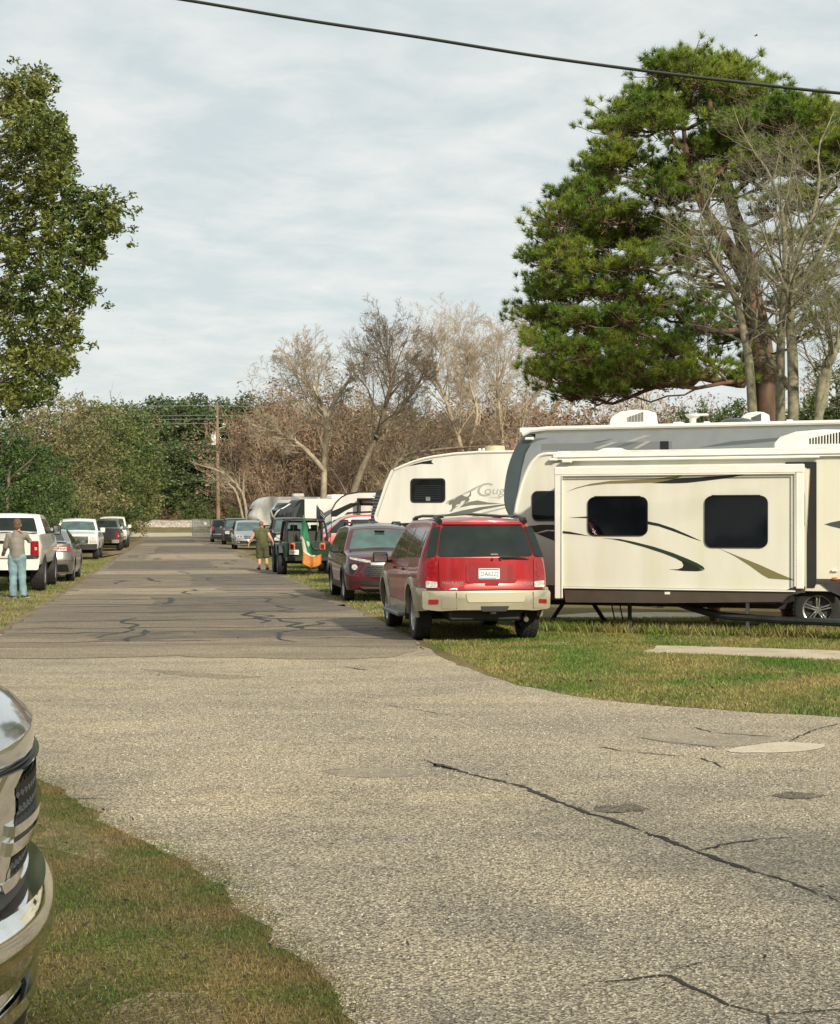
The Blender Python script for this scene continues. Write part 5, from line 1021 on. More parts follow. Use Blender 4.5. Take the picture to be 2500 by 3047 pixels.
# ------------------------------------------------------------------ C: white fifth wheel with the cat graphic
def trailer_c():
    F = Frame(1116, 41.5, -R(17), 'fifth_wheel_trailer', 'white fifth wheel with a grey big-cat graphic and one dark window near its nose', 'camper'); R_ = F.root; L = F.L
    z = lambda x, y: (1130+x*.2477, 1280+y*.2477)
    top = [z(130, 482), z(180, 465), z(290, 415), z(400, 372), z(520, 335), z(650, 308), z(900, 274), z(1200, 255), (1600, 1340), (2300, 1322)]
    fr = [(1163, 1400), (1146, 1438), (1130, 1485), (1118, 1520), (1113, 1535), (1116, 1549), (1128, 1556), (1160, 1558)]
    bt = [z(400, 1112), z(600, 1068), z(740, 1032), (1345, 1545), (1420, 1552), (1600, 1556)]
    T = [L(*p) for p in top]; Fp = [L(*p) for p in fr]; xe = T[-1][0]; zr = T[-2][1]
    T = [(x, min(zz, zr)) if i > 6 else (x, zz) for i, (x, zz) in enumerate(T)]; T[-1] = (xe, zr)
    prism('body', Fp[::-1]+T+[(xe, .7), (L(1345, 1545)[0], .7), (L(1345, 1545)[0], L(1345, 1552)[1])]+[L(*p) for p in bt[:3]][::-1], 0, 2.44, WHITE, R_, .05)
    u = [L(*p) for p in bt[:3]]; prism('lower_panel', [(u[0][0]-.3, u[0][1]-.02), (u[0][0], u[0][1]-.003), u[1], (L(1345, 1545)[0], u[2][1]), (L(1345, 1545)[0], 1.42), (u[0][0], 1.42)], .01, 2.4, INK, R_)
    P([(u[0][0]-.2, 1.56), (L(1345, 1545)[0]+2, 1.56), (L(1345, 1545)[0]+2, 1.52), (u[0][0]-.2, 1.52)], on(-.0), .012, 'white_stripe', TRIM, R_, 5)
    mb = MB(); mb.tube([(x, -.004, zz-.02) for x, zz in T[1:]], .035, 6); mb.build('roof_moulding', TRIM, R_); mb = MB(); mb.tube([(x+.10, -.004, zz) for x, zz in Fp[:-3]], .016, 6); mb.build('corner_moulding', SIL3, R_)
    decal(F, [(330, 436), (420, 404), (520, 377), (642, 356), (624, 372), (628, 390), (652, 408), (500, 406)], INK, 0, conv=z)
    p0 = L(*z(373, 580)); p1 = L(*z(790, 868)); wn = window(F, p0[0], p1[1], p1[0], p0[1], 0, None, .10, .04)
    for i in range(7): zz = p1[1]+.10+.055*i; P(rrect(p0[0]+.12, zz, p1[0]-.12, zz+.008, .002, 1), on(-.026), .003, 'blind_slat', pm('blind', (.035, .04, .038), .5), wn, 5, 0)
    q = L(*z(585, 825)); P(rrect(q[0]-.06, q[1]-.05, q[0]+.06, q[1]+.05, .01), on(-.026), .005, 'window_label', STEEL, wn, 5)
    CATM = pm('cat_decal', (.17, .165, .145), .45)
    decal(F, [(838, 978), (870, 940), (868, 890), (835, 900), (824, 872), (845, 845), (900, 830), (940, 795), (990, 775), (1025, 797), (1058, 797), (1080, 775), (1088, 735), (1098, 738), (1098, 785), (1070, 812), (1082, 830), (1062, 860), (1005, 885), (1032, 842), (985, 852), (960, 890), (930, 890), (905, 918), (945, 905), (890, 948), (862, 978)], CATM, 0, conv=z, name='cat_emblem')
    decal(F, [(795, 880), (815, 852), (1000, 765), (1130, 695), (1225, 650), (1150, 712), (1085, 745), (1000, 775), (830, 858), (805, 890)], SIL2, 0, conv=z)
    decal(F, [(1010, 885), (1080, 860), (1175, 843), (1300, 868), (1480, 883), (1300, 892), (1100, 902), (960, 930)], CATM, 0, conv=z)
    decal(F, [(830, 1005), (1000, 962), (1200, 925), (1500, 888), (1530, 900), (1250, 950), (1050, 1010), (840, 1030)], pm('decal_grey', (.13, .14, .125), .4), 0, conv=z); decal(F, [(1080, 1045), (1250, 985), (1500, 925), (1530, 935), (1330, 985), (1150, 1055)], SIL2, 0, conv=z)
    q = L(*z(1142, 795)); g = L(*z(1300, 770))
    text_polys('C', .50, lambda a, c, o: (q[0]+a+c*.25, -o, q[1]+c), .004, 'lettering', SIL2, R_, w=.40)
    text_polys('ougar', .30, lambda a, c, o: (g[0]-.12+a+c*.25, -o, g[1]+c), .004, 'lettering', SIL2, R_, w=.86)
    decal(F, [(1290, 805), (1400, 800), (1480, 795), (1440, 830), (1400, 815)], SIL3, 0, conv=z)
    a = L(1470, 1345, .6); mb = MB(); mb.lathe([(.001, .16), (.26, .16), (.28, .02), (.22, 0)], 16, 'Z', (a[0], .7, zr)); mb.build('roof_vent', pm('aged_plastic', (.45, .40, .28), .6), R_)
    for px in (1428, 1440): a = L(px, 1345, .6); mb = MB(); mb.box((a[0], .6, zr+.05), (.08, .08, .1), bev=.02); mb.build('vent_pipe', TRIM, R_)
    for x in (6.4, 7.3): add_wheel(R_, 'trailer', x, .2, .375, .22, .225, 'star', flip=False)
    for y in (.3, 2.1): mb = MB(); mb.box((2.6, y, .4), (.12, .12, .8)); mb.build('landing_leg', DARK, R_)
    mb = MB(); mb.box((6, 1.2, .6), (7, 1.8, .25)); mb.build('chassis', DARK, R_)
trailer_c()
# ------------------------------------------------------------------ D and its dark neighbour
def trailer_d():
    F = Frame(985, 61, -R(15), 'travel_trailer', 'white travel trailer with black diagonal bands, above the bright red SUV', 'camper'); R_ = F.root; L = F.L; z = lambda x, y: (720+x*.2362, 1440+y*.2362)
    top = [z(1120, 440), z(1128, 340), z(1180, 240), z(1250, 168), z(1330, 125), z(1480, 100), z(1700, 97), z(2300, 60)]
    T = [L(*p) for p in top]; xe = T[-1][0]; zr = T[-2][1]; T[-1] = (xe, zr); T = [(x, min(v, zr)) for x, v in T]
    prism('body', [(T[0][0], .6)]+T+[(xe, .6)], 0, 2.44, WHITE, R_, .04); mb = MB(); mb.tube([(x, -.003, v) for x, v in T[1:]], .03, 6); mb.build('roof_moulding', DARK, R_)
    decal(F, [(1121, 412), (1127, 345), (1200, 318), (1370, 240), (1800, 240), (1800, 272), (1440, 272), (1300, 340), (1190, 412)], INK, 0, conv=z); decal(F, [(1290, 395), (1330, 355), (1800, 330), (1800, 360), (1400, 372)], pm('maroon_decal', (.09, .02, .02), .4), 0, conv=z)
    for (x0, y0, x1, y1) in ((1478, 180, 1502, 372), (1502, 180, 1800, 202)):
        a, c = L(*z(x0, y0)), L(*z(x1, y1)); mb = MB(); mb.box(((a[0]+c[0])/2, -.15, (a[1]+c[1])/2), (c[0]-a[0], .3, a[1]-c[1]), bev=.01); mb.build('slide_frame', BLACK, R_)
    for x in (3.5, 4.4): add_wheel(R_, 'trailer', x, .2, .375, .22, .225, 'star', flip=False)
    mb = MB(); mb.box((xe/2, 1.2, .5), (xe*.9, 1.8, .2)); mb.build('chassis', DARK, R_)
    F = Frame(1098, 49, -R(15), 'cargo_trailer', 'dark slatted trailer end showing as a narrow strip left of the big-cat fifth wheel', 'trailer'); L = F.L
    o_ = [L(*p) for p in ((1096, 1580), (1100, 1555), (1110, 1500), (1119, 1463), (1134, 1455), (1180, 1455), (1180, 1580))]; zb = o_[0][1]
    bo = prism('body', [(o_[0][0], .7)]+o_[:-1]+[(o_[-2][0], .7)], 0, 2.3, pm('dark_panel', (.030, .034, .034), .5), F.root, .02)
    for i in range(9): zz = 1.7+.1*i; P([(-.02+.02*i, zz), (.5, zz), (.5, zz+.03), (-.01+.02*i, zz+.03)], on(0), .03, 'slat', GREYD, bo, 5)
    add_wheel(F.root, 'trailer', .6, .2, .375, .22, .225, 'star', flip=False)
trailer_d()
# ------------------------------------------------------------------ far fifth wheels with moulded caps
def far_fifth(px, d, ang, label, capm, H=3.7, Lb=9.5, capw=1.5, stripe=None, wide=1.22, cs=1.0):
    o = Vector(((px-CX)/FPX*d, d, 0)); root = empty('fifth_wheel_trailer', o, ang, label, 'camper')
    nose = spl([(.75, 1.42, 0), (.25, 1.55, 0), (.0, 1.95, 0), (.05, 2.4, 0), (.40, H-.55, 0), (1.0, H-.12, 0), (1.7, H, 0), (2.2, H, 0)], 4)
    nose = [Vector((p.x*cs, p.y, 0)) for p in nose]; xc = 2.2*cs
    def S(x, z, yf): bow = .55*abs(yf)**2.6*max(0, 1-x/xc); return (x+bow, yf*wide*(1-.05*max(0, 1-x/.8)*abs(yf)), z-.05*yf*yf*(1 if z > H-.3 else 0))
    mb = MB(); mb.grid([[S(p.x, p.y, yf) for yf in np.linspace(-1, 1, 13)] for p in nose])
    for yf in (-1, 1):
        c = [S(p.x, p.y, yf) for p in nose]; mb.add(c+[(xc, yf*wide, 1.42)], [tuple(range(len(c)+1))])
    mb.build('front_cap', capm, root, 40)
    prism('body', [(xc, 1.42), (xc, H-.02), (Lb, H-.02), (Lb, .6), (3.2, .6), (3.2, 1.42)], -wide, wide, WHITE, root, .05)
    def nz(y, z, o_=0):    # on the nose
        best = min(nose, key=lambda p: abs(p.y-z)+(0 if p.x < 1.2 else 9)); t = S(tab([(p.y, p.x) for p in nose if p.x < 1.4], z), z, y/wide); return (t[0]-o_, y, z)
    tr = P([(-.95, 2.75), (-.80, 2.75), (0, 2.02), (.80, 2.75), (.95, 2.75), (.0, 1.86)], nz, .02, 'nose_trim', TRIM, root, .15)
    P([(-.72, 2.72), (.72, 2.72), (.0, 2.10)], nz, .012, 'nose_window', DGLASS, root, .15); P(rrect(-.75, 2.80, .75, 2.98, .04), nz, .02, 'nose_badge', SIL3, root, .15)
    for sy in (-1, 1):
        f = lambda x, z, o_: (x, sy*(wide+o_), z)
        for pts in (((2.3, 1.6), (2.6, 2.2), (4.2, 2.9), (6.0, 3.1), (4.4, 2.75), (3.0, 2.1)), ((2.4, 1.5), (4.5, 2.2), (7.5, 2.6), (4.8, 2.05), (3.3, 1.5))): P(list(pts), f, .004, 'stripe_decal', stripe or GREYD, root, 5)
        P(rrect(4.9, 1.7, 5.6, 2.5, .08), f, .02, 'window', DGLASS, root, 5)
    mb = MB(); mb.box((4.2, 0, H+.13), (.9, .7, .28), bev=.08); mb.build('air_conditioner', TRIM, root)
    for x in (6.3, 7.2):
        for y in (1, -1): add_wheel(root, 'trailer', x, y, .375, .22, .225, 'star')
    mb = MB(); mb.box((6, 0, .55), (6, 1.8, .25)); mb.build('chassis', DARK, root)
    for y in (-.9, .9): mb = MB(); mb.box((3.4, y, .4), (.12, .12, .8)); mb.build('landing_leg', DARK, root)
    return root
far_fifth(815, 92, R(34), 'fifth wheel with a glossy dark cap and white V trim behind the green off-roader', pm('glossy_charcoal', (.020, .024, .024), .15, coat=1), H=3.05, cs=.62)
far_fifth(737, 128, R(18), 'farthest white fifth wheel with a black nose window, above the silver minivan', WHITE, H=3.72, Lb=11)
def box_trailer(px, d, ang, label, L_, H, name='travel_trailer'):
    root = empty(name, ((px-CX)/FPX*d, d, 0), ang, label, 'camper'); prism('body', [(.1, .6), (0, 1.6), (.25, H-.3), (.6, H), (L_, H), (L_, .6)], -1.22, 1.22, WHITE, root, .06)
    for sy in (-1, 1):
        f = lambda x, z, o_: (x, sy*(1.22+o_), z); P(rrect(1.2, 1.6, 1.9, 2.2, .06), f, .02, 'window', DGLASS, root, 5); P(rrect(3.4, 1.6, 4.3, 2.2, .06), f, .02, 'window', DGLASS, root, 5); P([(.3, 1.2), (L_-.2, 1.5), (L_-.2, 1.4), (.3, 1.05)], f, .004, 'stripe_decal', GREYD, root, 5)
        for x in (L_*.55, L_*.55+.9): add_wheel(root, 'trailer', x, sy*1.0, .375, .22, .225, 'star')
    mb = MB(); mb.box((L_*.45, 0, H+.15), (.9, .7, .3), bev=.08); mb.build('air_conditioner', TRIM, root); mb = MB(); mb.box((L_*.7, 0, H+.25), (1.6, 1.0, .06), bev=.02)
    for x in (-.6, .6): mb.box((L_*.7+x, 0, H+.1), (.08, .6, .25))
    mb.build('roof_platform', TRIM, root); return root
box_trailer(890, 112, -R(8), 'plain white travel trailer with a raised roof platform, behind the dark-capped fifth wheel', 7.5, 3.3)
# ================================================================= green open off-roader
def off_roader():
    GR = pm('dark_green_paint', (0.007, 0.036, 0.015), 0.3, .1, .9, var=.3, vs=4); TEAL_SUNLIT = pm('sunlit_teal_paint', (0.010, 0.105, 0.100), .3, .2, .9)  # teal paints in sunlight on the green bonnet and front fenders
    root = empty('off_road_vehicle', tail_at(915, 51.0, 3.9), HEAD, 'dark green open-topped off-roader with roll cage, seen from behind', 'off-road car'); h = .78
    mb = MB(); mb.box((-1.2, 0, .80), (1.35, 1.52, .56), bev=.05); mb.box((-.2, 0, .66), (.95, 1.5, .26), bev=.03); mb.box((.45, 0, .86), (.5, 1.5, .5), bev=.04); mb.build('body', GR, root)
    mb = MB(); rows = []
    for x, w_, z in ((.62, .70, 1.10), (1.0, .66, 1.12), (1.7, .56, 1.09), (1.86, .52, 1.02), (1.88, .52, .62)): rows.append([(x, y*w_, z-.04*y*y) for y in np.linspace(-1, 1, 7)])
    mb.grid(rows)
    for sg in (1, -1): mb.grid([[(.62, sg*.70, 1.06), (1.0, sg*.66, 1.08), (1.7, sg*.56, 1.05), (1.86, sg*.52, .98)], [(.62, sg*.70, .6), (1.0, sg*.66, .6), (1.7, sg*.56, .6), (1.86, sg*.52, .6)]])
    mb.build('bonnet', TEAL_SUNLIT, root)
    for sg in (1, -1):
        mb = MB(); mb.grid([[(x, sg*(.56+dy), z) for x, z in ((.55, .62), (.78, .93), (.95, 1.0), (1.5, 1.0), (1.8, .86), (1.86, .74))] for dy in (0, .30)]); mb.build('front_fender', TEAL_SUNLIT, root)
        mb = MB(); mb.grid([[(x, sg*(.74+dy), z) for x, z in ((-1.78, .72), (-1.68, .93), (-1.45, 1.0), (-1.05, 1.0), (-.82, .93), (-.70, .66))] for dy in (0, .17)]+[[(x, sg*.91, z-.06) for x, z in ((-1.78, .72), (-1.68, .93), (-1.45, 1.0), (-1.05, 1.0), (-.82, .93), (-.70, .66))]]); mb.build('fender_flare', BLACK, root)
        tl = MB(); tl.box((-1.90, sg*.49, .93), (.05, .19, .22), bev=.02); t = tl.build('tail_light', pm('flare_orange', (.52, .15, .08), .3, coat=.6), root); m2 = MB(); m2.box((-1.93, sg*.49, .92), (.02, .11, .14), bev=.01); m2.build('lamp_lens', REDLENS, t)
        for x, st in ((-1.25, 0), (1.12, 0)): add_wheel(root, 'mud', x, sg*.78, .42, .30, .20, 'steel', pm('wheel_grey', (.25, .25, .24), .4, .7))
        mb = MB(); mb.lathe([(.001, 0), (.09, 0), (.09, .03), (.001, .05)], 14, 'X', (.50, sg*.93, 1.27)); mb.tube([(.52, sg*.74, 1.15), (.52, sg*.90, 1.25)], .012); mb.build('wing_mirror', CHROME, root)
    K = BLACK
    mb = MB(); y = .66
    for sg in (1, -1): mb.tube([(-1.75, sg*.68, 1.05), (-1.45, sg*.64, 1.55), (-1.2, sg*.60, 1.74), (-.5, sg*.60, 1.77), (.3, sg*.60, 1.74), (.62, sg*.66, 1.08)], .035, 8); mb.tube([(-.55, sg*.62, 1.05), (-.5, sg*.60, 1.77)], .035, 8)
    for x in (-1.2, -.5, .3): mb.tube([(x, -.60, 1.76), (x, .60, 1.76)], .035, 8)
    mb.build('roll_cage', K, root)
    mb = MB(); mb.grid([[(x, yy, z+.02*(1-(yy/.6)**2)) for yy in np.linspace(-.66, .66, 7)] for x, z in ((-1.25, 1.78), (-.9, 1.81), (-.3, 1.82), (.34, 1.79))]); mb.build('soft_top', pm('black_canvas', (.012, .013, .013), .9, bump=.3), root)
    mb = MB(); mb.tube([(.62, -.70, 1.10), (.36, -.64, 1.72), (.36, .64, 1.72), (.62, .70, 1.10)], .03, 8); mb.build('windshield_frame', K, root)
    for sg in (1, -1):
        mb = MB(); mb.box((-.35, sg*.34, .98), (.48, .46, .18), bev=.06); mb.box((-.58, sg*.34, 1.22), (.14, .44, .52), bev=.06); mb.box((-.62, sg*.34, 1.54), (.10, .24, .16), bev=.04); mb.build('seat', pm('seat_vinyl', (.02, .022, .022), .6), root)
    mb = MB(); mb.lathe([(.34-.02, -.02), (.34+.02, 0), (.34-.02, .02)], 24, 'X', (0, 0, 0)); 
    ring = MB(); ring.tube([(-1.915, -.30+.135*math.cos(t), .96+.135*math.sin(t)) for t in np.linspace(0, 2*math.pi, 25)], .016, 6, False); ring.build('speaker_ring', pm('ring_green', (.03, .09, .06), .3), root)
    dsk = MB(); dsk.lathe([(.001, -.01), (.13, -.01), (.13, .02)], 20, 'X', (-1.90, -.30, .96)); dsk.build('speaker_cone', K, root)
    mb = MB(); mb.box((-1.92, 0, .52), (.10, 1.45, .14), bev=.02); mb.build('rear_bumper', K, root); mb = MB(); mb.box((0, 0, .50), (3.5, .7, .14)); mb.tube([(-1.25, -.7, .42), (-1.25, .7, .42)], .06); mb.tube([(1.12, -.7, .42), (1.12, .7, .42)], .06); mb.build('chassis', K, root)
    mb = MB(); mb.tube([(-1.94, -.08, .5), (-1.97, -.08, .28), (-1.97, -.06, .05)], .05, 8); mb.build('tow_bar', K, root)
    plate(root, lambda yy, zz, o: (-1.90-o, yy, zz), .43, .74, '2A09913', flip=-1, th=.05)
    mb = MB(); mb.tube([(-1.85, -.70, .8), (-1.84, -.78, 1.3), (-1.84, -.80, 2.05)], [.014, .010, .006], 6); mb.build('whip_antenna', K, root); mb = MB(); mb.tube([(-1.5, .42, 1.1), (-1.5, .42, 2.15)], [.012, .005], 6); mb.build('whip_antenna', K, root)
    mb = MB(); mb.grid([[(1.89+o_, yy, zz) for yy in (-.5, .5)] for o_, zz in ((0, .64), (.01, 1.0))]); mb.build('grille', K, root)
off_roader()
def flag(name_, d, parts, pole, label, k=.2362, org=(720, 1440)):
    base = AT(org[0]+pole[0][0]*k, org[1]+pole[0][1]*k, d); root = empty('flag', base, 0, label, 'flag')
    def f(x, y, o): p = AT(org[0]+x*k, org[1]-y*k, d); q = p-base; u = x*.05; return (q.x, q.y-.05*math.sin(u)*(1.0)-o+.04*math.sin(y*.02), q.z)
    mb = MB(); mb.tube([AT(org[0]+x*k, org[1]+y*k, d)-base+Vector((0, .03, 0)) for x, y in pole], .010, 6); mb.build('flag_pole', STEEL, root)
    cl = None
    for nm, m, pts, th in parts:
        o = P([(x, -y) for x, y in pts], f, th, nm, m, root if cl is None or nm != 'emblem' else cl, 12, 60); cl = cl or o
FG = pm('flag_green', (.012, .15, .06), .8, var=.2, vs=6); FW = pm('flag_white', (.52, .52, .46), .8, var=.1); FO = pm('flag_orange', (.42, .16, .03), .8, var=.2, vs=6)
flag('flag', 49.85, [('green_cloth', FG, [(758, 435), (794, 435), (812, 500), (832, 600), (850, 700), (868, 800), (886, 893), (862, 888), (822, 858), (806, 780), (788, 700), (757, 645)], .012),
    ('white_cloth', FW, [(756, 648), (788, 702), (806, 782), (822, 860), (862, 890), (886, 895), (932, 898), (905, 916), (880, 921), (830, 896), (770, 850), (755, 740)], .014),
    ('orange_cloth', FO, [(768, 850), (830, 897), (880, 922), (935, 905), (1000, 884), (1003, 1005), (965, 1030), (875, 1056), (805, 1025), (764, 990)], .010), ('emblem', pm('emblem_pale', (.40, .52, .42), .8), [(812, 715), (850, 735), (852, 770), (838, 800), (822, 765)], .020)],
    [(940-170, 1000), (773, 700), (773, 395)], 'green, white and orange flag hanging limp over the off-roader tailgate')
FN = pm('flag_navy', (.012, .016, .035), .8)
flag('flag', 50.6, [('navy_cloth', FN, [(938, 275), (950, 262), (975, 310), (985, 440), (940, 440)], .012), ('striped_cloth', FN, [(975, 312), (1020, 350), (1056, 420), (1050, 442), (985, 442)], .010), ('white_stripe', FW, [(985, 340), (1045, 405), (1052, 420), (985, 352)], .014), ('white_stripe', FW, [(985, 368), (1040, 425), (1045, 438), (985, 382)], .014), ('blue_stripe', pm('flag_blue', (.02, .06, .25), .8), [(985, 395), (1020, 430), (1025, 440), (985, 408)], .014)],
    [(950, 600), (950, 440), (950, 245)], 'dark navy striped flag on a pole above the off-roader roll cage')

# ================================================================= people
def remesh(mb, name, m, parent, vox=.011, noise=0.0, sm=3, seed=0, nz=9.0):
    o = mb.build(name, m, parent, 0); md = o.modifiers.new('r', 'REMESH'); md.mode = 'VOXEL'; md.voxel_size = vox; md.use_smooth_shade = True
    s2 = o.modifiers.new('s', 'SMOOTH'); s2.iterations = sm; s2.factor = .5
    dg = bpy.context.evaluated_depsgraph_get(); me = bpy.data.meshes.new_from_object(o.evaluated_get(dg)); o.modifiers.clear(); old = o.data; o.data = me; me.name = name; bpy.data.meshes.remove(old)
    if not me.materials: me.materials.append(m)
    if noise:
        from mathutils import noise as mn
        for v in me.vertices:
            p = v.co; q = Vector((p.x*nz*.6, p.y*nz*.6, p.z*nz*1.6+seed)); v.co = p+v.normal*noise*mn.noise(q)
    me.polygons.foreach_set('use_smooth', [True]*len(me.polygons)); return o
def cap(mb, pts, rs, k=14):
    P_ = [Vector(p) for p in pts]; mb.tube(P_, rs, k)
    for p, r_ in zip(P_, rs): mb.ell(p, (r_, r_, r_), 12, 8)
def hand(mb, w_, d, palm_n, side, curl=.35):
    """palm, four unequal fingers bent at the knuckles and a thumb off the palm's side; d = direction of the fingers"""
    w_, d, pn = Vector(w_), Vector(d).normalized(), Vector(palm_n).normalized(); s_ = d.cross(pn).normalized()*side; c = w_+d*.045
    cap(mb, [w_, w_+d*.04], [.026, .03]); cap(mb, [w_+d*.03+s_*.026, w_+d*.085+s_*.030], [.016, .014]); cap(mb, [w_+d*.03-s_*.02, w_+d*.088-s_*.024], [.017, .014]); cap(mb, [w_+d*.03, w_+d*.09], [.018, .015])
    for i, (o_, ln) in enumerate(((.034, .066), (.012, .078), (-.011, .073), (-.032, .056))):
        a = w_+d*.085+s_*o_; b_ = a+d*ln*.45+pn*ln*curl*.25; c_ = b_+(d*.8+pn*curl*1.3).normalized()*ln*.32; e = c_+(d*.5+pn*curl*2).normalized()*ln*.26
        cap(mb, [a, b_, c_, e], [.0105, .0095, .009, .008], 8)
    a = w_+d*.025+s_*.034; cap(mb, [a, a+(d*.6+s_*.8).normalized()*.034, a+(d*.6+s_*.8).normalized()*.034+(d*.95+s_*.25).normalized()*.030], [.014, .011, .0095], 8)
def person(loc, rz, label, J, skin, top, trouser, shoe, hair, bulk=1.0, sleeves=True, shorts=False, hairlen=.03):
    root = empty('person', loc, rz, label, 'person'); b_ = bulk
    nk, hd = Vector(J['neck']), Vector(J['head']); pel = Vector(J['pelvis']); chest = Vector(J['chest'])
    mb = MB()
    cap(mb, [pel+Vector((0, 0, -.02)), pel+Vector((0, 0, .12)), chest, chest+Vector((0, 0, .12))], [.115*b_, .105*b_, .115*b_, .075*b_]); cap(mb, [chest+Vector((0, .01, .12)), nk, hd+Vector((0, .0, -.06))], [.055, .058, .058]); q_ = .80 if sleeves else 1
    for s_ in ('l', 'r'):
        sg = -1 if s_ == 'l' else 1; sh, el, wr, hp, kn, an, toe = [Vector(J[k+s_]) for k in ('sh', 'el', 'wr', 'hp', 'kn', 'an', 'toe')]
        cap(mb, [chest+Vector((sg*.09*b_, 0, .08)), sh], [.060*b_, .050*b_]); cap(mb, [sh, sh.lerp(el, .5), el, el.lerp(wr, .35), wr], [.056*b_*q_, .052*b_*q_, .043*b_*q_, .042*b_*q_, .027])
        cap(mb, [hp, hp.lerp(kn, .5), kn, kn.lerp(an, .35), an], [.098*b_, .082*b_, .062*b_, .058*b_, .038])
        cap(mb, [an+Vector((0, -.03, -.04)), toe], [.040, .032]); hand(mb, wr, J['hd'+s_], J['pn'+s_], sg*J.get('flip', 1))
    # head: skull, jaw, nose, ears, brow
    q = hd; mb.ell(q+Vector((0, -.01, .03)), (.078, .098, .10), 20, 14); mb.ell(q+Vector((0, .035, -.035)), (.056, .060, .075), 16, 12); mb.ell(q+Vector((0, .105, -.005)), (.014, .022, .022), 10, 8); mb.ell(q+Vector((0, .085, .03)), (.05, .02, .014), 12, 8); mb.ell(q+Vector((0, .088, -.055)), (.026, .014, .010), 10, 8)
    for sg in (-1, 1): mb.ell(q+Vector((sg*.080, -.005, -.005)), (.012, .022, .034), 10, 8)
    body = remesh(mb, 'body', skin, root, .010)
    for sg in (-1, 1): e = MB(); e.ell(q+Vector((sg*.031, .083, .012)), (.013, .010, .008), 10, 6); e.build('eye', pm('eye_white', (.55, .53, .5), .3), root)
    if hair:
        mb = MB(); mb.ell(q+Vector((0, -.022, .045)), (.080+hairlen*.35, .098+hairlen*.4, .095+hairlen*.4), 20, 14)
        if hairlen > .02: mb.ell(q+Vector((0, -.055, -.02)), (.070+hairlen*.2, .06+hairlen*.3, .09), 16, 12)
        remesh(mb, 'hair', hair, root, .012, noise=.012 if hairlen > .02 else .002, nz=22)
    # top
    mb = MB(); g = .016; cap(mb, [pel+Vector((0, -.0, .0 if sleeves else .06)), pel+Vector((0, 0, .14)), chest, chest+Vector((0, 0, .13))], [.158*b_, .150*b_, .160*b_, .115*b_]); 
    for sg in (-1, 1): cap(mb, [pel+Vector((sg*.055, 0, .0)), chest+Vector((sg*.065*b_, 0, -.02)), chest+Vector((sg*.08*b_, 0, .10))], [.115*b_, .115*b_, .09*b_])
    cap(mb, [chest+Vector((0, 0, .13)), chest+Vector((0, -.01, .18)), nk+Vector((0, -.005, .01))], [.12*b_, .095, .072])
    for s_ in ('l', 'r'):
        sh, el, wr = [Vector(J[k+s_]) for k in ('sh', 'el', 'wr')]; sg = -1 if s_ == 'l' else 1
        cap(mb, [chest+Vector((sg*.09*b_, 0, .09)), sh], [.09*b_, .076*b_])
        if not sleeves: cap(mb, [chest+Vector((sg*.05, -.01, .15)), sh+Vector((sg*.005, 0, .005))], [.092*b_, .080*b_]); cap(mb, [chest+Vector((sg*.10, 0, -.05)), sh+Vector((-sg*.02, 0, -.05))], [.12*b_, .085*b_])
        if sleeves: cap(mb, [sh, sh.lerp(el, .5), el, el.lerp(wr, .5), el.lerp(wr, .93)], [.074, .066, .060, .050, .040])
    remesh(mb, 'shirt', top, root, .012, noise=.013 if sleeves else .010, seed=3, nz=6)
    mb = MB(); cap(mb, [pel+Vector((0, 0, .02)), pel+Vector((0, 0, -.06))], [.122*b_, .140*b_])
    for s_ in ('l', 'r'):
        hp, kn, an = [Vector(J[k+s_]) for k in ('hp', 'kn', 'an')]
        if shorts: cap(mb, [hp, hp.lerp(kn, .5), hp.lerp(kn, .95)], [.125*b_, .112*b_, .105*b_])
        else: cap(mb, [hp, hp.lerp(kn, .5), kn, kn.lerp(an, .5), an+Vector((0, 0, .02))], [.118*b_, .105*b_, .088*b_, .084*b_, .086*b_]); 
    remesh(mb, 'shorts' if shorts else 'jeans', trouser, root, .012, noise=.014, seed=8, nz=6)
    for s_ in ('l', 'r'):
        an, toe = Vector(J['an'+s_]), Vector(J['toe'+s_]); mb = MB(); cap(mb, [an+Vector((0, -.035, -.035)), an.lerp(toe, .5)+Vector((0, 0, .004)), toe], [.050, .050, .040]); 
        o = remesh(mb, 'shoe', shoe, root, .010)
        for v in o.data.vertices: v.co.z = max(v.co.z, .004)
        mb = MB(); d = (toe-an); d.z = 0; c = (an+toe)/2; c.z = .016; mb.box(c, (.085, d.length+.13, .030), rz=math.atan2(-d.x, d.y), bev=.012); mb.build('shoe_sole', pm('sole', (.35, .34, .31), .7), o)
    return root
SKIN = pm('skin', (.50, .27, .19), .5, var=.08, vs=12, spec=.35)
p = G(50, 1781); p.z = 0
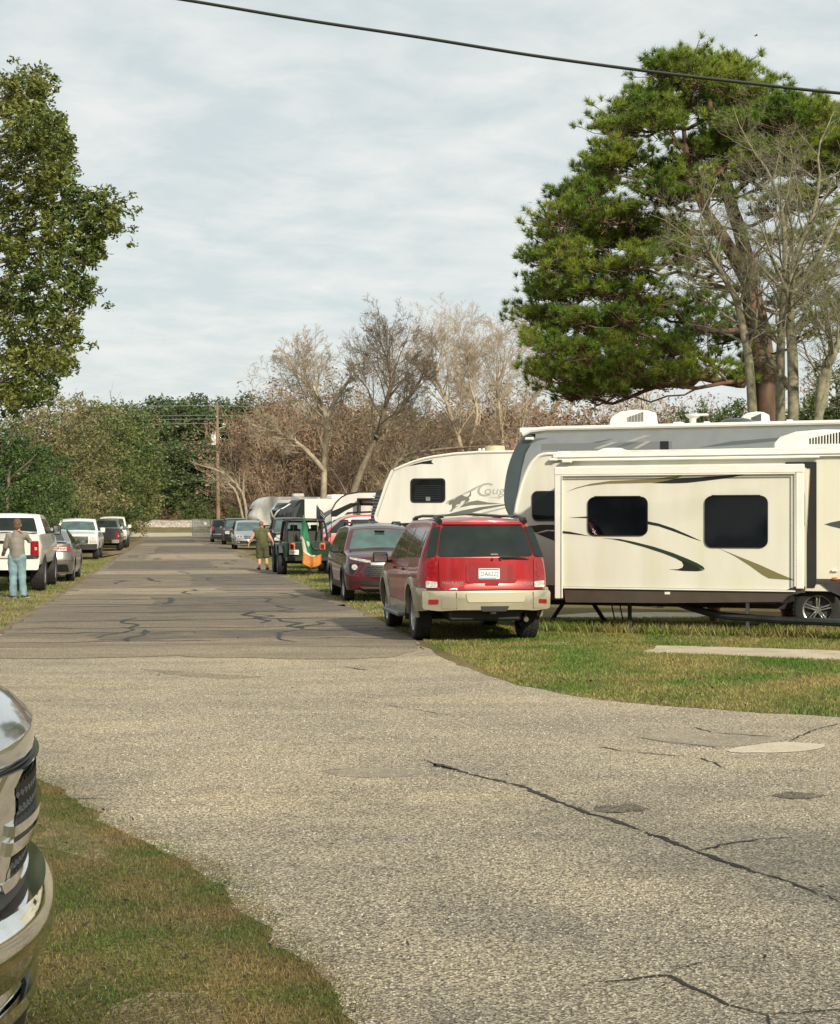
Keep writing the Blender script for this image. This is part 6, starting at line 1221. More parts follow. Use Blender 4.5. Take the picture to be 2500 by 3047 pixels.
person(p, 0, 'man in a grey long-sleeved sweater and pale jeans with one hand at his neck', dict(
    pelvis=(0.01, 0, .97), chest=(-.005, .01, 1.27), neck=(0, .01, 1.49), head=(.015, .02, 1.655), shl=(-.185, 0, 1.42), shr=(.185, .01, 1.43), ell=(-.255, .02, 1.15), wrl=(-.35, .17, 1.01), elr=(.245, .16, 1.30), wrr=(.135, .03, 1.47),
    hdl=(-.3, 1, -.2), pnl=(0, 0, -1), hdr=(-.55, -.5, .55), pnr=(-.6, -.2, -.5), hpl=(-.095, 0, .92), hpr=(.105, 0, .92), knl=(-.085, .02, .50), knr=(.115, .015, .50), anl=(-.07, -.02, .09), anr=(.155, -.01, .09), toel=(-.19, .10, .045), toer=(.20, .13, .045)),
    SKIN, pm('grey_knit', (.205, .19, .170), .9, var=.12, bump=.5, bs=160), pm('pale_denim', (.17, .27, .31), .85, var=.30, vs=5, bump=.4, bs=160), pm('dark_shoe', (.035, .033, .03), .6, var=.4, vs=25), pm('brown_hair', (.13, .075, .045), .7, var=.4, vs=60, bump=1, bs=180), 1.0, True, False, .035)
p = G(783, 1697); p.z = 0
person(p, 0, 'man in an olive green sleeveless top and shorts walking beside the off-roader', dict(
    pelvis=(-.03, 0, .93), chest=(-.06, .02, 1.24), neck=(-.06, .03, 1.46), head=(-.065, .05, 1.61), shl=(-.265, .0, 1.39), shr=(.145, .0, 1.39), ell=(-.40, -.04, 1.14), wrl=(-.51, .02, .93), elr=(.27, -.04, 1.15), wrr=(.36, .05, .97),
    hdl=(-.25, .3, -1), pnl=(1, .2, 0), hdr=(.2, .3, -1), pnr=(-1, .2, 0), hpl=(-.125, 0, .88), hpr=(.075, 0, .88), knl=(-.13, .03, .48), knr=(.105, .05, .49), anl=(-.125, -.05, .09), anr=(.14, .0, .085), toel=(-.20, .08, .045), toer=(.17, .14, .045)),
    SKIN, pm('olive_cloth', (.075, .078, .032), .9, var=.12), pm('olive_cloth_dark', (.055, .062, .026), .9, var=.15), pm('black_shoe', (.012, .012, .013), .6), pm('stubble', (.20, .10, .07), .8), 1.13, False, True, .004)

# ================================================================= chrome-nosed pickup, close on the left
def near_truck():
    SP = pm('silver_truck_paint', (.52, .54, .55), .16, .85, 1.0, var=.04, vs=2); CR = pm('truck_chrome', (.80, .80, .77), .07, 1.0, var=.10, vs=6); GC = pm('grille_graphite', (.045, .047, .047), .25, .7, .5)
    a = R(13.5); L = 5.9; fwd = Vector((math.cos(a), math.sin(a), 0)); root = empty('pickup_truck', Vector((-1.325, 5.25, 0))-fwd*L/2, a, 'silver pickup with a chrome honeycomb grille and bumper, cut off by the left edge', 'pickup truck')
    xf = L/2; P_ = [(-L/2, 1.30), (-1.4, 1.33), (-1.3, 1.6), (-1.15, 1.86), (-.6, 1.92), (.5, 1.91), (.9, 1.82), (1.55, 1.36), (1.7, 1.33), (xf-.55, 1.25), (xf-.3, 1.215), (xf-.18, 1.19), (xf-.10, 1.165), (xf-.045, 1.13), (xf-.012, 1.09), (xf, 1.06)]
    rk = [(.05, -.03), (.18, -.004), (.265, .008), (.32, .0), (.36, -.012), (.385, .005), (.44, .03), (.51, .038), (.56, .028), (.60, .0), (.625, -.03), (.70, -.025), (.80, -.005), (.86, 0), (.985, 0), (1.005, .040), (1.06, .042), (1.1, .035), (1.15, .02)]
    b = Body(L, 2.05, P_, [(-3, 1.15), (xf, 1.0)], 1.5, 1.92, [(-1.75, .50, .42), (1.9, .50, .42)], sill=[(-3, .45), (xf-.6, .40), (xf-.4, .10), (xf, .08)], bowf=.33, bowr=.04, rnd=.12, rndR=.3, rakef=rk, crown=.03, rc=.02, sm=.006, nlo=30)
    b.mesh('body', SP, root); under(root, b, .4, .75); f = b.front
    def band(pts, th, nm, m, par=None, step=.06): return P(pts, f, th, nm, m, par or root, step, 40)
    # hood skin lip
    gs = band([(.57, .99), (-.57, .99), (-.55, .655), (.55, .655)], .004, 'grille', BLACK)
    for z0, z1 in ((.835, .985), (.66, .752)):
        mb = MB(); rr_ = .030; nrow = int((z1-z0)/(rr_*1.5))+1
        for i in range(nrow+1):
            for k in range(-12, 13):
                y = k*rr_*1.75+(i % 2)*rr_*.875; z = z0+.01+i*rr_*1.5
                if abs(y) > .485 or z > z1-.012: continue
                ring = [f(y+rr_*.98*math.sin(t*math.pi/3), z+rr_*.98*math.cos(t*math.pi/3), .048) for t in range(6)]; rin = [f(y+rr_*.62*math.sin(t*math.pi/3), z+rr_*.62*math.cos(t*math.pi/3), .040) for t in range(6)]; rb = [f(y+rr_*.5*math.sin(t*math.pi/3), z+rr_*.5*math.cos(t*math.pi/3), .004) for t in range(6)]
                mb.grid([ring, rin, rb], True)
        mb.build('honeycomb', GC, gs, 25)
    for sg in (1, -1):
        band([(sg*.635, 1.003), (sg*.50, 1.0), (sg*.495, .84), (sg*.475, .75), (sg*.45, .645), (sg*.62, .645)], .046, 'grille_surround', CR)
        hl = band([(sg*.65, 1.0), (sg*.98, .985), (sg*.98, .86), (sg*.645, .82)], .040, 'headlight', CLEARLENS)
        for y in (.665, .715, .78, .86): band(rrect(min(sg*y, sg*(y+.022)), .83, max(sg*y, sg*(y+.022)), .985, .006), .052, 'lamp_bar', CR, hl)
        band(rrect(min(sg*.64, sg*.98), .60, max(sg*.64, sg*.98), .80, .06), .030, 'corner_panel', SP)
        band(rrect(min(sg*.69, sg*.98), .575, max(sg*.69, sg*.98), .755, .07), .075, 'fog_bezel', BLACK)
        band(rrect(min(sg*.70, sg*.84), .40, max(sg*.70, sg*.84), .455, .026), .062, 'tow_hole', pm('bronze_shadow', (.06, .045, .025), .5))
    band([(.62, .996), (-.62, .996), (-.62, .968), (.62, .968)], .036, 'grille_top_bar', CR)
    cb = band([(.55, .838), (-.55, .838), (-.55, .806), (.55, .806)], .066, 'cross_bar', CR); band([(.55, .788), (-.55, .788), (-.55, .748), (.55, .748)], .066, 'cross_bar', CR); band([(.53, .808), (-.53, .808), (-.53, .786), (.53, .786)], .045, 'bar_slot', BLACK)
    band([(.55, .665), (-.55, .665), (-.52, .630), (.52, .630)], .05, 'grille_lower_bar', CR)
    band([(.88, .632), (-.88, .632), (-.90, .585), (.90, .585)], .012, 'bumper_gap', BLACK)
    bp = band(rpoly([(1.0, .592), (-1.0, .592), (-1.0, .372), (1.0, .372)], .03), .074, 'front_bumper', CR, None, .04)
    band(rpoly([(.92, .362), (-.92, .362), (-.90, .30), (.90, .30)], .02), .022, 'lower_valance', CR); band(rpoly([(.30, .362), (-.34, .362), (-.20, .20), (.20, .20)], .02), .030, 'valance_slot', BLACK)
    it = band(rpoly([(.62, .25), (-.62, .25), (-.52, .09), (.52, .09)], .04), .03, 'lower_intake', BLACK); P(rpoly([(.70, .29), (-.70, .29), (-.66, .25), (.66, .25)], .01), f, .05, 'intake_trim', CR, root, .06)
    # seam under the hood lip
    band([(.68, 1.006), (-.68, 1.006), (-.68, .996), (.68, .996)], .012, 'hood_gap', BLACK)
    for i in range(24): pass
    P(rpoly([(1.52, -.93), (1.52, .93), (.98, .9), (.98, -.9)], .06), b.top, .006, 'windshield', WSHIELD, root, .1)
    side_glass(root, b, [[(1.45, 1.32), (.25, 1.32), (.25, 1.78), (.95, 1.78)], [(.15, 1.32), (-1.0, 1.32), (-1.0, 1.76), (.15, 1.78)]])
    for x in (-1.75, 1.9):
        for y in (.86, -.86): add_wheel(root, 'bigtruck', x, y, .41, .28, .26, 'six')
    arch_trim(root, b, SP, .05, .02)
    return root
near_truck()

# ================================================================= utility pole, wires, gate, fence, cable, birds
def utility_pole():
    d = 197; b0 = AT(648, HY, d); b0.z = 0; root = empty('utility_pole', b0, HEAD-math.pi/2, 'weathered wooden utility pole carrying a transformer can and wires across the lane end', 'utility pole'); H = 1.75+347/FPX*d
    mb = MB(); mb.tube([(.1, 0, 0), (.0, 0, H*.5), (-.05, 0, H)], [.26, .21, .15], 10); mb.build('pole', pm('weathered_wood', (.16, .085, .05), .85, var2=(.24, .19, .13), vs=.35, det=1), root, 40)
    def zz(py): return EYE-(py-HY)/FPX*d
    mb = MB(); mb.lathe([(.001, 0), (.30, 0), (.32, .1), (.32, 1.15), (.28, 1.3), (.001, 1.32)], 16, 'Z', (-.52, -.1, zz(1324))); t = mb.build('transformer', pm('transformer_grey', (.62, .62, .60), .4), root)
    for x in (-.60, -.30): mb = MB(); mb.tube([(x, -.1, zz(1324)+1.3), (x, -.1, zz(1324)+1.65)], [.06, .03], 8); mb.build('insulator', pm('porcelain', (.5, .48, .44), .3), t)
    mb = MB(); mb.tube([(0, 0, zz(1275)), (.55, 0, zz(1272)), (.75, 0, zz(1268))], .035, 6); mb.ell((.8, 0, zz(1266)+.05), (.22, .2, .32)); mb.build('street_light', pm('lamp_grey', (.55, .55, .52), .4), root)
    mb = MB(); mb.tube([(0, 0, zz(1307)), (.95, 0, zz(1306))], .03, 6); mb.build('bracket', STEEL, root); mb = MB(); mb.tube([(-.02, -.1, zz(1243)), (-.25, -.1, zz(1238))], .06, 6); mb.build('insulator', bpy.data.materials['porcelain'], root)
    mb = MB(); mb.box((.18, -.15, zz(1528)), (.12, .03, .5)); mb.build('pole_tag', PLATEW, root)
    WR = pm('wire', (.22, .27, .22), .5, .3)
    for py, lab in ((1206, 'topmost thin wire reaching the tip of the utility pole'), (1235, 'second wire down on the utility pole'), (1246, 'third wire down on the utility pole'), (1259, 'lowest wire on the utility pole, just above its lamp')):
        z = zz(py); pts = []
        for i in range(-14, 15): t = i/14*70; pts.append(b0+rr*t+Vector((0, 0, z-.6*math.sin(abs(i)/14*math.pi)+(i > 0)*(-.012*t))))
        mb = MB(); mb.tube(pts, .028, 4); o = mb.build('power_line', WR); tag(o, lab, 'power line', 'wires on the utility pole')
utility_pole()
def chain_gate():
    d = 181; g0 = AT(573, HY, d); g0.z = 0; root = empty('gate', g0, HEAD-math.pi/2, 'open chain-link gate with weathered slats and a white sign at the lane end', 'gate'); W_ = 2.05; H = 1.95
    ST = pm('weathered_steel', (.20, .21, .19), .6, .5, var=.2)
    mb = MB()
    for x in (0, W_): mb.tube([(x, 0, .05), (x, 0, H)], .04, 8)
    for z in (.10, H*.55, H): mb.tube([(0, 0, z), (W_, 0, z)], .03, 8)
    mb.build('gate_frame', ST, root); mb = MB()
    for i in range(38): x = .03+i*(W_-.06)/37; mb.box((x, .0, H/2+.03), (.038, .012, H-.12))
    mb.build('slat_panel', pm('slat_grey', (.17, .18, .15), .75, var=.3, vs=3), root)
    mb = MB(); mb.box((1.45, -.05, 1.45), (.32, .02, .28), bev=.004); mb.build('sign', PLATEW, root)
    for k, (px, n, lab) in enumerate(((628, 3, 'slatted fence panel to the right of the gate, behind the parked SUVs'),)):
        p0 = AT(px, HY, d+1); p0.z = 0; r2 = empty('fence', p0, HEAD-math.pi/2, lab, 'fence')
        for i in range(n+1): mb = MB(); mb.tube([(i*2.4, 0, 0), (i*2.4, 0, 2.0)], .045, 8); mb.build('post', ST, r2)
        mb = MB(); mb.tube([(0, 0, 1.9), (n*2.4, 0, 1.9)], .025, 6); mb.build('rail', ST, r2); mb = MB()
        for i in range(n*44): mb.box((i*2.4/44+.03, .02, .97), (.038, .01, 1.8))
        mb.build('slat_panel', bpy.data.materials['slat_grey'], r2)
    p0 = AT(397, HY, 181); p0.z = 0; r3 = empty('fence', p0, HEAD-math.pi/2, 'plain chain-link fence with a taller end post, left of the lane end', 'fence'); n = 9
    for i in range(n): mb = MB(); mb.tube([(-i*2.8, 0, 0), (-i*2.8, 0, 2.35 if i == 0 else 1.8)], .06 if i == 0 else .04, 8); mb.build('post', STEEL, r3)
    mb = MB(); mb.tube([(0, 0, 1.75), (-(n-1)*2.8, 0, 1.75)], .022, 6); mb.build('rail', STEEL, r3); mb = MB(); w_ = (n-1)*2.8
    k = 0
    while k < w_:
        for sg in (1, -1):
            x0 = -k; x1 = -k-1.7*sg
            if x1 > 0 or x1 < -w_: continue
            mb.tube([(x0, .01*sg, .05), (x1, .01*sg, 1.75)], .005, 3, False)
        k += .22
    mb.build('mesh', STEEL, r3, 0)
chain_gate()
pts = [(-200, -118, 17.6), (180, -60, 17.5), (560, 0, 17.3), (900, 57, 17.2), (1238, 108, 17.1), (1580, 163, 17.0), (1915, 209, 17.0), (2200, 243, 17.0), (2500, 276, 17.0), (3000, 318, 17.0), (3600, 350, 17.0)]
mb = MB(); mb.tube(spl([AT(*p) for p in pts], 6), .0135, 8); mb.tube(spl([AT(p[0], p[1]+5, p[2]+.01) for p in pts], 6), .005, 5); o = mb.build('overhead_cable', pm('cable_black', (.02, .025, .022), .6)); tag(o, 'thick black cable strung across the sky from upper left to upper right', 'cable')
def bird(px, py, d, s_, lab, roll=0.0):
    root = empty('bird', AT(px, py, d), roll, lab, 'bird'); BM = pm('bird_grey', (.05, .055, .06), .7)
    mb = MB(); mb.ell((0, 0, 0), (.16*s_, .05*s_, .05*s_), 12, 8); mb.ell((.17*s_, 0, .02*s_), (.05*s_, .035*s_, .035*s_), 10, 6); mb.grid([[(-.14*s_, -.02*s_, 0), (-.14*s_, .02*s_, 0)], [(-.30*s_, -.05*s_, 0), (-.30*s_, .05*s_, 0)]]); b = mb.build('body', BM, root)
    for sg in (1, -1): mb = MB(); mb.grid([[(.08*s_, 0, .02*s_), (-.08*s_, 0, .02*s_)], [(.10*s_, sg*.22*s_, .10*s_), (-.06*s_, sg*.22*s_, .10*s_)], [(-.02*s_, sg*.46*s_, .03*s_), (-.08*s_, sg*.46*s_, .03*s_)]]); mb.build('wing', BM, root)
bird(2250, 106, 130, .75, 'small bird gliding in the sky just above the big pine'); bird(1578, 603, 120, .5, 'tiny bird flying left of the big pine', 1.2)
# ================================================================= trees
BARKP = pm('pine_bark', (.16, .095, .06), .9, var2=(.075, .05, .035), vs=3.5, bump=1.0, bs=18, stretch=(1, 1, .3))
BARKG = pm('lichen_bark', (.26, .235, .165), .9, var2=(.12, .12, .07), vs=5, bump=.8, bs=30)
BARKD = pm('grey_brown_bark', (.155, .125, .09), .9, var=.35, vs=4, bump=.5, bs=25)
BARKS = pm('pale_sycamore_bark', (.42, .36, .27), .85, var2=(.22, .18, .12), vs=1.5, bump=.4, bs=20)
TWIGR = pm('reddish_twig', (.42, .30, .225), .9, var2=(.28, .21, .155), vs=.6)
TWIGT = pm('tan_twig', (.43, .35, .25), .9, var2=(.30, .24, .17), vs=.6)
L_PINE = leafmat('pine_needles', (.095, .195, .028), (.290, .335, .050), scale=.5, trans=.4, island=.35)
L_OAK = leafmat('laurel_leaf', (.062, .105, .020), (.170, .180, .040), scale=1.1, trans=.25, island=.55, rough=.35)
L_DARK = leafmat('holly_leaf', (.032, .075, .018), (.088, .130, .034), scale=.35, trans=.2, island=.5)
L_GREEN = leafmat('woodland_leaf', (.075, .120, .036), (.175, .190, .060), scale=.22, trans=.3, island=.5)
L_OLIVE = leafmat('olive_leaf', (.150, .152, .062), (.255, .215, .110), scale=.25, trans=.3, island=.5)
L_FAR = leafmat('far_leaf', (.055, .100, .045), (.140, .165, .065), scale=.12, trans=.3, island=.45)
L_BROWN = leafmat('russet_leaf', (.19, .125, .070), (.27, .18, .11), scale=.3, trans=.3, island=.5)
L_RED = leafmat('withered_leaf', (.25, .145, .105), (.31, .205, .145), scale=.4, trans=.3, island=.5)
class Sk:                                   # a skeleton of limbs: segments gathered, built in one go
    def __init__(s, rmin=0.0): s.rmin = rmin; s.A = []; s.B = []; s.ra = []; s.rb = []; s.k = []
    def seg(s, a, b, ra, rb, k): s.A.append(a); s.B.append(b); s.ra.append(ra); s.rb.append(rb); s.k.append(k)
    def path(s, pts, rs, k):
        for i in range(len(pts)-1): s.seg(pts[i], pts[i+1], rs[i], rs[i+1], k)
    def split(s, kmax=4, rmax=.03):      # fine twigs apart from the limbs
        t = Sk(s.rmin); keep = Sk(s.rmin)
        for q in zip(s.A, s.B, s.ra, s.rb, s.k): (t if q[4] <= kmax and q[2] < rmax else keep).seg(*q)
        return keep, t
    def build(s, name, m, parent, off=(0, 0, 0)):
        Vs, Fs, base = [], [], 0; A = np.array(s.A, float)-np.array(off); B = np.array(s.B, float)-np.array(off); ra = np.array(s.ra); rb = np.array(s.rb); K = np.array(s.k)
        for k in sorted(set(s.k)):
            q = K == k; a, b = A[q], B[q]; n = len(a); d = b-a; ln = np.linalg.norm(d, axis=1, keepdims=True)+1e-9; d = d/ln; a = a-d*ra[q][:, None]*.25; b = b+d*rb[q][:, None]*.25
            up = np.where(np.abs(d[:, 2:3]) > .9, np.array([[1., 0, 0]]), np.array([[0, 0, 1.]])); u = np.cross(d, up); u /= np.linalg.norm(u, axis=1, keepdims=True)+1e-9; v = np.cross(d, u)
            t = 2*np.pi*np.arange(k)/k; ring = np.cos(t)[None, :, None]*u[:, None]+np.sin(t)[None, :, None]*v[:, None]
            Va = a[:, None]+ring*ra[q][:, None, None]; Vb = b[:, None]+ring*rb[q][:, None, None]; V = np.concatenate([Va, Vb], 1).reshape(-1, 3)
            i = np.arange(k); F = np.stack([i, (i+1) % k, k+(i+1) % k, k+i], 1)[None]+(2*k*np.arange(n))[:, None, None]+base
            Vs.append(V); Fs.append(F.reshape(-1, 4)); base += len(V)
        return np_mesh(name, np.concatenate(Vs), np.concatenate(Fs), m, parent, True)
def wander(rg, p, d, ln, n, wob_=.25, up=.0, droop=0.0):
    pts = [np.array(p, float)]; d = np.array(d, float); d /= np.linalg.norm(d)
    for i in range(n):
        d = d+rg.normal(0, wob_, 3)*.6+np.array([0, 0, up-droop*(i/n)]); d /= np.linalg.norm(d); pts.append(pts[-1]+d*ln/n)
    return pts, d
def grow(sk, rg, p, d, ln, r, lev, maxl, tips, nch=(4, 6), ratio=.62, ang=.75, wob_=.22, up=.06, kk=(8, 6, 5, 4, 3, 3), n0=6, r_ratio=.5, start=.25, tipr=.3):
    n = max(3, n0-lev); pts, dd = wander(rg, p, d, ln, n, wob_, up); rs = [r*(1-(1-(tipr if lev < maxl else .15))*i/n) for i in range(n+1)]
    sk.path(pts, rs, kk[min(lev, len(kk)-1)])
    if lev >= maxl: tips.append(pts[-1]); return
    m = rg.integers(nch[0], nch[1]+1)
    for j in range(m):
        t = start+(1-start)*(j+rg.uniform(.2, .8))/m; f = t*n; i = min(n-1, int(f)); q = pts[i]+(pts[i+1]-pts[i])*(f-i); base_d = pts[i+1]-pts[i]; base_d /= np.linalg.norm(base_d)
        a = rg.normal(0, 1, 3); a -= base_d*a.dot(base_d); a /= np.linalg.norm(a)+1e-9; an = ang*rg.uniform(.6, 1.25); nd = base_d*math.cos(an)+a*math.sin(an)
        rr_ = max(sk.rmin, r*(1-(1-tipr)*t)*r_ratio*rg.uniform(.8, 1.15)); grow(sk, rg, q, nd, ln*ratio*rg.uniform(.7, 1.15)*(1.1-.45*t), rr_, lev+1, maxl, tips, nch, ratio, ang, wob_, up, kk, n0, r_ratio, .15, tipr)
    tips.append(pts[-1])
def cards(rg, C, size, n_each, spread, flat=1.0, asp=.5, upb=.0):
    """leaf quads scattered round the centres C (n,3)"""
    C = np.repeat(np.asarray(C, float), n_each, 0); n = len(C); off = rg.normal(0, 1, (n, 3)); off /= np.linalg.norm(off, axis=1, keepdims=True)+1e-9; off *= (rg.random((n, 1))**.45)
    P_ = C+off*np.array([spread, spread, spread*flat])*(rg.uniform(.7, 1.2, (n, 1)))
    u = rg.normal(0, 1, (n, 3)); u[:, 2] *= .7; u /= np.linalg.norm(u, axis=1, keepdims=True); w_ = rg.normal(0, 1, (n, 3))+np.array([0, 0, upb]); v = np.cross(u, w_); v /= np.linalg.norm(v, axis=1, keepdims=True)+1e-9
    s_ = size*rg.uniform(.6, 1.3, (n, 1)); a = u*s_; b = v*s_*asp
    V = np.stack([P_-a, P_-b*.9+a*.1, P_+a, P_+b*.9+a*.1], 1); return V.reshape(-1, 3), np.arange(n*4).reshape(n, 4)
def clumpy(rg, R3, n, hollow=.35, low=.0):
    """clump centres spread through an ellipsoid shell with lumps"""
    d = rg.normal(0, 1, (n, 3)); d /= np.linalg.norm(d, axis=1, keepdims=True); r = (hollow+(1-hollow)*rg.random(n)**.5)[:, None]*(1+.16*np.sin(d[:, 0:1]*7+2)*np.cos(d[:, 1:2]*6)+.10*np.sin(d[:, 2:3]*11))
    return d*r*np.array(R3)
PROTO = {}
def proto_tree(kind, seed):
    """one tree of each kind: trunk with limbs, crown of leaf clumps; about H = 10 m, base at the origin"""
    key = (kind, seed)
    if key in PROTO: return PROTO[key]
    rg = np.random.default_rng(seed); lm, bark, H, Rw, cz, ncl, ne, size, spread, flat = {
        'dark': (L_DARK, BARKD, 10, 3.4, .46, 330, 52, .13, .62, .8), 'green': (L_GREEN, BARKD, 10, 3.6, .50, 300, 52, .13, .66, .8), 'olive': (L_OLIVE, BARKD, 10, 3.3, .52, 230, 44, .12, .62, .8),
        'far': (L_FAR, BARKD, 10, 2.9, .52, 260, 36, .15, .62, .8), 'pinefar': (L_FAR, BARKD, 10, 2.0, .72, 110, 60, .15, .55, .55), 'bush': (L_BROWN, TWIGR, 10, 5.0, .45, 200, 40, .22, .9, .8), 'greenbush': (L_GREEN, BARKD, 10, 5.5, .42, 220, 44, .22, .9, .8)}[kind]
    sk = Sk(); tips = []; sk.path(*(lambda w_: (w_[0], [.24*(1-.8*i/8) for i in range(9)]))(wander(rg, (0, 0, 0), (0, 0, 1), H*.9, 8, .05)), 8)
    for i in range(11): z = H*(.2+.65*i/11); a = rg.uniform(0, 6.28); grow(sk, rg, (0, 0, z), (math.cos(a), math.sin(a), .6), Rw*.9, .08, 1, 2, tips, (3, 4), .55)
    C = clumpy(rg, (Rw, Rw, H*.5 if cz < .6 else H*.26), ncl)+np.array([0, 0, H*cz]); C = C[C[:, 2] > (.25 if cz < .6 else H*.4)]
    V, F = cards(rg, C, size, ne, spread, flat)
    t = sk.build('trunk', bark, None); c = np_mesh('crown', V, F, lm); res = (t.data, c.data); bpy.data.objects.remove(t); bpy.data.objects.remove(c); PROTO[key] = res; return res
def place_tree(name, kind, seed, px, d, py_top, label, cat='tree', group=None, wx=1.0, rz=None):
    me = proto_tree(kind, seed); b = AT(px, HY, d); H = EYE+(HY-py_top)/FPX*d; k = H/10.4; rg = random.Random(px*7+seed)
    root = empty(name, (b.x, b.y, 0), rg.uniform(0, 6.28) if rz is None else rz, label, cat, group); root.scale = (k*wx, k*wx, k)
    for nm, m_ in (('trunk', me[0]), ('crown', me[1])): o = bpy.data.objects.new(nm, m_); COL.objects.link(o); o.parent = root
    return root
# ------------------------------------------------------------------ near laurel oak, left, crown hanging into the picture
def oak():
    d = 28.5; rg = np.random.default_rng(12); base = Vector((-10.2, d, 0)); root = empty('laurel_oak_tree', base, 0, 'leafy oak whose dense yellow-green crown reaches in from the left edge', 'tree')
    pix = [(40, 215), (70, 235), (130, 205), (120, 225), (60, 270), (100, 275), (30, 320), (80, 330), (130, 340), (165, 350), (180, 360), (30, 390), (90, 400), (140, 395), (30, 450), (90, 465), (150, 440), (195, 415), (40, 520), (110, 520), (165, 500), (205, 470), (200, 500), (30, 580), (95, 575), (150, 560), (175, 545), (225, 548), (20, 640), (80, 650), (135, 630), (250, 590), (235, 615), (200, 625), (290, 610), (340, 600), (365, 615), (300, 645), (350, 665), (375, 668), (320, 690), (270, 670), (180, 670), (30, 710), (100, 710), (160, 720), (220, 720), (280, 725), (320, 715), (50, 770), (120, 780), (190, 775), (250, 770), (285, 775), (40, 840), (110, 845), (180, 840), (245, 830), (285, 840), (30, 910), (100, 905), (170, 895), (230, 890), (262, 880), (40, 975), (110, 970), (170, 960), (205, 965), (30, 1040), (90, 1035), (150, 1030), (205, 1010), (225, 1008), (170, 1080), (115, 1095), (60, 1100), (205, 1085), (215, 1080), (20, 1165), (75, 1155), (100, 1185), (150, 1150), (30, 1200)]
    C = []
    for (x, y) in pix:
        y += 38 if y < 300 else 15 if y < 420 else 0; x *= .94
        x -= 8 if x > 200 else 0
        for dd in ((0.0, 1.4, -1.2) if x < 180 else (0.0, .5)): p = AT(x+rg.uniform(-12, 12), y+rg.uniform(-12, 12), d+dd+rg.uniform(-.5, .5)); C.append((p.x, p.y, p.z))
    C = np.array(C)-np.array(base); inner = clumpy(rg, (5.0, 5.0, 4.0), 200, .5)+np.array([-.9, 0, 6.2]); lim = -6.85-base.x; inner = inner[(inner[:, 2] < 8.2) & (inner[:, 0] < lim-.9) & (inner[:, 2] > 2.6)]
    sub = []
    for c in C:       # each clump becomes a few sprays
        for k in range(7): sub.append(c+rg.normal(0, .125, 3))
    sub = np.array(sub); V1, F1 = cards(rg, sub, .052, 24, .125, .9, .44); V2, F2 = cards(rg, inner, .055, 170, .55, .9, .42)
    np_mesh('crown', np.concatenate([V1, V2]), np.concatenate([F1, F2+len(V1)]), L_OAK, root)
    sk = Sk(); tr, _ = wander(rg, (0, 0, 0), (.02, 0, 1), 8.5, 10, .05); sk.path(tr, [.30*(1-.08*i) for i in range(11)], 10)
    for i in range(0, len(C), 5):
        c = C[i]; j = min(9, max(2, int((c[2]-1.6)/8.5*10))); a = tr[j]; m = (a+c)/2+np.array([0, 0, .5]); pts = [a, a*.6+m*.4+rg.normal(0, .08, 3), m+rg.normal(0, .1, 3), m*.4+c*.6, c]; sk.path(pts, [.07, .055, .04, .025, .01], 5)
    for c in C[::2]:
        q = c+rg.normal(0, .12, 3); sk.path([c, q], [.012, .005], 3)
    sk.build('trunk', BARKD, root)
oak()
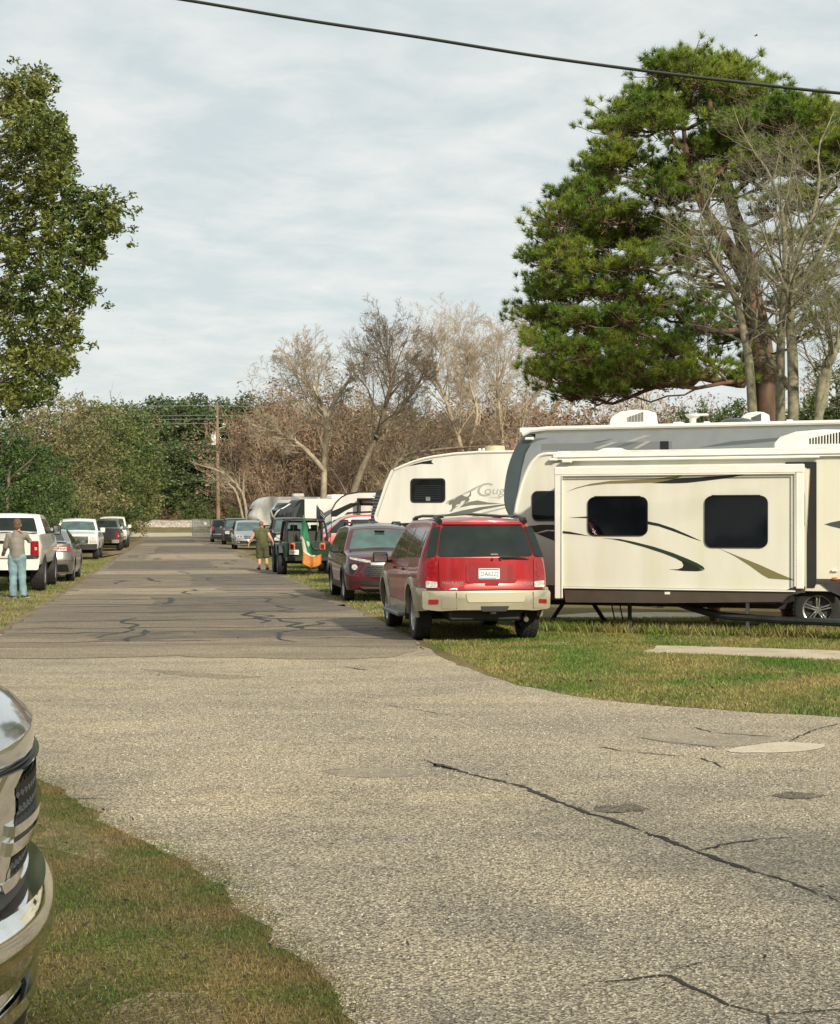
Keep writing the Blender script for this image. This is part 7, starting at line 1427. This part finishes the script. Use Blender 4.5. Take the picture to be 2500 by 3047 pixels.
# ------------------------------------------------------------------ the big pine
def pine():
    d = 60; rg = np.random.default_rng(4); b0 = AT(2290, HY, d); base = np.array([b0.x, b0.y, 0]); root = empty('pine_tree', (b0.x, b0.y, 0), 0, 'huge spreading pine with bright green needle tufts, towering behind the trailers', 'tree')
    def W(px, py, dd=0.0): p = AT(px, py, d+dd); return np.array([p.x, p.y, p.z])-base
    tr = [np.array([0, 0, 0.]), W(2290, 1260), W(2275, 1100), W(2262, 1000), W(2240, 900), W(2232, 850), W(2225, 780, .3), W(2200, 680, .6), W(2170, 590, .6), W(2150, 520, .4), W(2130, 440), W(2115, 340), W(2100, 240), W(2090, 160)]
    rs = [.62, .52, .46, .43, .40, .38, .29, .27, .24, .21, .16, .12, .08, .04]
    sk = Sk(); sk.path([tr[0]]+[q for a, b_ in zip(tr, tr[1:]) for q in (a*.5+b_*.5+rg.normal(0, .03, 3), b_)], [rs[0]]+[q for a, b_ in zip(rs, rs[1:]) for q in ((a+b_)/2, b_)], 12)
    t2 = [W(2232, 850), W(2190, 770, -.4), W(2140, 690, -.8), W(2100, 630, -1.1), W(2060, 540, -1.3), W(2040, 440, -1.4), W(2030, 330, -1.4)]; sk.path(t2, [.30, .27, .24, .19, .14, .10, .06], 10)
    spine = tr[3:]+t2
    pads = [(1960, 160), (2040, 150), (2120, 158), (2200, 172), (1990, 205), (2080, 200), (2160, 215), (2250, 225), (1905, 245), (1855, 290), (1795, 345), (1930, 290), (2010, 275), (2110, 265), (2195, 275), (2290, 265), (2350, 290), (2400, 305), (2440, 365), (2475, 430), (1835, 360), (1905, 350), (1965, 340), (2150, 350), (2240, 365), (2310, 360), (2105, 410), (2185, 420), (2265, 405), (2050, 430), (2330, 420), (2400, 410), (1785, 455), (1765, 505), (1855, 445), (1985, 485), (2075, 505), (2010, 530), (1945, 545), (1745, 548), (1665, 565), (1705, 600), (1625, 640), (1695, 655), (1770, 630), (1835, 640), (1598, 695), (1660, 735), (1740, 710), (1825, 700), (1900, 680), (1965, 575), (2060, 560), (2120, 560), (1582, 765), (1645, 795), (1725, 785), (1805, 780), (1880, 755), (1950, 720), (1568, 850), (1630, 870), (1705, 850), (1785, 870), (1870, 850), (1550, 925), (1612, 960), (1690, 940), (1765, 970), (1845, 930), (1930, 900), (1570, 1010), (1640, 1030), (1722, 1040), (1800, 1010), (1880, 1000), (1570, 1085), (1635, 1115), (1705, 1105), (1785, 1090), (1865, 1075), (1940, 1060), (1655, 1165), (1725, 1160), (1805, 1145), (1880, 1130), (1950, 1120),
            (2480, 540), (2470, 620), (2430, 690), (2500, 720), (2470, 800), (2400, 850), (2500, 880), (2450, 940), (2530, 980), (2390, 990), (2560, 450), (2570, 600), (2560, 760), (2130, 760), (2050, 800), (2060, 950), (2120, 1060), (2200, 960), (2340, 700), (2000, 640), (2010, 740), (2060, 690), (2090, 870), (2000, 900), (2040, 1000), (1995, 1040), (2110, 940), (2150, 1010), (2240, 1060), (2080, 1090), (2160, 560), (2230, 510), (2300, 500), (2380, 500), (2440, 500), (2350, 590), (2420, 580), (2280, 620), (2300, 800), (2350, 900), (2190, 1110), (2020, 1110), (1970, 1010), (2330, 330), (2400, 350), (2450, 400), (2380, 440), (2320, 460), (2250, 450), (2450, 460), (2500, 470), (2510, 400), (2480, 350), (2280, 330), (2200, 330), (2350, 400), (2160, 470), (2420, 470), (2540, 520), (2440, 330)]
    low = [(1990, 1170), (1620, 1190)]
    C = []; T = []
    for (x, y) in pads:
        x += (2060-x)*.085 if x < 2060 else 0; y += 32 if y < 300 else 12 if y < 500 else 0
        big = 1.0 if x < 2000 or y < 480 else .7
        for rep in range(3 if big == 1 else 2):
            dd = rg.uniform(-3.8, 3.8) if big == 1 else rg.uniform(-4, 4); q = W(x+rg.uniform(-14, 14)-(0 if x > 2000 else -6), y+rg.uniform(-10, 10), dd); C.append((q, big))
    tufts = []; ups = []
    nodes = [(*q,) for q in spine]; par = [-1]*len(nodes); org = len(nodes); cnt = {}
    order = sorted(range(len(C)), key=lambda i: min(np.linalg.norm(C[i][0]-s_) for s_ in spine))
    for i in order:
        q, big = C[i]; e = q+np.array([0, 0, -.28]); A_ = np.array(nodes); dv = e-A_; dist = np.linalg.norm(dv*np.array([1, 1, 1.25]), axis=1)+np.where(dv[:, 2] < -.25, 2.5, 0)+np.where(np.arange(len(A_)) < org, .0, .25)
        j = int(np.argmin(dist)); s0 = A_[j]; L_ = np.linalg.norm(e-s0); ns = max(2, int(L_/.55)); prev = j
        for t in range(1, ns+1):
            f = t/ns; p_ = s0+(e-s0)*f+np.array([0, 0, -.10*L_*math.sin(f*math.pi)])+(rg.normal(0, .085, 3) if t < ns else 0); nodes.append(tuple(p_)); par.append(prev); prev = len(nodes)-1
        k_ = prev
        while k_ >= org: cnt[k_] = cnt.get(k_, 0)+1; k_ = par[k_]
        m2 = np.array(nodes[par[prev]])
        for k in range(13 if big == 1 else 8):     # twigs rising to tufts
            e = q+np.array([rg.normal(0, .50), rg.normal(0, .55), rg.uniform(-.26, .30)]); st = m2*.35+q*.65+rg.normal(0, .12, 3)+np.array([0, 0, -.22]); mid = st*.45+e*.55+np.array([rg.normal(0, .08), rg.normal(0, .08), -.10]); sk.path([st, mid, e], [.018, .013, .008], 4)
            for j in range(3): e2 = e+np.array([rg.normal(0, .20), rg.normal(0, .20), rg.uniform(-.05, .16)]); sk.path([mid*.3+e*.7, e2], [.009, .006], 3); tufts.append(e2); ups.append(e2-st)
    for k_, c_ in cnt.items():
        a_, b_ = np.array(nodes[par[k_]]), np.array(nodes[k_]); cp = cnt.get(par[k_], c_+1); sk.seg(a_, b_, min(.17, .022*(min(cp, c_+3)**.5)), min(.17, .022*c_**.5), 6)
    tufts = np.array(tufts); ups = np.array(ups); ups /= np.linalg.norm(ups, axis=1, keepdims=True)+1e-9; ups = ups*.5+np.array([0, 0, .75]); ups /= np.linalg.norm(ups, axis=1, keepdims=True)
    nn = 48; n = len(tufts)*nn; T = np.repeat(tufts, nn, 0); U = np.repeat(ups, nn, 0); dr = rg.normal(0, 1, (n, 3)); dr /= np.linalg.norm(dr, axis=1, keepdims=True); dr = dr*.85+U*.75; dr /= np.linalg.norm(dr, axis=1, keepdims=True)
    ln = rg.uniform(.17, .32, (n, 1)); st = T-U*rg.uniform(0, .12, (n, 1)); e = st+dr*ln; sd = np.cross(dr, rg.normal(0, 1, (n, 3))); sd /= np.linalg.norm(sd, axis=1, keepdims=True); wd = .0115
    V = np.stack([st-sd*wd, st+sd*wd, e], 1).reshape(-1, 3); np_mesh('crown', V, np.arange(n*3).reshape(n, 3), L_PINE, root)
    # bare dead side limbs
    for k in range(16):
        s0 = spine[rg.integers(0, 8)]+rg.normal(0, .1, 3); a = rg.uniform(-1.2, 1.2)+(math.pi if rg.random() < .55 else 0); grow(sk, rg, s0, (math.cos(a), math.sin(a)*.7, .25), rg.uniform(1.5, 3.6), .05, 2, 4, [], (3, 5), .6, .8, .3)
    sk.build('trunk', BARKP, root)
pine()
# ------------------------------------------------------------------ lichen-covered bare trees in front of the pine
def bare_tree(name, stems, d, label, bark, seed, r0=.22, maxl=4, ratio=.6, nch=(4, 6), extra=None, group=None, ang=.75, r_ratio=.5, first=1.0, ln=.42, kmin=3, tipr=.3):
    rg = np.random.default_rng(seed); px0, py0 = stems[0][0]; b0 = AT(px0, HY, d); base = np.array([b0.x, b0.y, 0]); root = empty(name, tuple(base), 0, label, 'tree', group); sk = Sk(.0048 if d < 60 else .010); tips = []
    for st in stems:
        pts = [np.array(AT(x, y, d+rg.uniform(-.3, .3)))-base for x, y in st]; 
        if st is stems[0] or st[0][1] > 1400: pts[0][2] = min(pts[0][2], 0)
        P3 = [np.array(v) for v in spl([Vector(p) for p in pts], 4)]; n = len(P3); sc = first if st is stems[0] else .8; rs = [max(.02, r0*sc*(1-.78*i/(n-1))) for i in range(n)]; sk.path(P3, rs, 8)
        H = np.linalg.norm(P3[-1]-P3[0])
        for j in range(int(7+n*.8)):
            f = .28+.72*(j+rg.random())/(7+n*.8); i = min(n-2, int(f*(n-1))); q = P3[i]; bd = P3[i+1]-P3[i]; bd /= np.linalg.norm(bd)+1e-9; a = rg.normal(0, 1, 3); a -= bd*a.dot(bd); a /= np.linalg.norm(a); nd = bd*math.cos(ang)+a*math.sin(ang)
            grow(sk, rg, q, nd, H*ln*rg.uniform(.6, 1.1)*(1.15-.55*f), min(rs[i]*.42, r0*.30), 2, maxl, tips, nch, ratio, ang, .26, .05, r_ratio=r_ratio, tipr=tipr)
        grow(sk, rg, P3[-1], P3[-1]-P3[-2], H*.17, rs[-1], 2, maxl, tips, nch, ratio, ang, .26, .05, r_ratio=r_ratio)
    a_, t_ = sk.split(5, .045); a_.build('trunk', bark, root); t_.build('crown', bark, root); return root, tips, rg
L1 = dict(bark=BARKG, maxl=5, ratio=.62, nch=(4, 5), ang=.9, r_ratio=.48, ln=.27)
bare_tree('bare_tree', [[(2262, 1290), (2235, 1150), (2215, 1000), (2190, 890), (2150, 820), (2110, 750), (2090, 690)]], 50, 'crooked lichen-covered bare tree, leftmost of those before the pine trunk', seed=31, r0=.17, **L1)
bare_tree('bare_tree', [[(2325, 1290), (2322, 1150), (2325, 1000), (2335, 850), (2335, 720), (2320, 600), (2280, 500)], [(2350, 1150), (2310, 1100), (2270, 1020), (2240, 960)]], 51, 'tall straight lichen-covered bare tree just right of the pine trunk', seed=32, r0=.18, **L1)
bare_tree('bare_tree', [[(2365, 1290), (2360, 1120), (2352, 980), (2350, 880), (2370, 760), (2420, 640), (2440, 520)], [(2350, 880), (2400, 820), (2450, 740), (2490, 660)]], 49, 'forked lichen-covered bare tree between the straight one and the picture edge', seed=33, r0=.20, **L1)
bare_tree('bare_tree', [[(2420, 1290), (2440, 1180), (2480, 1060), (2520, 960), (2560, 840)], [(2425, 1280), (2460, 1150), (2470, 1000), (2440, 900)]], 48, 'mossy bare tree leaning to the right edge of the picture', seed=34, r0=.17, **L1)
# ------------------------------------------------------------------ bare trees and thicket behind the campers
T1 = dict(maxl=6, ratio=.64, nch=(4, 5), ang=.72, r_ratio=.48)
bare_tree('bare_tree', [[(960, 1560), (965, 1400), (970, 1250), (950, 1190), (915, 1140), (890, 1110)], [(970, 1250), (1000, 1190), (1040, 1130), (1060, 1110)], [(965, 1400), (900, 1330), (830, 1290), (770, 1270)]], 118, 'pale-barked bare sycamore with rusty leaf remnants, left of the tallest bare tree', BARKS, seed=41, r0=.27, ln=.36, **T1)
bare_tree('bare_tree', [[(1010, 1560), (1060, 1440), (1120, 1300), (1150, 1200), (1165, 1130), (1155, 1080), (1145, 1050)], [(1120, 1300), (1180, 1230), (1240, 1150), (1260, 1110)], [(1060, 1440), (1180, 1380), (1290, 1340), (1400, 1330)]], 112, 'tallest bare tree rising over the white campers with dark spreading limbs', BARKD, seed=42, r0=.27, ln=.36, **T1)
bare_tree('bare_tree', [[(1370, 1560), (1380, 1380), (1340, 1230), (1310, 1150), (1290, 1120), (1300, 1090)], [(1380, 1380), (1420, 1240), (1400, 1150), (1395, 1110)]], 125, 'round bare tree between the tallest bare tree and the pine', TWIGT, seed=43, r0=.22, ln=.46, **T1)
bare_tree('bare_tree', [[(1510, 1560), (1500, 1400), (1490, 1250), (1480, 1150), (1500, 1090), (1485, 1050)], [(1500, 1400), (1560, 1250), (1570, 1120)]], 130, 'bare tree half covered by the left side of the pine', TWIGT, seed=44, r0=.20, ln=.44, **T1)
bare_tree('bare_tree', [[(740, 1560), (728, 1490), (700, 1440), (660, 1405), (600, 1385)], [(735, 1530), (705, 1470), (660, 1430), (640, 1428)]], 140, 'fallen-looking pale dead branch tree leaning left beside the utility pole', BARKS, seed=45, maxl=4, r0=.16, ratio=.6, nch=(2, 4), ang=.6, r_ratio=.5, ln=.3)
bare_tree('bare_tree', [[(1930, 1560), (1925, 1300), (1915, 1230), (1930, 1150)]], 95, 'slender pale bare tree below the pine crown, above the grey trailer roof', BARKS, seed=46, r0=.16, maxl=4, ratio=.62, nch=(3, 4), ang=.6, r_ratio=.5, ln=.4)
def thicket_proto(seed, m1, leaf, nst=20, n=7.5, nl=420):
    rg = np.random.default_rng(seed); sk = Sk(.010); tips = []
    for i in range(nst):
        a = rg.uniform(0, 6.28); r = rg.uniform(0, .12); grow(sk, rg, (r*math.cos(a), r*math.sin(a), 0), (rg.uniform(.1, .6)*math.cos(a), rg.uniform(.1, .6)*math.sin(a), 1), rg.uniform(.75, 1.1)*n*.62, .07, 1, 4, tips, (3, 5), .58, .6, .22, .04, n0=6, r_ratio=.5)
    a_, t_ = sk.split(5, .035); t = a_.build('stems', m1, None); t2_ = t_.build('crown', m1, None); T = np.array(tips); T = T[rg.permutation(len(T))[:nl]]; V, F = cards(rg, T, .085, 7, .38, .9); c = np_mesh('leaves', V, F, leaf); res = (t.data, t2_.data, c.data); bpy.data.objects.remove(t); bpy.data.objects.remove(t2_); bpy.data.objects.remove(c); return res
TH = [thicket_proto(51, TWIGR, L_RED), thicket_proto(52, TWIGT, L_BROWN), thicket_proto(53, TWIGR, L_BROWN), thicket_proto(54, TWIGT, L_OLIVE)]
MARKS = ((470, 'beyond the left woods edge'), (540, 'above the open lane end'), (600, 'above the gate'), (655, 'just left of the utility pole'), (705, 'just right of the utility pole'), (755, 'above the silver minivan'), (820, 'above the man in green'), (890, 'above the dark-capped camper'), (945, 'above the green off-roader'), (1010, 'above the flags'), (1080, 'above the bright red SUV'), (1150, 'above the nose of the big-cat camper'), (1260, 'above the big-cat camper window'), (1340, 'above the big-cat graphic'), (1430, 'above the cougar camper roof vent'), (1500, 'above the charcoal camper cap'), (1590, 'right of the charcoal cap under the pine'), (1700, 'under the left side of the pine'), (1830, 'above the louvred air conditioner'), (1960, 'above the grey banded roof'), (2070, 'above the roof antenna'), (2170, 'left of the pine trunk'), (2300, 'behind the pine trunk'), (2400, 'behind the lichen-covered trunks'), (2600, 'at the right edge'), (9000, 'past the right edge'))
USED = set()
def uniq(lab, px, top):
    m = next(t for x, t in MARKS if px < x).replace('cougar', 'big-cat'); sz = 'tall' if top < 1200 else 'middling' if top < 1300 else 'low'
    for c in ('%s %s %s' % (sz, lab, m), '%s %s, nearer one %s' % (sz, lab, m), '%s %s, farther one %s' % (sz, lab, m)):
        if c not in USED: USED.add(c); return c
    return c
def thicket(px, d, top, k, label, group='bare thicket trees behind the campers'):
    d += 22 if px < 1060 and d < 150 else 0; top -= 38 if top < 1280 else 20
    label = uniq(label, px, top)
    b = AT(px, HY, d); H = EYE+(HY-top)/FPX*d; root = empty('thicket_tree', (b.x, b.y, 0), random.Random(px).uniform(0, 6.28), label, 'tree', group); s_ = H/6.4; root.scale = (s_*.95, s_*.95, s_)
    for nm, me in zip(('trunk', 'crown', 'foliage'), TH[k]): o = bpy.data.objects.new(nm, me); COL.objects.link(o); o.parent = root
LB = ['reddish brown bare thicket', 'tan bare thicket', 'russet-leaved thicket', 'olive-tinged thicket']
for i, (px, d, top, k) in enumerate(((800, 135, 1200, 0), (840, 132, 1175, 2), (880, 140, 1160, 0), (765, 128, 1360, 0), (815, 125, 1330, 2), (920, 150, 1150, 2), (900, 126, 1300, 1), (985, 155, 1170, 0), (1050, 150, 1190, 1), (1100, 138, 1260, 2), (1160, 155, 1185, 3), (1230, 150, 1240, 1), (1290, 150, 1220, 2), (1350, 158, 1200, 1), (1300, 130, 1310, 0), (1420, 150, 1190, 2), (1480, 158, 1180, 1), (1440, 128, 1290, 1), (1550, 150, 1170, 1), (1200, 126, 1330, 3), (1610, 140, 1215, 2), (1670, 140, 1205, 1), (1740, 130, 1200, 0), (1810, 130, 1190, 2), (1880, 125, 1185, 1), (1960, 120, 1200, 1), (1560, 115, 1290, 0), (1020, 128, 1340, 3), (960, 124, 1370, 0))):
    thicket(px, d, top, k, LB[k])
# ------------------------------------------------------------------ evergreen woods
K2 = 'shaggy evergreen behind the pale bare trees'
for (kind, seed, px, d, top, lab, wx) in (
    ('dark', 61, 20, 62, 1225, 'dark holly-green tree at the left edge, under the oak crown', .95), ('dark', 62, 105, 74, 1300, 'dark green bush-shaped tree beside the holly-green one', 1.0),
    ('olive', 63, 150, 92, 1160, 'olive brown tree with fading leaves, second row at the left', 1.0), ('olive', 64, 235, 104, 1150, 'tall olive tree in the middle of the left woods', .95), ('green', 65, 60, 98, 1185, 'grey-green tree showing between the oak and the holly', 1.0),
    ('green', 66, 290, 116, 1185, 'mid green tree right of the tall olive one', .95), ('green', 67, 350, 134, 1165, 'mid green tree with a pointed top in the left woods', .9), ('olive', 68, 378, 150, 1200, 'small olive tree closing the left woods', .85),
    ('greenbush', 69, 190, 84, 1430, 'low green shrub behind the white work pickup', .8), ('greenbush', 70, 262, 108, 1450, 'low green shrub behind the charcoal pickup', .8), ('green', 71, 298, 125, 1300, 'rounded green tree under the pointed one', 1.0), ('green', 72, 378, 165, 1330, 'rounded green tree nearest the lane end on the left', 1.0),
    ('greenbush', 73, 120, 72, 1480, 'low green shrub behind the grey sedan', .8)):
    place_tree('tree', kind, seed % 4+(100 if kind == 'green' else 0), px, d, top, lab, wx=wx)
far = [(430, 290, 1205, 'far'), (475, 300, 1180, 'far'), (515, 295, 1168, 'far'), (560, 300, 1165, 'far'), (600, 292, 1175, 'far'), (640, 298, 1170, 'far'), (690, 300, 1178, 'far'), (740, 296, 1172, 'far'), (450, 282, 1330, 'far'), (500, 280, 1310, 'far'), (550, 278, 1330, 'far'), (600, 280, 1300, 'far'), (655, 279, 1330, 'far'), (700, 281, 1320, 'far'), (410, 300, 1190, 'far'), (360, 310, 1200, 'far'), (470, 277, 1440, 'far'), (525, 276, 1430, 'far'), (580, 276, 1440, 'far'), (635, 277, 1430, 'far'), (690, 276, 1440, 'far'), (790, 300, 1175, 'far'), (850, 300, 1180, 'far')]
for i, (px, d, top, k) in enumerate(far): place_tree('tree', k, 80+i % 3, px, d, top, uniq('dark green tree past the railway', px, top), group='woods beyond the railway bank', wx=1.15 if top < 1300 else 1.5)
for i, (px, d, top) in enumerate(((495, 274, 1500), (555, 273, 1478), (610, 273, 1490), (668, 274, 1480), (455, 273, 1510), (525, 272, 1520), (700, 272, 1500))): place_tree('shrub', 'bush' if i in (0, 3, 5) else 'greenbush', 85, px, d, top, uniq('russet shrub' if i in (0, 3, 5) else 'green shrub', px, 1400), cat='shrub', group='shrubs at the foot of the woods', wx=.7)
for i, (px, d, top) in enumerate(((1120, 190, 1160), (1230, 195, 1180), (980, 200, 1170), (1330, 190, 1215), (1420, 185, 1200))): place_tree('tree', 'dark', 61 % 4, px, d, top, uniq('dark evergreen amid bare trees', px, top), group='evergreens among the thicket', wx=.9)
for i, (px, d, top, lab) in enumerate(((2090, 75, 1165, 'dark evergreen under the pine crown, left of its trunk'), (2185, 78, 1150, 'dark evergreen hard against the pine trunk on its left'), (2430, 72, 1130, 'dark evergreen behind the bare trees at the right edge'), (2530, 70, 1050, 'evergreen cut off by the right edge'))): place_tree('tree', 'dark' if i != 3 else 'green', (61+i) % 4 if i != 3 else 166 % 4+100, px, d, top, lab, wx=.75)
for i, (px, d, top, k) in enumerate(((2000, 110, 1230, 1), (2080, 105, 1215, 0), (2160, 105, 1225, 2), (2260, 100, 1200, 1), (2350, 95, 1190, 0), (2440, 95, 1180, 1), (2540, 95, 1150, 2))): thicket(px, d, top, k, LB[k])

# trees at the viewer's back: they shade the near end of the crossing and stand in the reflections
for i, (x, y, H, kind) in enumerate(((9.0, -9.8, 12.8, 'th'), (15.0, -10.6, 13.2, 'th'), (21.0, -9.8, 13.0, 'th'), (-6, -24, 12, 'green'), (-14, -20, 11, 'dark'), (-24, -16, 12, 'green'), (36, -20, 14, 'dark'), (4, -30, 15, 'dark'), (18, -30, 15, 'green'))):
    root = empty('tree', (x, y, 0), i*1.3, '%s tree at the back of the viewer, outside the view, %s' % ({'th': 'bare', 'olive': 'olive', 'green': 'green', 'dark': 'dark'}[kind], ('first', 'second', 'third', 'fourth', 'fifth', 'sixth', 'seventh', 'eighth', 'ninth', 'tenth', 'eleventh')[i]), 'tree', 'trees behind the viewer')
    me = TH[3] if kind == 'th' else proto_tree(kind, {'olive': 63 % 4, 'green': 66 % 4+100, 'dark': 61 % 4}[kind]); k = H/(6.7 if kind == 'th' else 10.4); root.scale = (k, k, k)
    for nm, m_ in zip(('trunk', 'crown', 'foliage'), me): o = bpy.data.objects.new(nm, m_); COL.objects.link(o); o.parent = root
